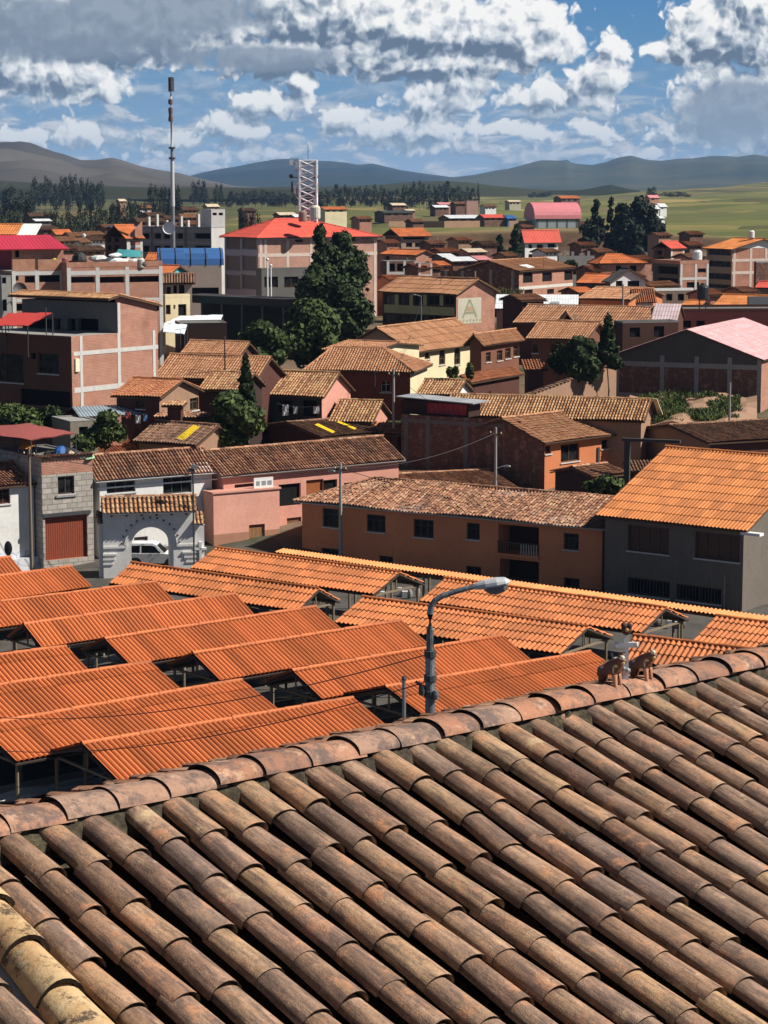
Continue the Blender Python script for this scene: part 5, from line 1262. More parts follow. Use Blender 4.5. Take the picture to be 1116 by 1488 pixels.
# houses between the front row and the church
def small(name, label, A, B, C, h, D, wall, m='old', over=.35, cat='house', wins=(), **k):
    H = gab(name, label, A, B, C, h, D=D, over=over, m=m, cat=cat, **k)
    for q in wins: H.win(*q)
    return fin(H, wall if isinstance(wall, dict) else {'*': wall})
def on_roof(H, pts, lift=.14):
    """pixel points on the front roof plane of H -> world"""
    rt = H.rf; half = rt.get('half', H.Dp/2 if rt['t'] == 'gx' else H.Dp); n = (H.M.to_3x3() @ Vector((0, -rt['h'], half))).normalized(); p0 = H.M @ Vector((0, 0, H.h)); p0 = p0+n*lift; out = []
    for x, y in pts: d = ray(x, y); out.append(CAM+d*((p0-CAM).dot(n)/d.dot(n)))
    return out
def patch(H, pts, name, m, label=None, lift=.14):
    P = [H.Mi @ p for p in on_roof(H, pts, lift)]; mb = MB(); mb.slab(P, .03, m); mb.build(name, H.root, label=label)
YS = plain((.80,.55,.02), .5, name='yellow_sheet')
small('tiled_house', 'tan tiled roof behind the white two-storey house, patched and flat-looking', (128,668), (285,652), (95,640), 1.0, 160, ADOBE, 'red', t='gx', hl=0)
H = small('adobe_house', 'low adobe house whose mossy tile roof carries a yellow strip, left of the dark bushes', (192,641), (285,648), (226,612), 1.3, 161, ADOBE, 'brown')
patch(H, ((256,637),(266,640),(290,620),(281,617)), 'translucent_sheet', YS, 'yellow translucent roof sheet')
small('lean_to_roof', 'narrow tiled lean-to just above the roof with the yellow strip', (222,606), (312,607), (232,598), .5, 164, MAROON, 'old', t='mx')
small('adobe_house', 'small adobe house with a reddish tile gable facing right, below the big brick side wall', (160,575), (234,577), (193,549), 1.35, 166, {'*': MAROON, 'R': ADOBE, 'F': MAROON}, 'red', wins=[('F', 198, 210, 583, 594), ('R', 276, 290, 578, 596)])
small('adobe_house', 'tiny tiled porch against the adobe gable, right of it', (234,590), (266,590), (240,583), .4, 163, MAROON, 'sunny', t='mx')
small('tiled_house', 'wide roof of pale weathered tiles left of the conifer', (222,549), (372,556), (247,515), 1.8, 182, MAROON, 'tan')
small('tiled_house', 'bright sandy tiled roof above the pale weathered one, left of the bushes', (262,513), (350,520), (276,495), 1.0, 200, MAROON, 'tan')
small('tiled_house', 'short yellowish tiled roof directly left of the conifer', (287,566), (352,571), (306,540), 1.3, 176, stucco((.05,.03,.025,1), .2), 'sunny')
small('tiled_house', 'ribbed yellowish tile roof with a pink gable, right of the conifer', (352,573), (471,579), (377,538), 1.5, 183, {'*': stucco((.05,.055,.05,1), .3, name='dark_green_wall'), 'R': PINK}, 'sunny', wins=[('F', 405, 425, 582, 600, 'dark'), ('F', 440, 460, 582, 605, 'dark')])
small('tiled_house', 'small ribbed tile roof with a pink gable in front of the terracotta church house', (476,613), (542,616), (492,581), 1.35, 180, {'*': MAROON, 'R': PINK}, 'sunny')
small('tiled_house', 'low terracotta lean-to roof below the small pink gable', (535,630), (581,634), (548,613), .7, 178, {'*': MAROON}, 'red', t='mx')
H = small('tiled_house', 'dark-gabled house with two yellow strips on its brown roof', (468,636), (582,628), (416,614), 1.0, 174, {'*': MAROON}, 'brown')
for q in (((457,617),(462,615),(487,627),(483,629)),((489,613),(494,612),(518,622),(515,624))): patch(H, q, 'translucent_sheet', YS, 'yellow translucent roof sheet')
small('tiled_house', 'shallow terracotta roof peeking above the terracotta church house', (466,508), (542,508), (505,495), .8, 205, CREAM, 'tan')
H = gab('terracotta_house', 'terracotta house with an arched window and hipped tile roof in front of the church', (441,538), (602,541), (458,504), 1.8, D=197, over=.45, m='tan', hr=3.4, hl=1.2)
H.win('F', 553, 568, 553, 570, 'arch', fm=plain((.5,.4,.25), .7, name='cream_frame')); fin(H, {'*': stucco((.22,.050,.030,1), .25, name='dark_red_plaster'), 'R': CREAM})
# church
H = gab('church_hall', 'cream church hall with pointed windows under a broad terracotta roof', (604,511), (717,487), (512,475), 2.2, D=215, over=.5, m='tan', t='gx', ps=dict(amp=.05, period=.3), dmul=.62)
for q in ((617,625,508,522),(638,647,504,530),(660,669,501,530),(683,689,498,523),(692,697,497,521)): H.win('F', *q, kind='arch', nx=2, nz=3)
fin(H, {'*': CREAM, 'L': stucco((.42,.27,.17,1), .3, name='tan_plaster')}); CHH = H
# cloister right of the church
H = gab('cloister', 'two-storey cloister wing with dark windows and terracotta tiles, right of the church', (703,503), (764,491), (688,486), 1.1, D=212, over=.5, m='tan', hr=.0)
for q in ((706,713,512,526),(722,730,509,524),(734,742,506,521),(746,754,503,518)): H.win('F', *q, nx=2, nz=2)
fin(H, {'*': stucco((.20,.085,.055,1), .3, name='dark_brown_wall')})
H = gab('cloister', 'cloister wing facing us with ribbed terracotta tiles, behind the dark trees', (763,492), (853,494), (783,466), 1.4, D=205, over=.5, m='tan')
for q in ((773,782,500,513),(800,810,500,513)): H.win('F', *q, kind='arch', nx=2, nz=2)
fin(H, {'*': stucco((.16,.07,.045,1), .3, name='dark_brown_wall')})
small('porch', 'low terracotta porch roof sloping along the cloister, left part', (686,557), (762,538), (668,545), .9, 192, {'*': MAROON}, 'red', t='mx', cat='porch')
small('porch', 'low terracotta porch roof along the cloister, right part touching the trees', (762,538), (796,537), (757,523), .9, 194, {'*': MAROON}, 'red', t='mx', cat='porch')
small('tiled_house', 'small ribbed roof with a white gable edge below the church', (603,573), (664,576), (617,551), 1.0, 184, {'*': MAROON, 'R': WHITE}, 'sunny')
H = small('long_tiled_house', 'very long ribbed tile roof with a white bargeboard running behind the orange-walled house', (640,604), (937,613), (655,573), 1.6, 178, {'*': ADOBE}, 'sunny', over=.35, ps=dict(amp=.11, jit=.006, vjit=.03))
mb = MB(); zr = H.h+H.rf['h']; mb.slab([Vector((H.W+.4, H.Dp/2, zr+.12)), Vector((H.W+.75, H.Dp/2, zr+.12)), Vector((H.W+.75, H.Dp+.3, H.h-.2)), Vector((H.W+.4, H.Dp+.3, H.h-.2))], .08, CREAM); mb.build('bargeboard', H.root)
# adobe wall
def slopewall():
    a, b = at(762, 577, 186), at(896, 528, 199); z0 = 4.5; o = thing('adobe_wall', 'tall sloping-topped adobe wall left of the grey warehouse', 'wall', (a.x, a.y, z0)); d = Vector((b.x-a.x, b.y-a.y, 0)); n = Vector((-d.y, d.x, 0)).normalized()*.45
    A = [Vector((0,0,0)), d, d+n, n, Vector((0,0,a.z-z0)), d+Vector((0,0,b.z-z0)), d+n+Vector((0,0,b.z-z0)), n+Vector((0,0,a.z-z0))]; mb = MB(); mb.hexa(A, ADOBE); mb.build('wall', o)
    c = MB(); 
    for i in range(26):
        t = i/26; p = A[4].lerp(A[5], t)+n*.5; c.ellips(p+Vector((0,0,.05)), (.33,.42,.13), tiles('brown'), 7, 4, Matrix.Rotation(math.atan2(d.y, d.x), 3, 'Z'))
    c.build('coping', o)
slopewall()
# orange-walled house and the dark brick wall beside it
H = gab('orange_house', 'orange-walled house with a broad worn tile roof, right of the long dark brick wall', (793,644), (969,622), (728,608), 1.5, D=168, over=.55, m='tan', ps=dict(amp=.05, jit=.014))
for q in ((786,801,648,660),(815,842,645,671),(874,898,638,651),(919,943,634,660)): H.win('F', *q, nx=2, nz=1)
fin(H, {'*': BRICKD, 'F': ORW}); H.box('pipe', 'F', 867, 870, 650, 676, 0, .12, STEEL)
def boundary(name, label, K, xl, D, az, ytl, m, cols=(), base=None, th=.25, cap=None):
    H = boxh(name, label, K, xl, K[0]+3, D, az=az, cat='wall'); H.W = th
    for c in cols: H.col('L', c, K[1]+30, .4, CONCD, d=.05)
    H.beam('L', K[0]-60, K[1]+5, .3, CONCD); H.walls({'*': m}); return H
boundary('brick_wall', 'long dark brick wall with concrete columns, shaded, left of the orange-walled house', (757,612), 583, 171, 30, 600, BRICKD, (590,622,677,735))
H = boxh('rooftop_shed', 'dark shed with a red corrugated front on top of the long dark brick wall', (681,586), 583, 690, 174.2, az=30, cat='shed', z0=at(681,607,174).z); H.W = 2
mb = MB(); sheet(mb, H.P('L', H.uz('L', 622, 590)[0], .15, .05), WDIR['L'][0], (0,0,1), [(0,0),(H.length('L')-H.uz('L', 622, 590)[0]-.1,0),(H.length('L')-H.uz('L', 622, 590)[0]-.1,.85),(0,.85)], plain((.33,.03,.035), .6, name='red_corrugated'), period=.45, amp=.08, course=2, step=0, prof='box')
H.walls({'*': plain((.03,.014,.010), .8, name='black_board')}); mb.build('red_front', H.root); r = MB(); r.slab([(-.4,-.6,H.h+.05),(H.W+.5,-.6,H.h+.05),(H.W+.5,H.Dp+.3,H.h+.3),(-.4,H.Dp+.3,H.h+.3)], .08, GREYS); r.build('roof_sheet', H.root)
H = gab('dark_shed', 'low shed with a dark gable below the orange-walled house', (864,694), (915,689), (831,679), .95, D=158, over=.3, m='old', cat='shed'); fin(H, {'*': stucco((.045,.035,.032,1), .3, name='near_black_plaster')})  # near-black plaster on all walls
small('tiled_house', 'small tiled porch roof right of the concrete post below the orange-walled house', (912,686), (960,684), (905,670), .6, 161, {'*': MAROON}, 'brown', t='mx')
def frame():
    p = at(911, 692, 159); z0 = ground(p.x, 159)-.2; o = thing('concrete_frame_post', 'dark concrete post and beam standing free in front of the orange-walled house', 'post', (p.x, 159, z0), R(-20)); zt = at(911, 641, 159).z-z0; mb = MB(); mb.box((-.2,-.15,0),(.2,.15,zt), concrete(.07)); mb.build('post', o); mb = MB(); mb.box((-.4,-.15,zt),(3.9,.15,zt+.22), concrete(.07)); mb.build('beam', o)
frame()
small('tiled_house', 'brown tiled house at the right edge above the big orange roof', (1030,644), (1190,636), (972,618), 1.3, 168, {'*': MAROON, 'L': ADOBE}, 'brown')
# warehouse
H = boxh('warehouse', 'grey brick warehouse with a faded red and white sheet roof, right side', (1107,521), 893, 1180, 200, az=24, cat='warehouse')
RW = sheetmat((.62,.30,.31), .1, 1.4, .5, 'faded_red_sheet', (.82,.77,.76))
for c in (897,962,1012,1060,1104): H.col('L', c, 550, .4, CONC)
H.beam('L', 1000, 531, .45, CONC).beam('L', 1000, 577, .4, CONC)
H.win('L', 1001, 1028, 520, 531, 'dark', pm=plain((.45,.45,.44), .6, name='pale_panel'), depth=.05)
H.walls({'*': BRICK, 'L': BRICKD}, {'L': 2.5, 'R': 2.5}); H.roof(dict(t='gx', h=2.5, m=RW, ps=dict(amp=.03, period=.3), cap=False), .3)  # left wall in the darker brick copy, its shade put into the colour
mb = MB(); gm = stucco((.10,.092,.082,1), .5, name='shade_dark_render'); z1, z2 = H.uz('L', 1000, 529)[1], H.h  # render colour darkened to carry the gable's shade
H.pbox(mb, 'L', .05, H.Dp-.05, z1, z2, .005, .02, gm); mb.face([H.P('L', 0, z2, .02), H.P('L', H.Dp, z2, .02), H.P('L', H.Dp/2, z2+2.45, .02)], gm); mb.build('rendered_gable', H.root)
# ================================================================== LEFT TOWN
H = boxh('brick_building', 'unfinished three-storey brick building with concrete frame and open band windows, left', (97,389), 90, 236, 229, az=62, Lmax=40); H.Dp = 8
for q in ((100,138,402,411),(145,181,402,411),(188,233,401,410),(100,140,441,454),(147,182,440,453),(188,233,439,452)): H.win('F', *q, kind='dark', depth=.5)
for c in (98,142,185,234): H.col('F', c, 420, .42)
for y in (396,437): H.beam('F', 165, y, .45)
H.walls({'*': BRICK}); H.roof(dict(t='flat', h=.55, m=CONC, pm=BRICK), 0)
H = boxh('brick_building', 'narrow brick building with orange brick parapets and a satellite dish, far left', (17,394), 8, 92, 228, az=62); H.Dp = 9
for q in ((19,27,401,408),(36,52,401,411),(57,90,400,410),(20,52,441,452),(57,90,440,452)): H.win('F', *q, kind='dark', depth=.5)
for c in (18,54,91): H.col('F', c, 420, .4)
for y in (397,436): H.beam('F', 50, y, .4)
H.walls({'*': BRICK}); H.roof(dict(t='flat', h=.0, m=CONC), 0)
for a, b in ((18,51),(55,90)): H.box('parapet', 'F', a, b, 377, 393, -.3, .03, BRICKO)
def dish(px, py, D, r, label):
    p = at(px, py, D); o = thing('satellite_dish', label, 'satellite dish', p); mb = MB(); m = plain((.10,.09,.09), .6, name='dish_metal'); M = Matrix.Rotation(R(65), 3, 'X') @ Matrix.Rotation(R(20), 3, 'Y')
    prof = [(r*k/6, (r*k/6)**2/(2.2*r)) for k in range(7)]
    for i in range(6):
        for k in range(14):
            a, b = 2*math.pi*k/14, 2*math.pi*(k+1)/14; q = [M @ Vector((rr*math.cos(t), rr*math.sin(t), z)) for rr, z, t in ((prof[i][0],prof[i][1],a),(prof[i][0],prof[i][1],b),(prof[i+1][0],prof[i+1][1],b),(prof[i+1][0],prof[i+1][1],a))]
            mb.face(q if i else q[1:], m)
    mb.build('reflector', o, smooth=True); mb = MB(); mb.tube([(0,0,0),(0,.5,-.1),(0,.6,-.6)], .04, STEEL, 6); mb.build('bracket', o)
dish(28, 422, 226.8, .75, 'dark satellite dish on the narrow brick building at the far left')
H = boxh('concrete_building', 'grey concrete building at the far left edge beside the orange parapets', (2,402), -50, 16, 227, az=62); H.win('F', 3, 9, 402, 412, 'dark').win('F', 3,10,435,452,'dark'); H.walls({'*': CONC}); H.roof(dict(t='flat', h=.1, m=CONC), 0)
H = boxh('red_house', 'house with deep red side wall and crimson sheet roof, far left', (17,360), -30, 92, 232, az=66, z0=at(17,395,232).z); H.Dp = 9
H.win('F', 22, 28, 360, 374, 'dark'); H.walls({'*': BRICK, 'L': REDW}); H.fr = MB(); 
mb = MB(); c_ = CRIM; sheet(mb, (-4.5,-1.2,H.h-.15), (1,0,0), (0,1,.30), [(0,0),(H.W+4.8,0),(H.W+4.0,4.6),(-.5,4.6)], CRIM, period=.4, amp=.03, course=9, step=0, prof='wave', nsub=4); mb.slab([(-4.5,-1.2,H.h-.2),(H.W+.3,-1.2,H.h-.2),(H.W-.5,3.3,H.h+1.1),(-5,3.3,H.h+1.1)], .05, REDW); mb.build('sheet_roof', H.root)
H = gab('orange_roofed_house', 'house with an orange roof and white gable above the crimson roof, far left', (-40,341), (24,341), (-30,326), 1.7, D=262, over=.3, m=ORANGE2, dmul=1.0); fin(H, {'*': WHITE})
mb = MB(); mb.slab([Vector((H.W+.35,-.4,H.h-.2)),Vector((H.W+2.6,-.4,H.h-.2)),Vector((H.W+2.6,H.Dp/2,H.h+H.rf['h']+.1)),Vector((H.W+.35,H.Dp/2,H.h+H.rf['h']+.1))], .1, WPAINT); mb.build('white_roof_edge', H.root)
roofclutter('roof_lumber', 'clutter of white sheets, tanks and sacks on the unfinished brick building', 165, 388, 233, [(-1.6,0,.9,2.3,1,.35,(.62,.62,.60)),(-.2,0,.6,2.0,1,.4,(.70,.70,.68)),(-3.6,.2,.7,1.2,.8,.9,(.02,.02,.02)),(1.2,0,.4,.8,.6,.5,(.6,.58,.5)),(2.2,.1,.5,.9,.6,.4,(.5,.5,.48)),(-5.2,0,.45,.5,.4,.5,(.16,.03,.04)),(-6.2,0,.6,.35,.3,.35,(.6,.6,.05)),(-4.4,0,.3,.5,.4,.4,(.10,.03,.03)),(.2,0,1.25,1.4,.5,.2,(.68,.69,.70)),(3.0,0,.3,.5,.4,.4,(.05,.05,.05))], 'clutter')
def tank(px, yb, yt, D, c, label, cat='water tank', r=None):
    p = at(px, yb, D); s = F_/D; h = (yb-yt)/s; r = r or h*.36; o = thing('water_tank', label, cat, p); mb = MB(); m = plain(c, .4, name='tank_plastic')
    mb.lathe([(0,0),(r*.92,0),(r,h*.08),(r,h*.30),(r*.96,h*.32),(r,h*.34),(r,h*.6),(r*.96,h*.62),(r,h*.64),(r*.98,h*.78),(r*.55,h*.92),(r*.3,h*.94),(r*.3,h),(0,h)], (0,0,0), m, 14); mb.build('tank_body', o, smooth=True); mb = MB(); mb.lathe([(r*.32,h*.93),(r*.34,h*1.0),(0,h*1.02)], (0,0,0), STEEL, 10); mb.build('lid', o)
tank(205, 389, 374, 233, (.62,.58,.50), 'cream water tank on the right end of the unfinished brick building')
tank(458, 318, 297, 292, (.66,.60,.50), 'cream water tank behind the red hotel roof, right of the lattice tower')
tank(440, 322, 305, 296, (.30,.20,.16), 'brown water tank at the foot of the lattice tower')
# ------------------------------------------------------------------ hotel
H = boxh('hotel', 'three-storey hotel with bright red hipped roof, glazed left face and brick right face', (375,343), 326, 548, 290, az=58)
GF = plain((.42,.43,.44), .6, name='grey_frame'); cur = plain((.11,.10,.095), .35, name='curtained_glass')
for (ya, yb) in ((343.5,363),(371,394),(399,421)):
    for xa, xb in ((328,349),(351,373)): H.win('L', xa, xb, ya, yb, nx=1, nz=1, fm=GF, pm=cur if ya > 350 else plain((.10,.065,.045), .4, name='brown_curtain'))
for c in (379,386,418,452,480,545): H.col('F', c, 380, .4, stucco((.66,.54,.46,1), .3, name='pale_column'))
for y in (345,370): H.beam('F', 440, y, .45, stucco((.66,.54,.46,1), .3, name='pale_column'))
H.win('F', 429, 440, 345, 352, nx=1, nz=1).win('F', 525, 538, 343, 349, nx=2, nz=1, fm=CREAM).win('F', 529,538,368,373,nx=1,nz=1).win('F',531,539,398,407,nx=1,nz=1)
H.walls({'*': brick((.52,.25,.17), (.42,.18,.12), (.50,.42,.36), 'pale_brick'), 'L': GF}); rf = dict(t='gx', h=2.1, m=REDS, il=H.Dp*.55, ir=H.Dp*.9, ps=dict(period=.5, amp=.03, nsub=4), cap=True, deck=STEEL); H.roof(rf, .55); HT = H
H2 = boxh('hotel_annex', 'low grey two-window annex in front of the hotel brick face', (380,391), 376, 452, 284, az=60); 
for q in ((384,404,402,418),(413,434,402,418),(440,450,402,418)): H2.win('F', *q, nx=2, nz=1)
H2.Dp = 1.6; H2.walls({'*': stucco((.13,.125,.115,1), .4, name='dark_grey_render')}); H2.roof(dict(t='flat', h=.1, m=CONCD), 0)
def mast(px, yb, yt, D, label, r=.05, name='flagpole', c=WPAINT, zb=None, cap=True):
    a = at(px, yb, D); z0 = (ground(a.x, D)-.1) if zb is None else zb; zt = at(px, yt, D).z; o = thing(name, label, name.replace('_', ' '), (a.x, D, z0)); mb = MB(); mb.tube([(0,0,0),(0,0,zt-z0)], [r, r*.7], c, 8); mb.build('pole', o, smooth=True)
    if cap: mb = MB(); mb.ellips((0,0,zt-z0), (r*1.5,)*3, c, 8, 6); mb.build('finial', o)
    return o, zt-z0
mast(389, 452, 377, 268, 'tall white pole in front of the hotel annex, left of the pair', .13); mast(394, 455, 386, 266, 'shorter white pole in front of the hotel annex, right of the pair', .12)
# dark canopy crossing in front of the hotel
def canopy():
    a, b = at(262, 428, 262), at(440, 436, 250); o = thing('long_canopy', 'long dark flat canopy on posts below the hotel', 'canopy', (a.x, a.y, ground(a.x, a.y)-.1)); d = Vector((b.x-a.x, b.y-a.y, b.z-a.z)); n = Vector((-d.y, d.x, 0)).normalized()*4.; z = a.z-o.location.z
    mb = MB(); mb.hexa([Vector((0,0,z-.9)), d+Vector((0,0,z-.9)), d+n+Vector((0,0,z-.9)), n+Vector((0,0,z-.9)), Vector((0,0,z)), d+Vector((0,0,z)), d+n+Vector((0,0,z)), n+Vector((0,0,z))], plain((.035,.03,.03), .8, name='dark_board')); mb.build('roof', o)
    for i in range(7):
        p = d*(i/6.); q = MB(); q.tube([Vector((p.x,p.y,0))+n*.08, Vector((p.x,p.y,z+p.z-.9))+n*.08], .13, STEEL, 6); q.build('post', o)
    w = MB(); k = n*.95; w.hexa([k+Vector((0,0,-.3)), k+d+Vector((0,0,-.3)), d+n+Vector((0,0,-.3)), n+Vector((0,0,-.3)), k+Vector((0,0,z-1)), k+d+Vector((0,0,z-1)), d+n+Vector((0,0,z-1)), n+Vector((0,0,z-1))], plain((.03,.028,.026), .9, name='dark_wall')); w.build('back_wall', o)
canopy()
H = boxh('yellow_house', 'small cream two-storey house right of the unfinished brick building', (240,432), 236, 276, 245, az=58); 
H.win('F', 239, 248, 443, 457, nx=1, nz=1).win('F', 252, 255, 443, 449, 'dark').win('F', 259, 271, 442, 459, 'dark'); H.walls({'*': CREAM}); H.roof(dict(t='flat', h=.3, m=CREAM), 0)
H = gab('brown_roofed_house', 'cream house with a brown roof above the small cream one', (236,412), (284,410), (236,398), .9, D=252, over=.4, m='brown'); 
for q in ((238,248,417,429),(252,257,415,426),(260,268,414,427)): H.win('F', *q, kind='dark')
fin(H, {'*': stucco((.50,.42,.33,1), .4, name='beige_wall')})
awning('white_tarp', 'large white tarpaulin stretched right of the small cream house', [(238,470,238),(318,472,240),(324,457,246),(262,459,244)], 240, plain((.70,.74,.78), .6, name='white_tarpaulin'), cat='tarpaulin', sagp=.15)
awning('white_tarp', 'crumpled white tarpaulin hanging below the larger one', [(237,482,232),(268,485,233),(272,471,236),(238,470,236)], 234, plain((.62,.67,.72), .6, name='white_tarpaulin'), cat='tarpaulin', sagp=-.1)
H = boxh('dark_shed', 'long dark maroon shed wall under the white tarpaulin', (262,470), 240, 352, 236, az=78, cat='shed', Lmax=5); H.walls({'*': stucco((.035,.018,.015,1), .2)}); H.roof(dict(t='flat', h=.05, m=CONCD), 0)
# unfinished grey block, antenna building
H = boxh('concrete_building', 'long unfinished grey concrete block with empty window openings, left of the hotel', (307,331), 204, 327, 325, az=40, Lmax=45)
for i, (a, b) in enumerate(((207,217),(224,234),(238,247),(256,266),(283,306))):
    for (y0, y1) in ((339,347),(357,366)): H.win('L', a, b, y0, y1, 'dark', depth=.4)
for c in (221,252,270): H.col('L', c, 350, .5, CONCD)
H.beam('L', 250, 335, .5, CONC).beam('L', 250, 352, .4, CONC); H.walls({'*': CONCL, 'L': concrete(.24)}); H.roof(dict(t='flat', h=.1, m=CONC), 0)  # left face in darker concrete than the lit side, shade put into colour
for k, x in enumerate((214,226,240,249,261,271,286)):
    u, z = H.uz('L', x, 326); mb = MB(); H.pbox(mb, 'L', u-.2, u+.2, H.h, H.h+1.5+.5*math.sin(k*2.3), -.5, -.1, CONCL); mb.build('column_stub', H.root)
H = boxh('rooftop_room', 'pale concrete room with three small square openings on top of the grey block', (307,305), 306, 327, 327, az=60, z0=H.z1+.02)
H.win('F', 309, 315, 309, 313, 'dark').win('F', 318, 324, 309, 313, 'dark'); H.Dp = 3.5; H.walls({'*': CONCL}); H.roof(dict(t='flat', h=.1, m=CONCL), 0)
H = boxh('brick_house', 'brick house with orange roof and red gable below the left trees', (184,345), 153, 207, 300, az=52); 
for q in ((156,162,343,352),(166,173,343,352),(156,162,356,364),(166,173,356,364)): H.win('L', *q, kind='dark')
H.col('F', 185, 355, .5).col('F', 206, 355, .4).beam('F', 195, 347, .4).beam('F', 195, 358, .35); H.walls({'*': BRICK, 'L': BROWNW}, {'F': (2.2, 1.)}); H.roof(dict(t='gx', h=1.6, m=ORANGE), .3)
# blue vaulted roofs and orange neighbours
def vault(name, label, K, xr, D, az, Lx, rise, m, wall, wallm, n=8):
    H = boxh(name, label, K, K[0]-2, xr, D, az=az); H.Dp = Lx; H.win('F', K[0]+4, xr-4, wall[0], wall[1], 'dark', depth=.5); H.walls({'*': wallm}); mb = MB()
    for i in range(n):
        a, b = math.pi*i/n, math.pi*(i+1)/n; f = lambda t, x: (x, Lx/2-Lx/2*math.cos(t), H.h+.02+rise*math.sin(t)); mb.face([f(a,-.3), f(a,H.W+.3), f(b,H.W+.3), f(b,-.3)], m)
    for x in (-.3, H.W+.3):
        q = [(x, Lx/2-Lx/2*math.cos(math.pi*i/n), H.h+.02+rise*math.sin(math.pi*i/n)) for i in range(n+1)]; mb.face(q if x < 0 else q[::-1], m)
    rb = MB(); 
    for k in range(5): x = H.W*k/4; rb.tube([(x, Lx/2-(Lx/2+.05)*math.cos(math.pi*i/n), H.h+.06+rise*math.sin(math.pi*i/n)) for i in range(n+1)], .06, STEEL, 5, cap=False)
    v = mb.build('vault_roof', H.root); rb.build('ribs', v); return H
vault('vaulted_building', 'building with a blue vaulted roof over a pale parapet, left of the hotel', (234,386), 322, 280, 82, 6.5, 2.1, BLUES, (418,438), stucco((.42,.34,.29,1), .6, name='pale_brick_render'))
small('orange_roofed_house', 'orange sheet roof at the left end of the blue vaults', (205,385), (238,384), (215,368), 1.6, 285, {'*': ORW}, ORANGE)
small('orange_roofed_house', 'orange sheet roof with a teal gable in front of the blue vaults', (190,397), (247,398), (205,385), 1.2, 258, {'*': BRICK, 'R': plain((.10,.42,.42), .7, name='teal_paint')}, ORANGE)
awning('teal_awning', 'teal awning on the roofs left of the blue vaults', [(166,372,262),(204,374,262),(206,364,268),(172,362,268)], 262, plain((.05,.26,.28), .6, name='teal_canvas'), sagp=-.3)
H = boxh('brick_wall', 'low pinkish brick wall with a ragged top under the big brick side wall', (150,603), 96, 176, 163, az=60, cat='wall', Lmax=5); H.Dp = .3; H.walls({'*': BRICK})
H = boxh('yard_house', 'low plastered yard house with a dark doorway right of the red canopy', (102,613), 98, 142, 160, az=62, Lmax=5); H.Dp = 4; H.win('F', 115, 128, 620, 648, 'dark'); H.walls({'*': stucco((.26,.22,.17,1), .8)}); H.roof(dict(t='flat', h=.05, m=CONC), 0)
H = boxh('yard_shed', 'low shed with a blue-grey corrugated sheet roof left of the dark adobe house', (120,604), 116, 205, 163.5, az=66, Lmax=5, cat='shed'); H.Dp = 3.5; H.walls({'*': BRICKD}); H.roof(dict(t='gx', h=.5, m=sheetmat((.26,.32,.36), .1, .4, .5, 'blue_grey_sheet'), cap=False), .3)
# ================================================================== RIGHT AND MIDDLE TOWN
PALEC = stucco((.60,.50,.43,1), .3, name='pale_column')
H = boxh('mural_building', 'two-storey cream and brown building with a painted brick end wall and brown tile roof', (663,425), 556, 719, 262, az=42, Lmax=30)
for a, b in ((559,574),(581,595),(602,615),(622,640),(645,660)): H.win('L', a, b, 429, 443, nx=2, nz=1); H.win('L', a, b, 458, 468, nx=2, nz=1)
rf = dict(t='gy', h=1.5, m='tan', ps=dict(period=.3, amp=.05)); H.walls({'*': BRICK, 'L': stucco((.10,.055,.04,1), .2, name='dark_brown_wall')}, apexof(rf)); H.roof(rf, .5)
H.box('band', 'L', 559, 661, 444.5, 456.5, 0, .12, stucco((.52,.46,.25,1), .3, name='mustard_plaster'))
for x in (577,598,618,642): H.box('pilaster', 'L', x-2.4, x+2.4, 428, 444, 0, .10, stucco((.52,.46,.25,1), .3, name='mustard_plaster'))
mb = MB(); u0, u1, z0_, z1_ = H.rect('F', 665, 699, 433, 470); H.pbox(mb, 'F', u0, u1, z0_, z1_, 0, .03, stucco((.50,.47,.38,1), .7, name='faded_mural_ground', stain=(.18,.22,.12,1))); mu = mb.build('mural', H.root)
gm = stucco((.29,.30,.19,1), .7, name='mural_green'); mb = MB(); um, w_ = (u0+u1)/2, (u1-u0); hh = z1_-z0_
def stroke(a, b, t, m=gm, d=.036):
    a, b = Vector(a), Vector(b); n = Vector((-(b-a).y, (b-a).x)).normalized()*t/2; mb.face([H.P('F', p.x, p.y, d) for p in (a-n, b-n, b+n, a+n)], m)
stroke((um-w_*.30, z0_+hh*.22), (um-.02, z0_+hh*.93), .34); stroke((um+w_*.30, z0_+hh*.22), (um+.02, z0_+hh*.93), .34); stroke((um-w_*.2, z0_+hh*.42), (um+w_*.2, z0_+hh*.42), .28, d=.040)
stroke((um-w_*.12, z0_+hh*.58), (um+w_*.12, z0_+hh*.58), .5, plain((.42,.27,.17), .8, name='mural_red'), .044)
for k in range(7): u = u0+w_*(.08+.14*k); stroke((u, z0_+hh*.08), (u+.25, z0_+hh*(.14+.03*(k % 2))), .22, gm, .038)
mb.build('mural_letter', mu)
H = gab('white_roofed_shed', 'shed with a white sheet roof and two roof lights, beside the mural building', (719,448), (840,446), (722,427), 1.1, D=256, over=.2, m=WHITES, cap=False, ps=dict(amp=.02), dmul=.7); fin(H, {'*': BRICK}); 
H.win('F', 724, 735, 455, 463)
for q in (((758,430),(770,430),(779,434),(767,434)), ((800,438),(812,438),(813,441),(801,441))): patch(H, q, 'roof_light', GREYS)
H = gab('brick_hall', 'dark brick hall with a wide brown roof and two white roof lights', (756,394), (838,389), (710,379), 1.6, D=300, over=.4, m='tan', dmul=1.0)
for q in ((760,774,396,411),(788,802,396,409),(820,833,393,407),(762,774,421,428),(795,805,420,427)): H.win('F', *q, kind='dark')
for c in (713,745): H.col('L', c, 400, .45, CONC)
H.col('L', 681, 400, .45, CONC).beam('F', 795, 416, .4, stucco((.62,.58,.52,1), .2, name='white_band'))
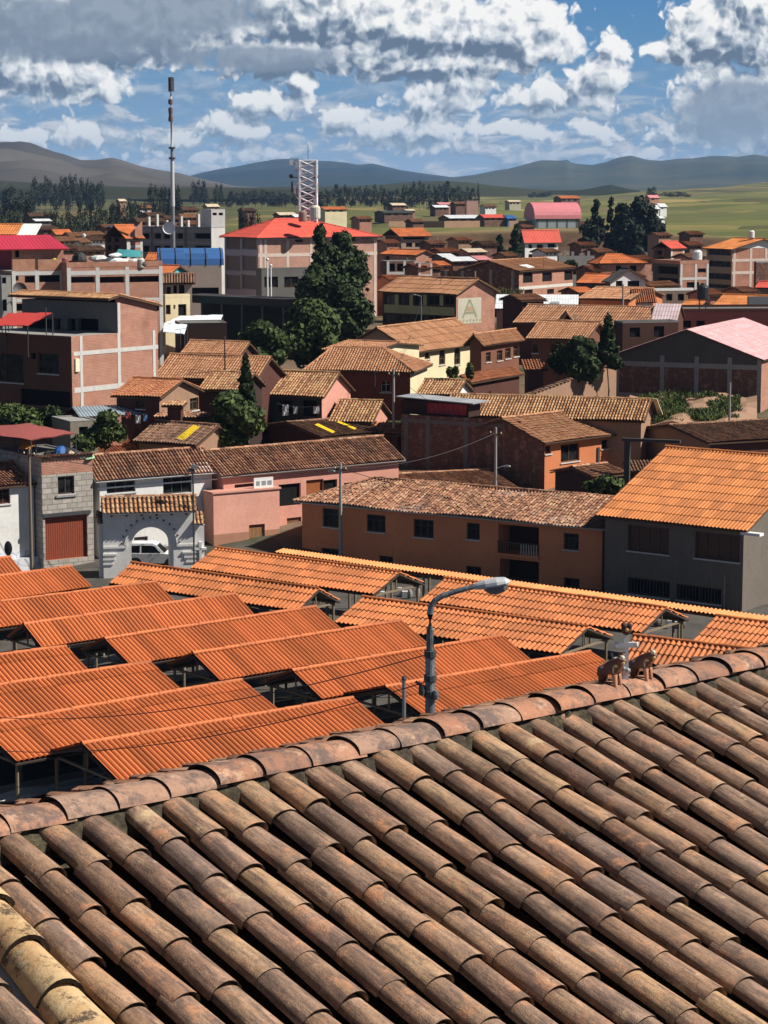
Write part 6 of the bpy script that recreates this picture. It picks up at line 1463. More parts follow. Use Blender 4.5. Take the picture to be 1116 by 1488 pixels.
fin(H, {'*': BRICK, 'L': BRICKD}); patch(H, ((754,385),(766,384),(777,388),(768,389)), 'roof_light', WHITES)  # left face painted as shaded with the darker brick copy
H = boxh('brick_wall', 'dark brick yard wall left of the brick hall', (690,394), 640, 692, 297, az=30, cat='wall'); H.W = .4; H.col('L', 648, 410, .4, CONC).col('L', 672, 410, .4, CONC); H.walls({'*': BRICKD})
small('tiled_house', 'long terracotta roof with a dark dormer opening, right of the white-roofed shed', (744,469), (941,472), (767,443), 1.9, 236, MAROON, 'tan', ps=dict(period=.3, amp=.06))
dm = thing('dormer', 'dark triangular dormer opening with pale lumber on the long terracotta roof', 'dormer', at(824,468,233)); mb = MB(); mb.slab([(-1.0,-.4,-.3),(0,-.4,1.0),(0,1.6,1.2),(-1.0,1.6,-.1)], .12, tiles('tan')); mb.slab([(0,-.4,1.0),(1.0,-.4,-.3),(1.0,1.6,-.1),(0,1.6,1.2)], .12, tiles('tan')); mb.build('dormer_roof', dm); mb = MB(); mb.face([(-.9,0,-.6),(.9,0,-.6),(.85,0,-.2),(0,0,.85),(-.85,0,-.2)], DARK); mb.build('opening', dm); mb = MB(); mb.box((.75,-.5,-.4),(.95,-.3,.9), CREAM); mb.build('board', dm)
H = gab('metal_roofed_house', 'house with a pinkish grey metal roof at the end of the long terracotta roof', (945,466), (984,465), (952,441), 1.2, D=232, over=.2, m=sheetmat((.50,.40,.41), .12, .5, .5, 'pinkish_sheet', (.35,.10,.12)), ps=dict(amp=.03), cap=False); H.win('F', 950, 962, 470, 484, 'dark').win('F', 968, 980, 470, 484, 'dark'); fin(H, {'*': MAROON})
H = boxh('maroon_house', 'long maroon flat-roofed house behind the grey warehouse', (985,452), 960, 1180, 240, az=84, Lmax=20); 
for q in ((990,1004,466,476),(1012,1024,466,476)): H.win('F', *q, kind='dark')
H.walls({'*': stucco((.12,.032,.028,1), .2, name='maroon_plaster')}); H.roof(dict(t='flat', h=.25, m=CONCD, pm=MAROON), 0)
H = boxh('dark_house', 'dark low house between the trees and the warehouse', (905,470), 892, 986, 222, az=72, Lmax=8); H.win('F', 915, 930, 476, 490, 'dark').win('F', 950, 965, 474, 490, 'dark'); H.walls({'*': stucco((.06,.03,.022,1), .2)}); H.roof(dict(t='flat', h=.2, m=CONCD), 0)
small('orange_roofed_house', 'orange-walled house with a brown roof and a post in front, mid right', (838,434), (916,430), (866,417), 1.2, 262, ORW, 'tan')
H = boxh('white_house', 'little white house with a terracotta strip roof next to the orange-walled one', (921,430), 919, 949, 262, az=64, Lmax=6); H.win('F', 930, 938, 432, 438, 'dark'); H.walls({'*': WHITE}); H.roof(dict(t='gx', h=.8, m='red'), .3)
small('orange_roofed_house', 'small orange-roofed house left of the black and white gable', (836,411), (892,409), (850,398), 1.3, 275, {'*': GREYW}, ORANGE, wins=[('F', 842, 852, 415, 425, 'dark'), ('F', 865, 880, 415, 425, 'dark')])
H = boxh('gabled_house', 'black-roofed gabled house with a white front triangle, mid right', (887,407), 880, 938, 268, az=64, Lmax=8); H.win('F', 895, 905, 408, 416, 'dark').win('F', 912, 930, 408, 417, 'dark'); rf = dict(t='gy', h=1.35, m=sheetmat((.06,.06,.065), .1, .2, name='black_sheet')); H.walls({'*': GREYW, 'F': WHITE}, apexof(rf)); H.roof(rf, .4)
small('orange_roofed_house', 'orange hip-roofed house with pale columns, right of the rough grey wall', (871,383), (942,381), (862,370), 1.5, 300, {'*': BRICK}, ORANGE, hl=1.5, hr=2.5, wins=[('F', 895, 903, 386, 396, 'dark'), ('F', 915, 925, 386, 396, 'dark')])
H = boxh('rough_wall', 'rough unfinished grey block wall left of the orange hip roof', (812,372), 810, 864, 330, az=72, cat='wall', Lmax=6); H.walls({'*': concrete(.22)}); 
for k in range(9): mb = MB(); H.pbox(mb, 'F', H.W*k/9+.1, H.W*(k+1)/9-.1, H.h, H.h+.3+.6*abs(math.sin(k*1.9)), -.25, 0, concrete(.22)) if k % 2 else None; mb.build('broken_course', H.root)
H = boxh('brick_house', 'narrow brick house with a red edge roof above the brick block, right', (975,360), 950, 995, 345, az=48); H.win('L', 955, 962, 364, 370, 'dark').win('L', 955, 965, 374, 382, 'dark').col('F', 976, 365, .4).col('F', 993, 365, .4).beam('F', 985, 376, .35); H.walls({'*': BRICK, 'L': BRICKD}); H.roof(dict(t='gx', h=.9, m=REDS), .3)  # darker brick copy on the left face paints in its shade
H = boxh('brick_block', 'brick block with dark balconies and pale columns left of the beige apartment house', (988,384), 949, 1030, 306, az=62)
for q in ((955,985,387,398),(955,985,404,412)): H.win('L', *q, kind='dark', depth=.5)
for q in ((1014,1026,390,396),(998,1016,410,418)): H.win('F', *q, kind='dark')
for c in (990,1011,1028): H.col('F', c, 400, .35)
H.beam('F', 1005, 405, .35).walls({'*': BRICK, 'L': stucco((.12,.11,.10,1), .2)}); H.roof(dict(t='flat', h=.5, m=CONC, pm=BRICK), 0)
H = boxh('apartment_house', 'four-storey beige and brick apartment house with orange and white gable roof, right', (1064,361), 1027, 1150, 318, az=62)
BE = stucco((.36,.29,.19,1), .2, name='beige_plaster')
for (a, b) in ((362.5,371),(379,388),(397,406),(413,419)): H.win('L', 1029.5, 1062, a, b, nx=4, nz=1, fm=STEEL)
for c in (1067,1091,1113): H.col('F', c, 380, .4, PALEC)
for y in (378,396): H.beam('F', 1090, y, .4, PALEC)
H.win('F', 1100, 1108, 400, 409, 'dark'); rf = dict(t='gy', h=1.3, m=ORANGE2); H.walls({'*': BRICK, 'L': BE, 'F': BRICK}, apexof(rf)); H.roof(rf, .5)
mb = MB(); mb.face([H.P('F', -.0, H.h+.0, .03), H.P('F', H.W, H.h, .03), H.P('F', H.W/2, H.h+1.25, .03)], WHITE); mb.build('white_gable', H.root)
H = boxh('brick_wall', 'dark brick house edge at the right border in front of the apartment house', (1099,382), 1097, 1160, 296, az=70); H.walls({'*': BRICKD}); H.roof(dict(t='flat', h=.2, m=CONC), 0)
H = boxh('low_house', 'long low house with a white roof edge and dark openings, right of centre', (944,423), 942, 1074, 276, az=72, Lmax=6)
for a in (952,968,985,1000,1016,1036,1052): H.win('F', a, a+9, 427, 437, 'dark')
H.walls({'*': stucco((.22,.16,.12,1), .4)}); H.roof(dict(t='flat', h=.3, m=WPAINT), 0)
small('orange_roofed_house', 'orange sheet roof with darker repaired end behind the maroon house', (1035,444), (1165,445), (1050,428), 1.3, 254, {'*': ADOBE}, ORANGE2, wins=[('F', 1050, 1065, 446, 450, 'dark')])
small('orange_roofed_house', 'small orange roof left of the black tank', (985,446), (1016,445), (996,436), .8, 256, {'*': ADOBE}, ORANGE2)
H = boxh('grey_panel_wall', 'grey flat panel wall over the orange roof at the right border', (1088,431), 1087, 1170, 250.5, az=84, cat='wall'); H.walls({'*': plain((.20,.20,.20), .6)})
small('red_roofed_house', 'red sheet roof at the right border above the grey panel wall', (1096,418), (1160,418), (1102,409), 1.0, 272, {'*': GREYW}, REDS)
def black_tank():
    p = at(1021, 447, 244); o = thing('water_tank', 'black water tank on a steel stand above the maroon house', 'water tank', p); m = plain((.02,.02,.022), .5, name='black_plastic'); s = 13.1
    mb = MB(); mb.lathe([(0,.9),(.62,.9),(.66,1.0),(.66,2.2),(.6,2.35),(.3,2.55),(.25,2.7),(0,2.72)], (0,0,0), m, 14); mb.build('tank_body', o, smooth=True)
    for a in range(4): mb = MB(); mb.tube([(.5*math.cos(a*1.57+.7),.5*math.sin(a*1.57+.7),-.6),(.5*math.cos(a*1.57+.7),.5*math.sin(a*1.57+.7),.92)], .05, STEEL, 6); mb.build('leg', o)
black_tank()
H = boxh('brick_building', 'brick building with open upper frame just right of the hotel', (562,380), 553, 606, 330, az=72, Lmax=8)
for a in (565,577,590): H.win('F', a, a+9, 383, 394, 'dark', depth=.5)
for c in (563,588,604): H.col('F', c, 390, .4)
H.beam('F', 585, 397, .4).walls({'*': BRICKD}); H.roof(dict(t='flat', h=.1, m=CONC), 0)
small('orange_roofed_house', 'orange-roofed brick house above the open-framed building right of the hotel', (551,369), (604,370), (566,362), 1.2, 352, {'*': BRICK}, ORANGE, wins=[('F', 560, 566, 372, 378, 'dark')])
H = boxh('brick_building', 'small brick cube with a window and concrete edges, right of the open-framed building', (608,383), 605, 628, 318, az=68); H.win('F', 612, 621, 386, 392, 'dark').col('F', 609, 390, .35, PALEC).col('F', 627, 390, .35, PALEC).beam('F', 618, 401, .5, PALEC).walls({'*': BRICK}); H.roof(dict(t='flat', h=.1, m=CONC), 0)
H = boxh('brick_building', 'brown three-storey house with an orange roof and cream window walls, right of the hotel roof', (583,342), 560, 623, 420, az=66)
for q in ((590,599,353,359),(603,616,353,359),(603,616,364,371)): H.win('F', *q, kind='dark')
H.win('F', 586, 618, 342, 348, 'dark', depth=.6).walls({'*': stucco((.36,.25,.18,1), .3), 'L': BRICKD}); H.roof(dict(t='gx', h=1.2, m=ORANGE), .6)
H = boxh('white_balcony_house', 'white house with long balconies and an orange roof in front of the fields', (763,345), 758, 811, 420, az=62, Lmax=8)
for q in ((766,808,346,350),(768,774,355,361),(780,790,355,361),(796,808,354,360),(768,808,369,374)): H.win('F', *q, kind='dark', depth=.5)
H.walls({'*': WHITE}); H.roof(dict(t='gx', h=1.3, m=REDS), .5)
# small far houses: x0, x1, eave y, ridge y, distance, roof, wall, label
CR = sheetmat((.62,.50,.36), .1, .2, name='cream_sheet'); DG = sheetmat((.06,.08,.07), .1, .2, name='dark_green_sheet')
fars = [(640,667,366,360,350,'red',BRICKD,'little house with a terracotta roof left of the brick yard wall'),(679,706,366,361,365,CR,BRICK,'little house with a cream and orange roof below the mid-field bank'),
 (645,662,374,370,335,WHITES,GREYW,'low shed with a white roof just above the brick yard wall'),(654,690,379,374,325,WHITES,BRICKD,'long low shed with a white roof left of the brick hall gable'),(694,712,377,372,340,PINKS,BRICKD,'tiny pink-roofed shed by the brick hall gable'),
 (568,590,298,294,900,CR,BRICKD,'distant dark house with a cream roof, leftmost in the middle field'),(553,600,309,305,820,DG,BRICKD,'distant low green-roofed shed in the middle field'),(590,603,306,303,840,CR,ADOBE,'distant tiny cream-roofed hut beside the green-roofed shed'),
 (630,652,301,297,860,WHITES,BRICKD,'distant shed with a pale blue-white roof in the middle field'),(636,664,297,293,960,PINKS,BRICK,'distant pinkish-roofed house in the middle field'),(660,678,296,292,900,'tan',BRICKD,'distant terracotta-roofed house left of the pale pink block'),
 (703,721,300,296,900,'tan',WHITE,'distant house with a white gable right of the pale pink block'),(738,757,293,290,1150,CR,stucco((.42,.38,.28,1), .2),'distant beige shed alone on the field left of the pink hangar'),(812,843,288,283,1250,ORANGE,BRICKD,'distant orange-roofed house above the pink hangar'),
 (648,700,317,311,720,WHITES,BRICKD,'long open stall with a white roof in the middle field'),(700,734,316,310,715,REDS,BRICKD,'open stall with a bright red roof beside the white-roofed stall'),(736,750,317,311,718,BLUES,BLUES,'small blue cabin right of the red-roofed stall'),
 (468,504,304,299,700,ORANGE,CREAM,'small farmhouse with an orange roof and white gable behind the hotel roof'),(404,430,312,307,620,CR,BRICKD,'low house with a cream roof left of the lattice tower foot'),(425,462,315,310,600,WHITES,STEEL,'low white-roofed shed at the foot of the lattice tower'),
 (942,958,287,282,1200,PINKS,BRICK,'distant pink house on the field edge right of the big trees'),(945,958,303,296,900,WHITES,WHITE,'distant white box house right of the big trees, left one of a pair'),(958,969,300,294,910,WHITES,WHITE,'distant white box house right of the big trees, right one of a pair'),(956,966,317,313,800,WHITES,WHITE,'distant tiny white hut below the pair of white box houses'),
 (40,78,314,308,620,'brown',BRICKD,'open-fronted shed among the dark trees on the left hillside'),(50,74,321,317,560,WHITES,GREYW,'white-roofed shed below the open-fronted one on the left hillside'),(173,183,292,288,1000,CR,ADOBE,'tiny cream-roofed hut among the left trees'),
 (204,220,302,296,800,'tan',BRICK,'small terracotta house left of the telecom mast'),(206,218,309,305,760,WHITES,WHITE,'tiny white house below the small terracotta one left of the telecom mast'),
 (80,104,340,331,420,ORANGE,BRICK,'orange-brown roofed house at the top of the left roof cluster'),(100,128,343,336,400,'tan',ADOBE,'wide brown-roofed house in the left roof cluster'),(126,150,341,335,430,'tan',ADOBE,'brown-roofed house at the right end of the left roof cluster'),
 (84,112,350,342,360,'tan',CREAM,'cream house with an open porch in the left roof cluster'),(116,130,352,344,370,'tan',WHITE,'small white-walled house in the left roof cluster'),(132,152,349,342,375,'brown',WHITE,'white-walled house right of the small one in the left roof cluster'),
 (112,152,364,355,320,'brown',BRICK,'brown-roofed brick house in front of the left roof cluster'),(84,110,362,356,310,CONC and 'brown',BRICK,'brick house below the cream porch in the left roof cluster'),
 (196,240,322,315,480,'brown',BRICKD,'dark-roofed house behind the telecom mast, left'),(240,262,318,312,520,'brown',BRICKD,'dark-roofed house behind the telecom mast, right'),(262,290,316,309,560,'tan',ADOBE,'tan-roofed house behind the grey block'),
 (162,204,333,327,420,BLUES,BRICKD,'blue-roofed shed behind the orange-roofed brick house'),(270,296,326,320,420,'red',BRICKD,'terracotta-roofed house between the grey block and the rooftop room'),
 (604,640,389,385,318,'red',BRICKD,'low terracotta roof between the brick cube and the yard wall'),(1000,1020,356,350,400,'red',BRICKD,'terracotta-roofed house between the brick houses, far right'),(860,880,392,386,300,'red',BRICKD,'low dark house under the orange hip roof'),
 (560,580,353,348,385,'red',BRICK,'small terracotta house behind the orange-roofed one right of the hotel'),(624,646,354,349,392,'tan',BRICKD,'small tan-roofed house in front of the mid-field bank, left'),(664,684,349,344,420,'red',ADOBE,'adobe house under the mid-field bank'),(700,722,355,350,395,'brown',BRICKD,'brown-roofed house just left of the narrow mid-field trees'),(632,652,385,380,322,ORANGE,BRICK,'small orange roof left of the brick yard wall'),(735,752,372,367,345,'tan',ADOBE,'adobe hut at the foot of the narrow mid-field trees'),(927,947,377,372,335,'red',BRICK,'small house between the orange hip roof and the narrow brick house'),(1000,1024,374,368,330,'tan',BRICK,'tan-roofed house left of the beige apartment house'),(842,866,356,351,430,'red',BRICKD,'small house in the shade of the big clump of trees'),(214,236,313,307,560,'brown',BRICKD,'dark brown house on the rise left of the telecom mast'),(264,288,305,299,640,'brown',ADOBE,'low adobe house on the rise right of the telecom mast'),(296,322,322,316,450,'tan',CREAM,'cream house with small openings behind the rooftop room'),(226,250,333,327,420,'tan',BRICKD,'brown-roofed house directly behind the grey block'),(50,80,352,345,345,'tan',ADOBE,'adobe house behind the crimson roof'),(60,84,333,327,450,'brown',BRICKD,'dark house at the left end of the left roof cluster'),(905,935,402,398,285,'red',BRICK,'low terracotta roof behind the black and white gable'),(943,985,416,411,284,'tan',BRICKD,'low tan roof behind the white-edged long house'),(566,584,406,401,300,'red',BRICK,'low brick house in front of the open-framed building, right of the tall trees'),(590,612,412,407,285,'tan',BRICKD,'tan-roofed house just behind the mural building, left part'),(640,662,418,413,282,'brown',BRICKD,'brown roof just behind the mural building, right part'),
 (840,862,424,419,268,ORANGE,BRICKD,'orange roof strip right of the white-roofed shed'),(790,812,366,361,370,'tan',WHITE,'white-walled hut beside the white balcony house'),(868,890,366,361,360,'tan',BRICKD,'tan-roofed house under the clump of big trees'),(1030,1050,428,423,262,'red',BRICK,'terracotta roof strip in front of the beige apartment house'),(1080,1100,424,419,266,'tan',ADOBE,'tan roof strip below the dark brick house at the right border'),
 (955,975,342,337,480,'tan',ADOBE,'adobe hut on the bank below the right field'),(1000,1022,340,335,500,'red',BRICKD,'red-roofed hut on the bank below the right field'),(24,50,338,332,420,'tan',ADOBE,'adobe house left of the left roof cluster'),(150,170,330,325,470,'tan',BRICKD,'tan-roofed house under the lower grove'),
 (244,262,345,340,360,'brown',BRICKD,'brown-roofed house in front of the grey block, under the mast'),(300,318,300,295,800,CR,ADOBE,'tiny cream-roofed house on the plain left of the hotel'),(352,372,306,301,700,'brown',BRICKD,'tiny brown-roofed house on the plain beside the trees left of the hotel'),(520,540,318,313,520,'tan',BRICK,'small tan-roofed house right behind the hotel roof'),
 (598,616,322,317,600,'tan',BRICKD,'small tan-roofed house on the earth bank, left'),(760,776,330,326,560,'tan',ADOBE,'tiny adobe hut behind the white balcony house'),(755,790,436,430,245,'tan',MAROON,'low roof tucked behind the white-roofed shed')]
for (x0, x1, ye, yr, D, rm, wm, lab) in fars:
    nm = 'distant_house' if D > 380 else 'small_house'
    w = x1-x0; H = boxh(nm, lab, (x0+w*.12, ye), x0, x1, D, az=60, Lmax=16); H.Dp = min(max(H.W*.6, 4), 9); H.rf = dict(t='gx', h=max(.5, (ye-yr)*D/F_*.7), m=rm, cap=False); H.over = .35
    for a, b in ((.15,.32),(.42,.55),(.68,.85)) if w > 16 else ((.3,.55),):
        H.win('F', x0+w*a, x0+w*b, ye+1.6, ye+1.6+max(2.2, 900/D), kind='dark')
    fin(H, {'*': wm})
H = boxh('distant_house', 'pale pinkish brick block standing in the middle field', (678,292), 676, 695, 860, az=74, Lmax=8); H.walls({'*': stucco((.50,.30,.24,1), .3)}); H.roof(dict(t='flat', h=.1, m=CONC), 0)
for k, (a, b) in enumerate(((308,317),(320,330),(331,338))):
    pass
# pink hangar
H = boxh('hangar', 'large hangar with a pink arched roof and grey panelled wall in the far field', (779,318), 776, 869, 690, az=80, Lmax=14); H.Dp = 14
for k in range(7): H.col('F', 781+k*14.3, 322, .6, CONCD)
H.beam('F', 820, 319.5, .5, CONCD).walls({'*': plain((.42,.44,.48), .6, name='pale_panel')}); mb = MB(); n = 14; PK = sheetmat((.60,.20,.22), .05, .1, .5, 'pink_arched_sheet')
for i in range(n):
    a, b = math.pi*i/n, math.pi*(i+1)/n; f = lambda t, x: (x, H.Dp/2-(H.Dp/2+.3)*math.cos(t), H.h+5.0*math.sin(t)); mb.face([f(a,-.5), f(a,H.W+.5), f(b,H.W+.5), f(b,-.5)], PK)
v = mb.build('arched_roof', H.root, smooth=True); eb = MB()
for x in (-.45, H.W+.45):
    q = [(x, H.Dp/2-H.Dp/2*math.cos(math.pi*i/n), H.h+5.0*math.sin(math.pi*i/n)) for i in range(n+1)]; eb.face(q if x < 0 else q[::-1], PK)
eb.build('end_wall', H.root)
# field ditches / dry stone lines
def fieldwall(pts, D, h, label):
    P = []
    for x, y in pts: Yg = D; p = at(x, 300, Yg); P.append(Vector((p.x, Yg+y, ground(p.x, Yg+y))))
    o = thing('field_wall', label, 'wall', P[0]); mb = MB()
    for a, b in zip(P, P[1:]):
        A = a-P[0]; B = b-P[0]; n = Vector((0,1.2,0)); mb.hexa([A+Vector((0,0,-.5)), B+Vector((0,0,-.5)), B+n+Vector((0,0,-.5)), A+n+Vector((0,0,-.5)), A+Vector((0,0,h)), B+Vector((0,0,h)), B+n+Vector((0,0,h)), A+n+Vector((0,0,h))], ADOBE)
    mb.build('wall', o)
fieldwall([(565,0),(600,6),(646,2),(700,12)], 700, 1.6, 'low earth wall across the middle field below the stalls')
fieldwall([(740,0),(800,10),(880,5)], 690, 1.8, 'low earth wall below the pink hangar')

# ================================================================== MASTS, POLES, WIRES
def telecom():
    D = 300; a = at(252, 366, D); z0 = ground(a.x, D)-.1; Z = lambda y: at(252, y, D).z-z0; o = thing('telecom_mast', 'very tall slim telecom mast with dark antenna panels at the top', 'mast', (a.x, D, z0))
    gm = plain((.26,.27,.28), .5, .3, 'mast_grey'); rd = plain((.13,.085,.065), .6, name='rusty_antenna'); mb = MB(); mb.tube([(0,0,0),(0,0,Z(262)),(0,0,Z(215))], [.27,.24,.21], gm, 12); mb.build('lower_pole', o, smooth=True)
    mb = MB(); mb.tube([(0,0,Z(300)),(0,0,Z(230))], [.28,.25], plain((.55,.56,.57), .5, name='pale_pole'), 12); mb.build('pole_sleeve', o, smooth=True)
    mb = MB(); mb.tube([(0,0,Z(216)),(0,0,Z(172)),(-.02,0,Z(140)),(0,0,Z(112))], [.20,.17,.14,.10], plain((.45,.47,.50), .4, name='upper_pole_paint'), 10); mb.build('upper_pole', o, smooth=True)
    for y in (215, 230): mb = MB(); mb.lathe([(.2,-.15),(.46,-.12),(.46,.12),(.2,.15)], (0,0,Z(y)), STEEL, 12); mb.build('flange', o)
    for k in range(3):
        an = k*2.094+.5; mb = MB(); M = Matrix.Rotation(an, 3, 'Z'); c = [M @ Vector(v) for v in ((.22,-.13,Z(133)),(.38,-.13,Z(133)),(.38,.13,Z(133)),(.22,.13,Z(133)),(.22,-.13,Z(112)),(.38,-.13,Z(112)),(.38,.13,Z(112)),(.22,.13,Z(112)))]; mb.hexa(c, rd)
        mb.tube([M @ Vector((.05,0,Z(116))), M @ Vector((.25,0,Z(116)))], .05, STEEL, 5); mb.tube([M @ Vector((.05,0,Z(131))), M @ Vector((.25,0,Z(131)))], .05, STEEL, 5); mb.build('antenna_panel', o)
    for y, r in ((148,.30),(160,.30),(167,.26),(173,.32)): mb = MB(); mb.lathe([(0,-.4),(r,-.3),(r,.3),(0,.4)], (-.12,-.05,Z(y)), rd, 9); mb.build('radio_unit', o)
    mb = MB(); M = Matrix.Rotation(R(90), 3, 'X'); mb.lathe([(0,0),(.7,.1),(.85,.3)], (0,0,0), WPAINT, 14)
    for k, v in enumerate(mb.v): w = M @ Vector(v); mb.v[k] = (w.x-.5, w.y-.3, w.z+Z(331))
    mb.build('dish', o, smooth=True)
telecom()
def lattice():
    D = 300; a = at(448, 322, D); z0 = at(448, 326, D).z-1.5; Z = lambda y: at(448, y, D).z-z0; X = lambda x: (x-448)*D/F_; zg = ground(a.x, D)
    o = thing('lattice_tower', 'short white lattice antenna tower standing behind the red hotel roof', 'antenna tower', (a.x, D, zg)); dz = z0-zg; wm = plain((.80,.82,.84), .5, name='white_steel')
    zt = Z(233)+dz; w = .85; T = MB(); w = 1.15
    C4 = [(-w,-w),(w,-w),(w,w),(-w,w)]
    for i, (x, y) in enumerate(C4): q = MB(); q.tube([(x,y,0),(x,y,zt)], .13, wm, 6); q.build('leg', o)
    n = 9; zb = Z(330)+dz
    for k in range(n):
        za, zb2 = zb+(zt-zb)*k/n, zb+(zt-zb)*(k+1)/n
        for i in range(4):
            p, q = C4[i], C4[(i+1) % 4]
            T.tube([(p[0],p[1],za),(q[0],q[1],zb2)], .10, wm, 4); T.tube([(q[0],q[1],za),(p[0],p[1],zb2)], .10, wm, 4); T.tube([(p[0],p[1],zb2),(q[0],q[1],zb2)], .05, wm, 4)
    T.build('bracing', o)
    B = MB(); B.lathe([(0,0),(1.3,0),(1.3,Z(318)+dz),(.9,Z(312)+dz),(.9,Z(300)+dz),(0,Z(300)+dz)], (0,0,0), plain((.40,.32,.27), .7, name='base_cladding'), 14); B.build('base', o)
    A = MB(); gs = STEEL
    for y in (238, 258, 276): A.tube([(X(425),-.3,Z(y)+dz),(X(461),-.3,Z(y)+dz)], .06, gs, 5)
    for y0, y1 in ((244,262),(262,282),(284,306)): A.tube([(X(430),-.3,Z(y0)+dz),(X(444),-.3,Z(y1)+dz)], .07, plain((.40,.42,.44), .5), 5)
    A.build('antenna_frame', o)
    for (x, ya, yb, d, m) in ((424,232,240,.22,wm),(461,234,256,.13,wm),(461.5,266,281,.13,plain((.42,.40,.34), .6, name='aged_panel')),(425,264,279,.12,gs),(432,235,246,.16,wm),(438,238,252,.16,wm),(455,240,252,.16,wm),(429,268,282,.14,wm),(457,284,296,.14,wm)): q = MB(); q.box((X(x)-d,-.45,Z(yb)+dz),(X(x)+d,-.15,Z(ya)+dz), m); q.build('antenna_panel', o)
    for (x, y, r) in ((424,256,.30),(460,257,.30),(456,275,.22)): q = MB(); q.ellips((X(x),-.4,Z(y)+dz), (r,.2,r), plain((.03,.03,.04), .5, name='black_dome') if r > .25 else wm, 10, 7); q.build('drum', o, smooth=True)
    q = MB(); q.tube([(0,0,zt),(0,0,Z(210)+dz)], .04, gs, 5); q.build('spire', o)
lattice()
def upole(px, yb, yt, D, label, r=.15, c=None, arm=None, name='utility_pole', cross=True, zb=None):
    c = c or concrete(.33, name='pole_concrete'); a = at(px, yb, D); z0 = (ground(a.x, D)-.1) if zb is None else zb; zt = at(px, yt, D).z-z0; o = thing(name, label, name.replace('_', ' '), (a.x, D, z0), R(-33))
    mb = MB(); mb.tube([(0,0,0),(0,0,zt)], [r, r*.6], c, 9); mb.build('pole', o, smooth=True)
    if cross:
        mb = MB(); mb.box((-.55,-.05,zt-.55),(.55,.05,zt-.45), WOOD); mb.build('crossarm', o)
        for x in (-.45, 0, .45): mb = MB(); mb.lathe([(0,0),(.05,.02),(.05,.1),(0,.14)], (x,0,zt-.45), CREAM, 7); mb.build('insulator', o)
    if arm:
        (x, y), L = arm, None; e = at(x, y, D); e = Matrix.Rotation(R(33), 3, 'Z') @ Vector((e.x-a.x, 0, e.z-z0)); zz = e.z-.25
        mb = MB(); mb.tube([(0,0,zz), (e.x*.5, e.y*.5, e.z-.05), (e.x, e.y, e.z)], .045, METAL, 6); q = mb.build('lamp_arm', o, smooth=True)
        mb = MB(); mb.ellips((e.x, e.y, e.z-.02), (.32,.14,.10), METAL, 9, 6); mb.build('lamp_head', q, smooth=True)
    return Vector((a.x, D, z0+zt-.4))
w1 = upole(495, 803, 672, 152, 'concrete utility pole with a lamp, in front of the terracotta house', .15, arm=(482,684))
w2 = upole(720, 692, 621, 163, 'concrete utility pole against the long dark brick wall', .14, arm=(737,677))
w3 = upole(46, 825, 650, 147.5, 'tall utility pole between the far-left white house and the block house', .14, c=plain((.20,.15,.11), .8, name='old_pole_wood'))
w4 = upole(327, 541, 489, 181, 'thin dark wooden pole rising from the pale weathered roof', .10, c=plain((.10,.05,.04), .8, name='dark_pole_wood'), cross=False)
w5 = upole(572, 600, 536, 178, 'concrete utility pole in front of the terracotta church house', .13)
w6 = upole(1060, 606, 556, 176, 'pale bare post in the weedy lot before the grey warehouse', .12, cross=False)
w7 = upole(905, 448, 413, 256, 'weathered post in front of the orange-walled house, mid right', .16, cross=False)
w8 = upole(612, 470, 429, 256, 'street lamp post in front of the mural building', .09, c=METAL, arm=(601,428), cross=False, name='street_lamp')
w9 = upole(635, 400, 345, 400, 'bare pole standing below the mid-field bank', .14, cross=False)
def floodlight():
    D = 147.2; a = at(281, 740, D); z0 = 0; zt = at(281, 681, D).z; o = thing('floodlight_pole', 'thin pole with two grey floodlights behind the gate arch', 'light pole', (a.x, D, z0)); mb = MB(); mb.tube([(0,0,0),(0,0,zt)], .06, STEEL, 7); mb.build('pole', o, smooth=True)
    for dx, dz, m in ((.12,.15,METAL),(-.1,-.12,STEEL)):
        mb = MB(); M = Matrix.Rotation(.4, 3, 'Y'); c = [M @ Vector(v)+Vector((dx,-.1,zt+dz)) for v in ((-.25,-.15,-.12),(.25,-.15,-.12),(.25,.15,-.12),(-.25,.15,-.12),(-.2,-.12,.12),(.2,-.12,.12),(.2,.12,.12),(-.2,.12,.12))]; mb.hexa(c, m); mb.build('floodlight', o)
floodlight()
def oval_sign():
    D = 145; a = at(13, 835, D); zt = at(13, 787, D).z; o = thing('street_sign', 'black oval sign on a thin white post at the left edge', 'sign', (a.x, D, 0)); mb = MB(); mb.tube([(0,0,-.1),(0,0,zt-.3)], .04, WPAINT, 6); mb.build('post', o); mb = MB(); mb.ellips((0,-.03,zt-.45), (.27,.07,.5), plain((.02,.02,.022), .5, name='black_enamel'), 12, 10); mb.build('panel', o, smooth=True)
oval_sign()
def wire(p, q, sag, label, r=.018, n=24):
    o = thing('power_line', label, 'cable', p, group='overhead cables'); mb = MB(); d = q-p; mb.tube([d*(i/n)-Vector((0,0,4*sag*(i/n)*(1-i/n))) for i in range(n+1)], r, plain((.015,.015,.015), .6, name='cable_black'), 4, cap=False); mb.build('cable', o)
lp = at(620, 960, 35.0)
wire(at(-200, 1008, 62), lp+Vector((0,0,.1)), .9, 'sagging black cable from the street lamp to the left edge, highest of three', .009)
wire(at(-200, 1052, 62), lp+Vector((0,0,-.35)), 1.0, 'sagging black cable from the street lamp to the left edge, middle of three', .009)
wire(at(-200, 1105, 62), lp+Vector((0,0,-.9)), 1.0, 'sagging black cable from the street lamp to the left edge, lowest of three', .009)
wire(w1, w2+Vector((0,0,.0)), .7, 'cable between the pole by the terracotta house and the pole by the dark brick wall', .02)
wire(w3, w1, 1.0, 'cable along the street from the far-left pole to the terracotta house pole', .02)
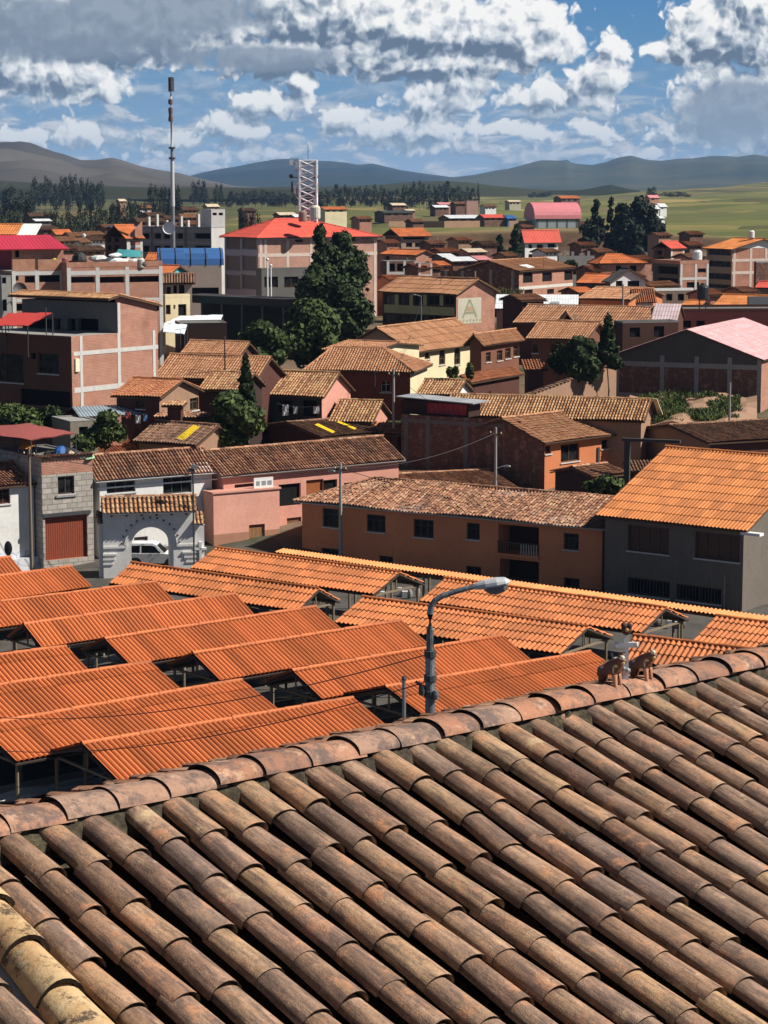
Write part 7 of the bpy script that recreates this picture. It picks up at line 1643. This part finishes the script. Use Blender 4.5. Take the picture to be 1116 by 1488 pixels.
wire(w1, at(1200, 800, 140), 1.2, 'cable from the terracotta house pole to the right edge', .02)
wire(w2, w5, .6, 'cable from the dark brick wall pole towards the church', .02)
wire(w3, at(-120, 640, 150), .4, 'cable from the far-left pole out of the picture', .02)
wire(w5, w8, .8, 'thin cable running from the church house pole up to the mural building', .02)

# ================================================================== VEGETATION
G1, G2, G3 = (.026,.042,.015), (.042,.064,.019), (.016,.024,.012)
tree('tree', 'large dark evergreen tree in front of the hotel, tallest in town', 463, 470, 322, 60, 256, 'tall', 5000, .34, G1, seed=1)
tree('tree', 'broad dark evergreen right beside the tallest tree, in front of the hotel', 497, 478, 334, 96, 259, 'round', 9500, .36, G1, seed=2)
tree('tree', 'dense bushy dark tree under the hotel annex, left of the tall ones', 450, 535, 436, 105, 226, 'round', 9000, .30, G2, seed=3)
tree('tree', 'round dark bushy tree at the left end of the grove, below the canopy', 384, 535, 468, 84, 214, 'round', 7000, .28, G2, seed=4)
tree('tree', 'low dark tree filling the right side of the grove behind the church house', 510, 505, 430, 80, 240, 'round', 5000, .30, G1, seed=5)
tree('tree', 'wide dark foliage linking the tall tree to the bushes below the hotel annex', 478, 505, 395, 128, 250, 'round', 9000, .32, G1, seed=26)
tree('conifer', 'narrow dark conifer between the pale tiled roofs', 357, 602, 514, 36, 172, 'cone', 4500, .20, G1, seed=6)
tree('bush_tree', 'spreading dark bush tree below the narrow conifer', 340, 655, 572, 96, 163, 'round', 8000, .22, G2, seed=7)
tree('bush', 'leafy green bush at the left edge under the brown-fronted house', 22, 632, 586, 78, 163, 'round', 3500, .18, (.05,.075,.022), seed=8)
tree('bush', 'dark bush right of the red canopy', 152, 655, 598, 62, 158.5, 'round', 3500, .18, G2, seed=9)
tree('bush', 'small leafy bush between the red canopy and the grey doorway', 118, 660, 632, 44, 156.5, 'round', 1800, .16, G2, seed=10)
tree('bush', 'small bush in front of the adobe houses left of the yellow strip', 75, 620, 590, 40, 166, 'round', 1500, .18, G1, seed=25)
tree('tree', 'dark upright tree beside the cloister roofs, right of centre', 884, 530, 457, 40, 196, 'cone', 4500, .26, G1, seed=11)
tree('tree', 'dark rounded tree left of the upright one by the cloister', 846, 548, 490, 66, 194, 'round', 5000, .26, G1, seed=12)
tree('bush', 'dark bush at the left foot of the trees by the cloister', 812, 542, 498, 32, 196, 'round', 2000, .24, G1, seed=13)
tree('bush', 'green bush in shade between the dark shed and the big orange roof', 878, 740, 690, 74, 150, 'round', 3500, .20, G2, seed=14)
tree('palm_shrub', 'spiky small shrub before the cream church wall, left of a pair', 657, 560, 534, 18, 186, 'bush', 700, .20, (.05,.065,.02), seed=15, cat='shrub')
tree('palm_shrub', 'spiky small shrub before the cream church wall, right of a pair', 684, 552, 528, 14, 190, 'bush', 500, .18, (.05,.065,.02), seed=16, cat='shrub')
tree('tree', 'dark narrow tree in the middle field, taller one of two', 749, 388, 325, 28, 420, 'tall', 2500, .45, G1, seed=17)
tree('tree', 'dark tree in the middle field, shorter one of two', 726, 386, 341, 26, 422, 'tall', 1800, .45, G1, seed=18)
big = [(930,372,284,62,560,'round',5200),(905,370,294,54,556,'tall',3600),(948,366,302,40,552,'round',2600),(868,366,287,30,548,'tall',1900),(856,370,318,34,545,'round',1600),(888,366,282,18,560,'tall',900),(918,372,320,60,540,'round',3000)]
labs = ['broad dark crown, highest in the clump of big trees on the right field','dark tree in the middle of the clump of big trees','dark tree at the right side of the clump of big trees','loose eucalyptus at the left side of the clump of big trees','low rounded tree at the left foot of the clump of big trees','slim tree top poking out left of the broad crown','low dark tree filling the foot of the clump of big trees']
for k, (q, l) in enumerate(zip(big, labs)): tree('tree', l, q[0], q[1], q[2], q[3], q[4], q[5], q[6], .62, G3, seed=30+k, group='clump of big trees')
tree('bush', 'dark bush on the brick wall line by the grey rough wall', 828, 400, 378, 24, 315, 'round', 900, .35, G1, seed=50)
# tree lines far off, each tree its own object
protos = []
for k in range(5):
    t = tree('tree', 'p', 0, 505, 200, 230, 320, ['round','round','round','tall','tall'][k], 900, 1.0, (.012,.018,.012), seed=60+k, zb=0); protos.append(t)
for p in protos:
    p['_h'] = max(v[2] for c in p.children if c.name.startswith('crown') for v in c.bound_box); p['_w'] = 2*max(v[0] for c in p.children if c.name.startswith('crown') for v in c.bound_box)
rows = [  # x0, x1, base y, top y, spread, distance, count, label, group
 (-40,50,300,266,7,1150,7,'dark tree at the left edge in the upper hillside tree line','upper left tree line'),(45,85,292,254,8,1350,5,'dark tree in the left half of the upper tree line','upper left tree line, left half'),(84,128,290,250,6,1300,6,'dark tree in the tallest part of the upper hillside tree line','upper left tree line, tallest part'),
 (126,150,286,262,5,1300,4,'dark tree at the right end of the upper hillside tree line','upper left tree line, right end'),(-30,45,330,284,8,640,7,'dark tree in the lower left grove','lower left grove'),(60,112,328,302,8,600,6,'dark tree in the grove above the left roof cluster','grove above the left roof cluster'),
 (112,165,330,290,7,620,7,'dark tree left of the middle of the lower grove','lower grove, left part'),(160,215,328,285,8,660,7,'dark tree right of the middle of the lower grove','lower grove, right part'),(216,264,312,264,6,860,7,'tall dark tree behind the telecom mast','trees behind the telecom mast'),
 (278,300,285,260,3,1500,3,'rounded dark tree of the left clump on the plain','left clump on the plain'),(312,324,286,262,3,1500,2,'rounded dark tree of the right clump on the plain','right clump on the plain'),(346,360,322,296,4,520,2,'dark tree left of the hotel roof corner','trees left of the hotel roof'),(362,378,322,300,5,500,2,'dark tree touching the hotel roof corner','trees at the hotel roof corner'),
 (330,420,290,274,4,1500,10,'small dark tree in the line left of the lattice tower','tree line left of the lattice tower'),(425,480,291,270,5,1350,6,'dark tree in the line behind the lattice tower','tree line behind the lattice tower'),(484,548,291,264,6,1350,9,'dark tree in the line right of the lattice tower','tree line right of the lattice tower'),
 (550,600,293,268,5,1250,8,'dark tree in the line above the green-roofed shed','tree line in the middle distance, left part'),(600,655,294,258,6,1250,8,'dark tree in the tallest stretch of the middle line','tree line in the middle distance, tallest part'),(655,690,292,268,5,1250,5,'dark tree at the right end of the middle-distance line','tree line in the middle distance, right end'),
 (692,698,294,262,1,1150,1,'single slim poplar standing apart right of the middle-distance line','lone poplar'),(940,952,284,270,3,1500,2,'small dark tree on the skyline right of the big clump','skyline trees, right'),(770,800,283,277,2,2300,3,'tiny dark tree on the far plain above the pink hangar','tiny skyline trees'),(960,1000,283,277,2,1900,4,'tiny dark tree on the hill edge, far right','tiny hill-edge trees')]
rr = random.Random(11)
for (x0, x1, yb, yt, sp, D, n, lab, grp) in rows:
    for k in range(n):
        x = x0+(x1-x0)*(k+.5)/n+rr.uniform(-.9, .9); d = D*rr.uniform(.96, 1.05); top = at(x, yt+rr.uniform(0, sp*1.6), d); base = at(x, yb, d).z; g = ground(top.x, d)-.5; z0 = min(g, top.z-4)
        p = protos[(0,1,2,3,1,0,4)[rr.randrange(7)] if lab.find('poplar') < 0 else 4]; c = copy_tree(p); hgt = top.z-z0; wpx = max((x1-x0)/n*2.1, 7)*(.45 if 'poplar' in lab or 'slim' in lab else 1); wd = wpx*d/F_
        c.location = (top.x, d, z0); c.scale = (wd/p['_w'], wd/p['_w'], hgt/p['_h']); c.rotation_euler = (0,0,rr.uniform(0,6)); c['label'] = lab if n == 1 else lab+', '+('leftmost' if k == 0 else 'rightmost' if k == n-1 else ('second','third','fourth','fifth','sixth','seventh','eighth','ninth')[k-1]+' from left'); c['category'] = 'tree'
        if n > 1: c['group'] = grp
        for kk in ('_h', '_w'): del c[kk]
for p in protos:
    for c in list(p.children): bpy.data.objects.remove(c)
    bpy.data.objects.remove(p)
# weeds in the lot before the warehouse: nobody could count them
def weeds(name, label, x0, x1, ya, yb, Da, Db, n, h, c):
    V = []
    for i in range(n):
        t = rng.random(); D = Da+(Db-Da)*t; x = rng.uniform(x0, x1); p = at(x, ya+(yb-ya)*t, D); z = p.z
        if mnoise.noise(Vector((p.x*.35, D*.25, 2))) < -.08: continue
        cl = .4+.6*abs(math.sin(p.x*.9)*math.cos(D*.7)); hh = h*rng.uniform(.3, 1.1)*cl; a = rng.uniform(0, 6.28); w = .07*rng.uniform(.6, 1.6); l = rng.normal(0, .18, 2)
        dx, dy = w*math.cos(a), w*math.sin(a); V += [(p.x-dx, D-dy, z-.15), (p.x+dx, D+dy, z-.15), (p.x+dx*.3+l[0], D+dy*.3+l[1], z+hh), (p.x-dx*.3+l[0], D-dy*.3+l[1], z+hh)]
    me = bpy.data.meshes.new(name); me.from_pydata(V, [], [(4*i, 4*i+1, 4*i+2, 4*i+3) for i in range(len(V)//4)]); me.materials.append(leafmat(c, 'weeds')); o = bpy.data.objects.new(name, me); COL.objects.link(o); tagp(o, label, 'weeds', kind='stuff')
weeds('weeds', 'rough green weeds in the lot before the grey warehouse', 930, 1075, 572, 612, 198, 178, 9000, .42, (.060,.085,.024))
mb = MB(); G_ = [[at(915+185*i/12, 573+42*j/6, 199-22*j/6)-Vector((0,0,.05+.25*math.sin(i*1.3+j))) for i in range(13)] for j in range(7)]
for j in range(6):
    for i in range(12): mb.face([G_[j+1][i], G_[j+1][i+1], G_[j][i+1], G_[j][i]], ADOBE)
for i in range(12): mb.face([Vector((G_[6][i].x, G_[6][i].y, 2)), Vector((G_[6][i+1].x, G_[6][i+1].y, 2)), G_[6][i+1], G_[6][i]], ADOBE)
for j in range(6): mb.face([Vector((G_[j][0].x, G_[j][0].y, 2)), Vector((G_[j+1][0].x, G_[j+1][0].y, 2)), G_[j+1][0], G_[j][0]], ADOBE)
mb.build('terrain_mound', smooth=True)['kind'] = 'structure'
weeds('grass_tufts', 'dry grass on the verge under the brick yard walls', 640, 760, 420, 430, 292, 280, 1500, .5, (.06,.06,.025))
# ------------------------------------------------------------------ small things on roofs and in yards
def antenna(px, yb, yt, D, label):
    o, h = mast(px, yb, yt, D, label, .03, 'tv_antenna', STEEL, zb=at(px, yb, D).z-.1, cap=False); mb = MB()
    mb.tube([(-.5,0,h-.1),(.5,0,h+.05)], .018, STEEL, 5)
    for k in range(6): x = -.45+.18*k; mb.tube([(x,-.3+.03*k,h-.07+.02*k),(x,.3-.03*k,h-.07+.02*k)], .012, STEEL, 4)
    mb.build('elements', o)
for q in ((150,398,380,234,'television antenna on the unfinished brick building'),(640,424,404,266,'television antenna behind the mural building roof'),(790,388,370,300,'television antenna on the brick hall roof'),(915,398,380,300,'television antenna behind the black and white gable'),(545,560,538,186,'television antenna on the terracotta church house'),(860,745,715,152,'television antenna behind the long terracotta house roof'),(1040,446,428,258,'television antenna on the orange sheet roof, far right'),(262,500,478,202,'television antenna above the sandy tiled roof')): antenna(*q)
tank(723, 389, 381, 330, (.60,.58,.52), 'pale water tank on the roofs left of the brick hall')
tank(1092, 346, 334, 322, (.72,.72,.70), 'white water tank on the apartment house roof')
tank(1013, 382, 362, 312, (.70,.70,.68), 'white water tank beside the apartment house')
tank(908, 384, 376, 304, (.68,.66,.62), 'white water tank behind the orange hip roof')
tank(590, 384, 374, 335, (.04,.04,.045), 'black water tank on the open-framed brick building')
tank(122, 347, 339, 380, (.70,.70,.68), 'white water tank in the left roof cluster')
def laundry(x0, y0, x1, y1, D, label, items):
    a, b = at(x0, y0, D), at(x1, y1, D); o = thing('clothesline', label, 'clothesline', a); d = b-a; mb = MB(); n = 10
    mb.tube([d*(i/n)-Vector((0,0,.25*math.sin(math.pi*i/n))) for i in range(n+1)], .012, STEEL, 4, cap=False); mb.build('line', o)
    for t, w, h, c in items:
        p = d*t-Vector((0,0,.25*math.sin(math.pi*t))); q = d.normalized()*w; mb = MB(); m = plain(c, .8, name='laundry_cloth'); G = [[p+q*(i/4)+Vector((0,.05*math.sin(i*1.7+j),-h*j/4)) for i in range(5)] for j in range(5)]
        for j in range(4):
            for i in range(4): mb.face([G[j][i], G[j][i+1], G[j+1][i+1], G[j+1][i]], m)
        mb.build('garment', o, weld=True)
laundry(402, 586, 470, 588, 180.5, 'line of washing under the ribbed roof with the pink gable', [(.12,.5,.9,(.55,.56,.6)),(.35,.35,.6,(.35,.37,.4)),(.78,.5,.6,(.6,.6,.62))])
laundry(178, 596, 215, 600, 162, 'short line of washing by the dark adobe house', [(.1,.4,.5,(.5,.1,.08)),(.5,.4,.6,(.6,.6,.55)),(.8,.3,.5,(.1,.2,.4))])
# goods under the market roofs
def goods(px, py, lab, cols, D=None):
    p = atz(px, py, .0); o = thing('market_goods', lab, 'goods', (p.x, p.y, 0)); r_ = random.Random(int(px))
    for k in range(6):
        mb = MB(); x, y = r_.uniform(-1.6, 1.6), r_.uniform(-.5, .5); w, h = r_.uniform(.25, .5), r_.uniform(.3, .7); c = cols[k % len(cols)]; m = plain(c, .8, name='sacking')
        if k % 2: mb.ellips((x, y, h*.5), (w*.6, w*.5, h*.55), m, 9, 6)
        else: mb.box((x-w/2, y-w/2, 0), (x+w/2, y+w/2, h), m)
        mb.build('sack' if k % 2 else 'crate', o, smooth=bool(k % 2))
goods(250, 1000, 'sacks and crates under the gable of the third shed row', [(.5,.48,.42),(.25,.12,.06)])
goods(590, 868, 'pale sacks under the dark gable left of the lamp arm', [(.55,.55,.55),(.3,.28,.25)])
goods(985, 912, 'bundles under the dark gable right of the ridge cross', [(.5,.5,.5),(.12,.1,.09)])
goods(40, 1160, 'crates under the front shed at the lower left', [(.35,.3,.22),(.2,.1,.06)])
def tarp_ground(px, py, w, d, az, lab):
    p = atz(px, py, .9); o = thing('stall_cover', lab, 'tarpaulin', (p.x, p.y, 0), R(az)); m = plain((.60,.58,.54), .8, name='pale_plastic'); mb = MB(); n = 8
    G = [[Vector((-w/2+w*i/n, -d/2+d*j/n, .9+.06*math.sin(i*1.9+j)+.05*math.cos(j*2.3))) for i in range(n+1)] for j in range(n+1)]
    for j in range(n):
        for i in range(n): mb.face([G[j][i], G[j][i+1], G[j+1][i+1], G[j+1][i]], m)
    mb.build('cover', o, weld=True, smooth=True)
    t = MB(); 
    for x in (-w/2+.1, w/2-.1):
        for y in (-d/2+.1, d/2-.1): t.box((x-.04,y-.04,-.05),(x+.04,y+.04,.88), WOOD)
    t.build('trestle', o)
tarp_ground(262, 985, 5, 1.4, 37, 'pale plastic-covered stall between the front shed rows, left'); tarp_ground(395, 1012, 4, 1.4, 37, 'pale plastic-covered stall between the front shed rows, centre'); tarp_ground(60, 1150, 6, 1.3, 37, 'pale plastic-covered stall below the front shed at the lower left'); tarp_ground(150, 960, 4, 1.3, 37, 'pale plastic-covered stall in the gap at the left of the market')
# ================================================================== AIR
def haze():
    x, y0, y1, z0, z1 = 15500, -140, 13600, -45, 215
    mb = MB(); m = bpy.data.materials.new('haze_air'); m.use_nodes = True; N = NT(m.node_tree); N.n.clear(); v = N.new('ShaderNodeVolumePrincipled'); o = N.new('ShaderNodeOutputMaterial'); N.l.new(v.outputs[0], o.inputs['Volume'])
    v.inputs['Color'].default_value = (.36,.60,1.,1); v.inputs['Density'].default_value = 5.0e-5; v.inputs['Anisotropy'].default_value = 0
    m.cycles.homogeneous_volume = True
    mb.box((-x, y0, z0), (x, y1, z1), m); b = mb.build('haze', weld=True); b['kind'] = 'stuff'; b['label'] = 'thin bluish air over the plain and hills'; b['category'] = 'haze'
haze()
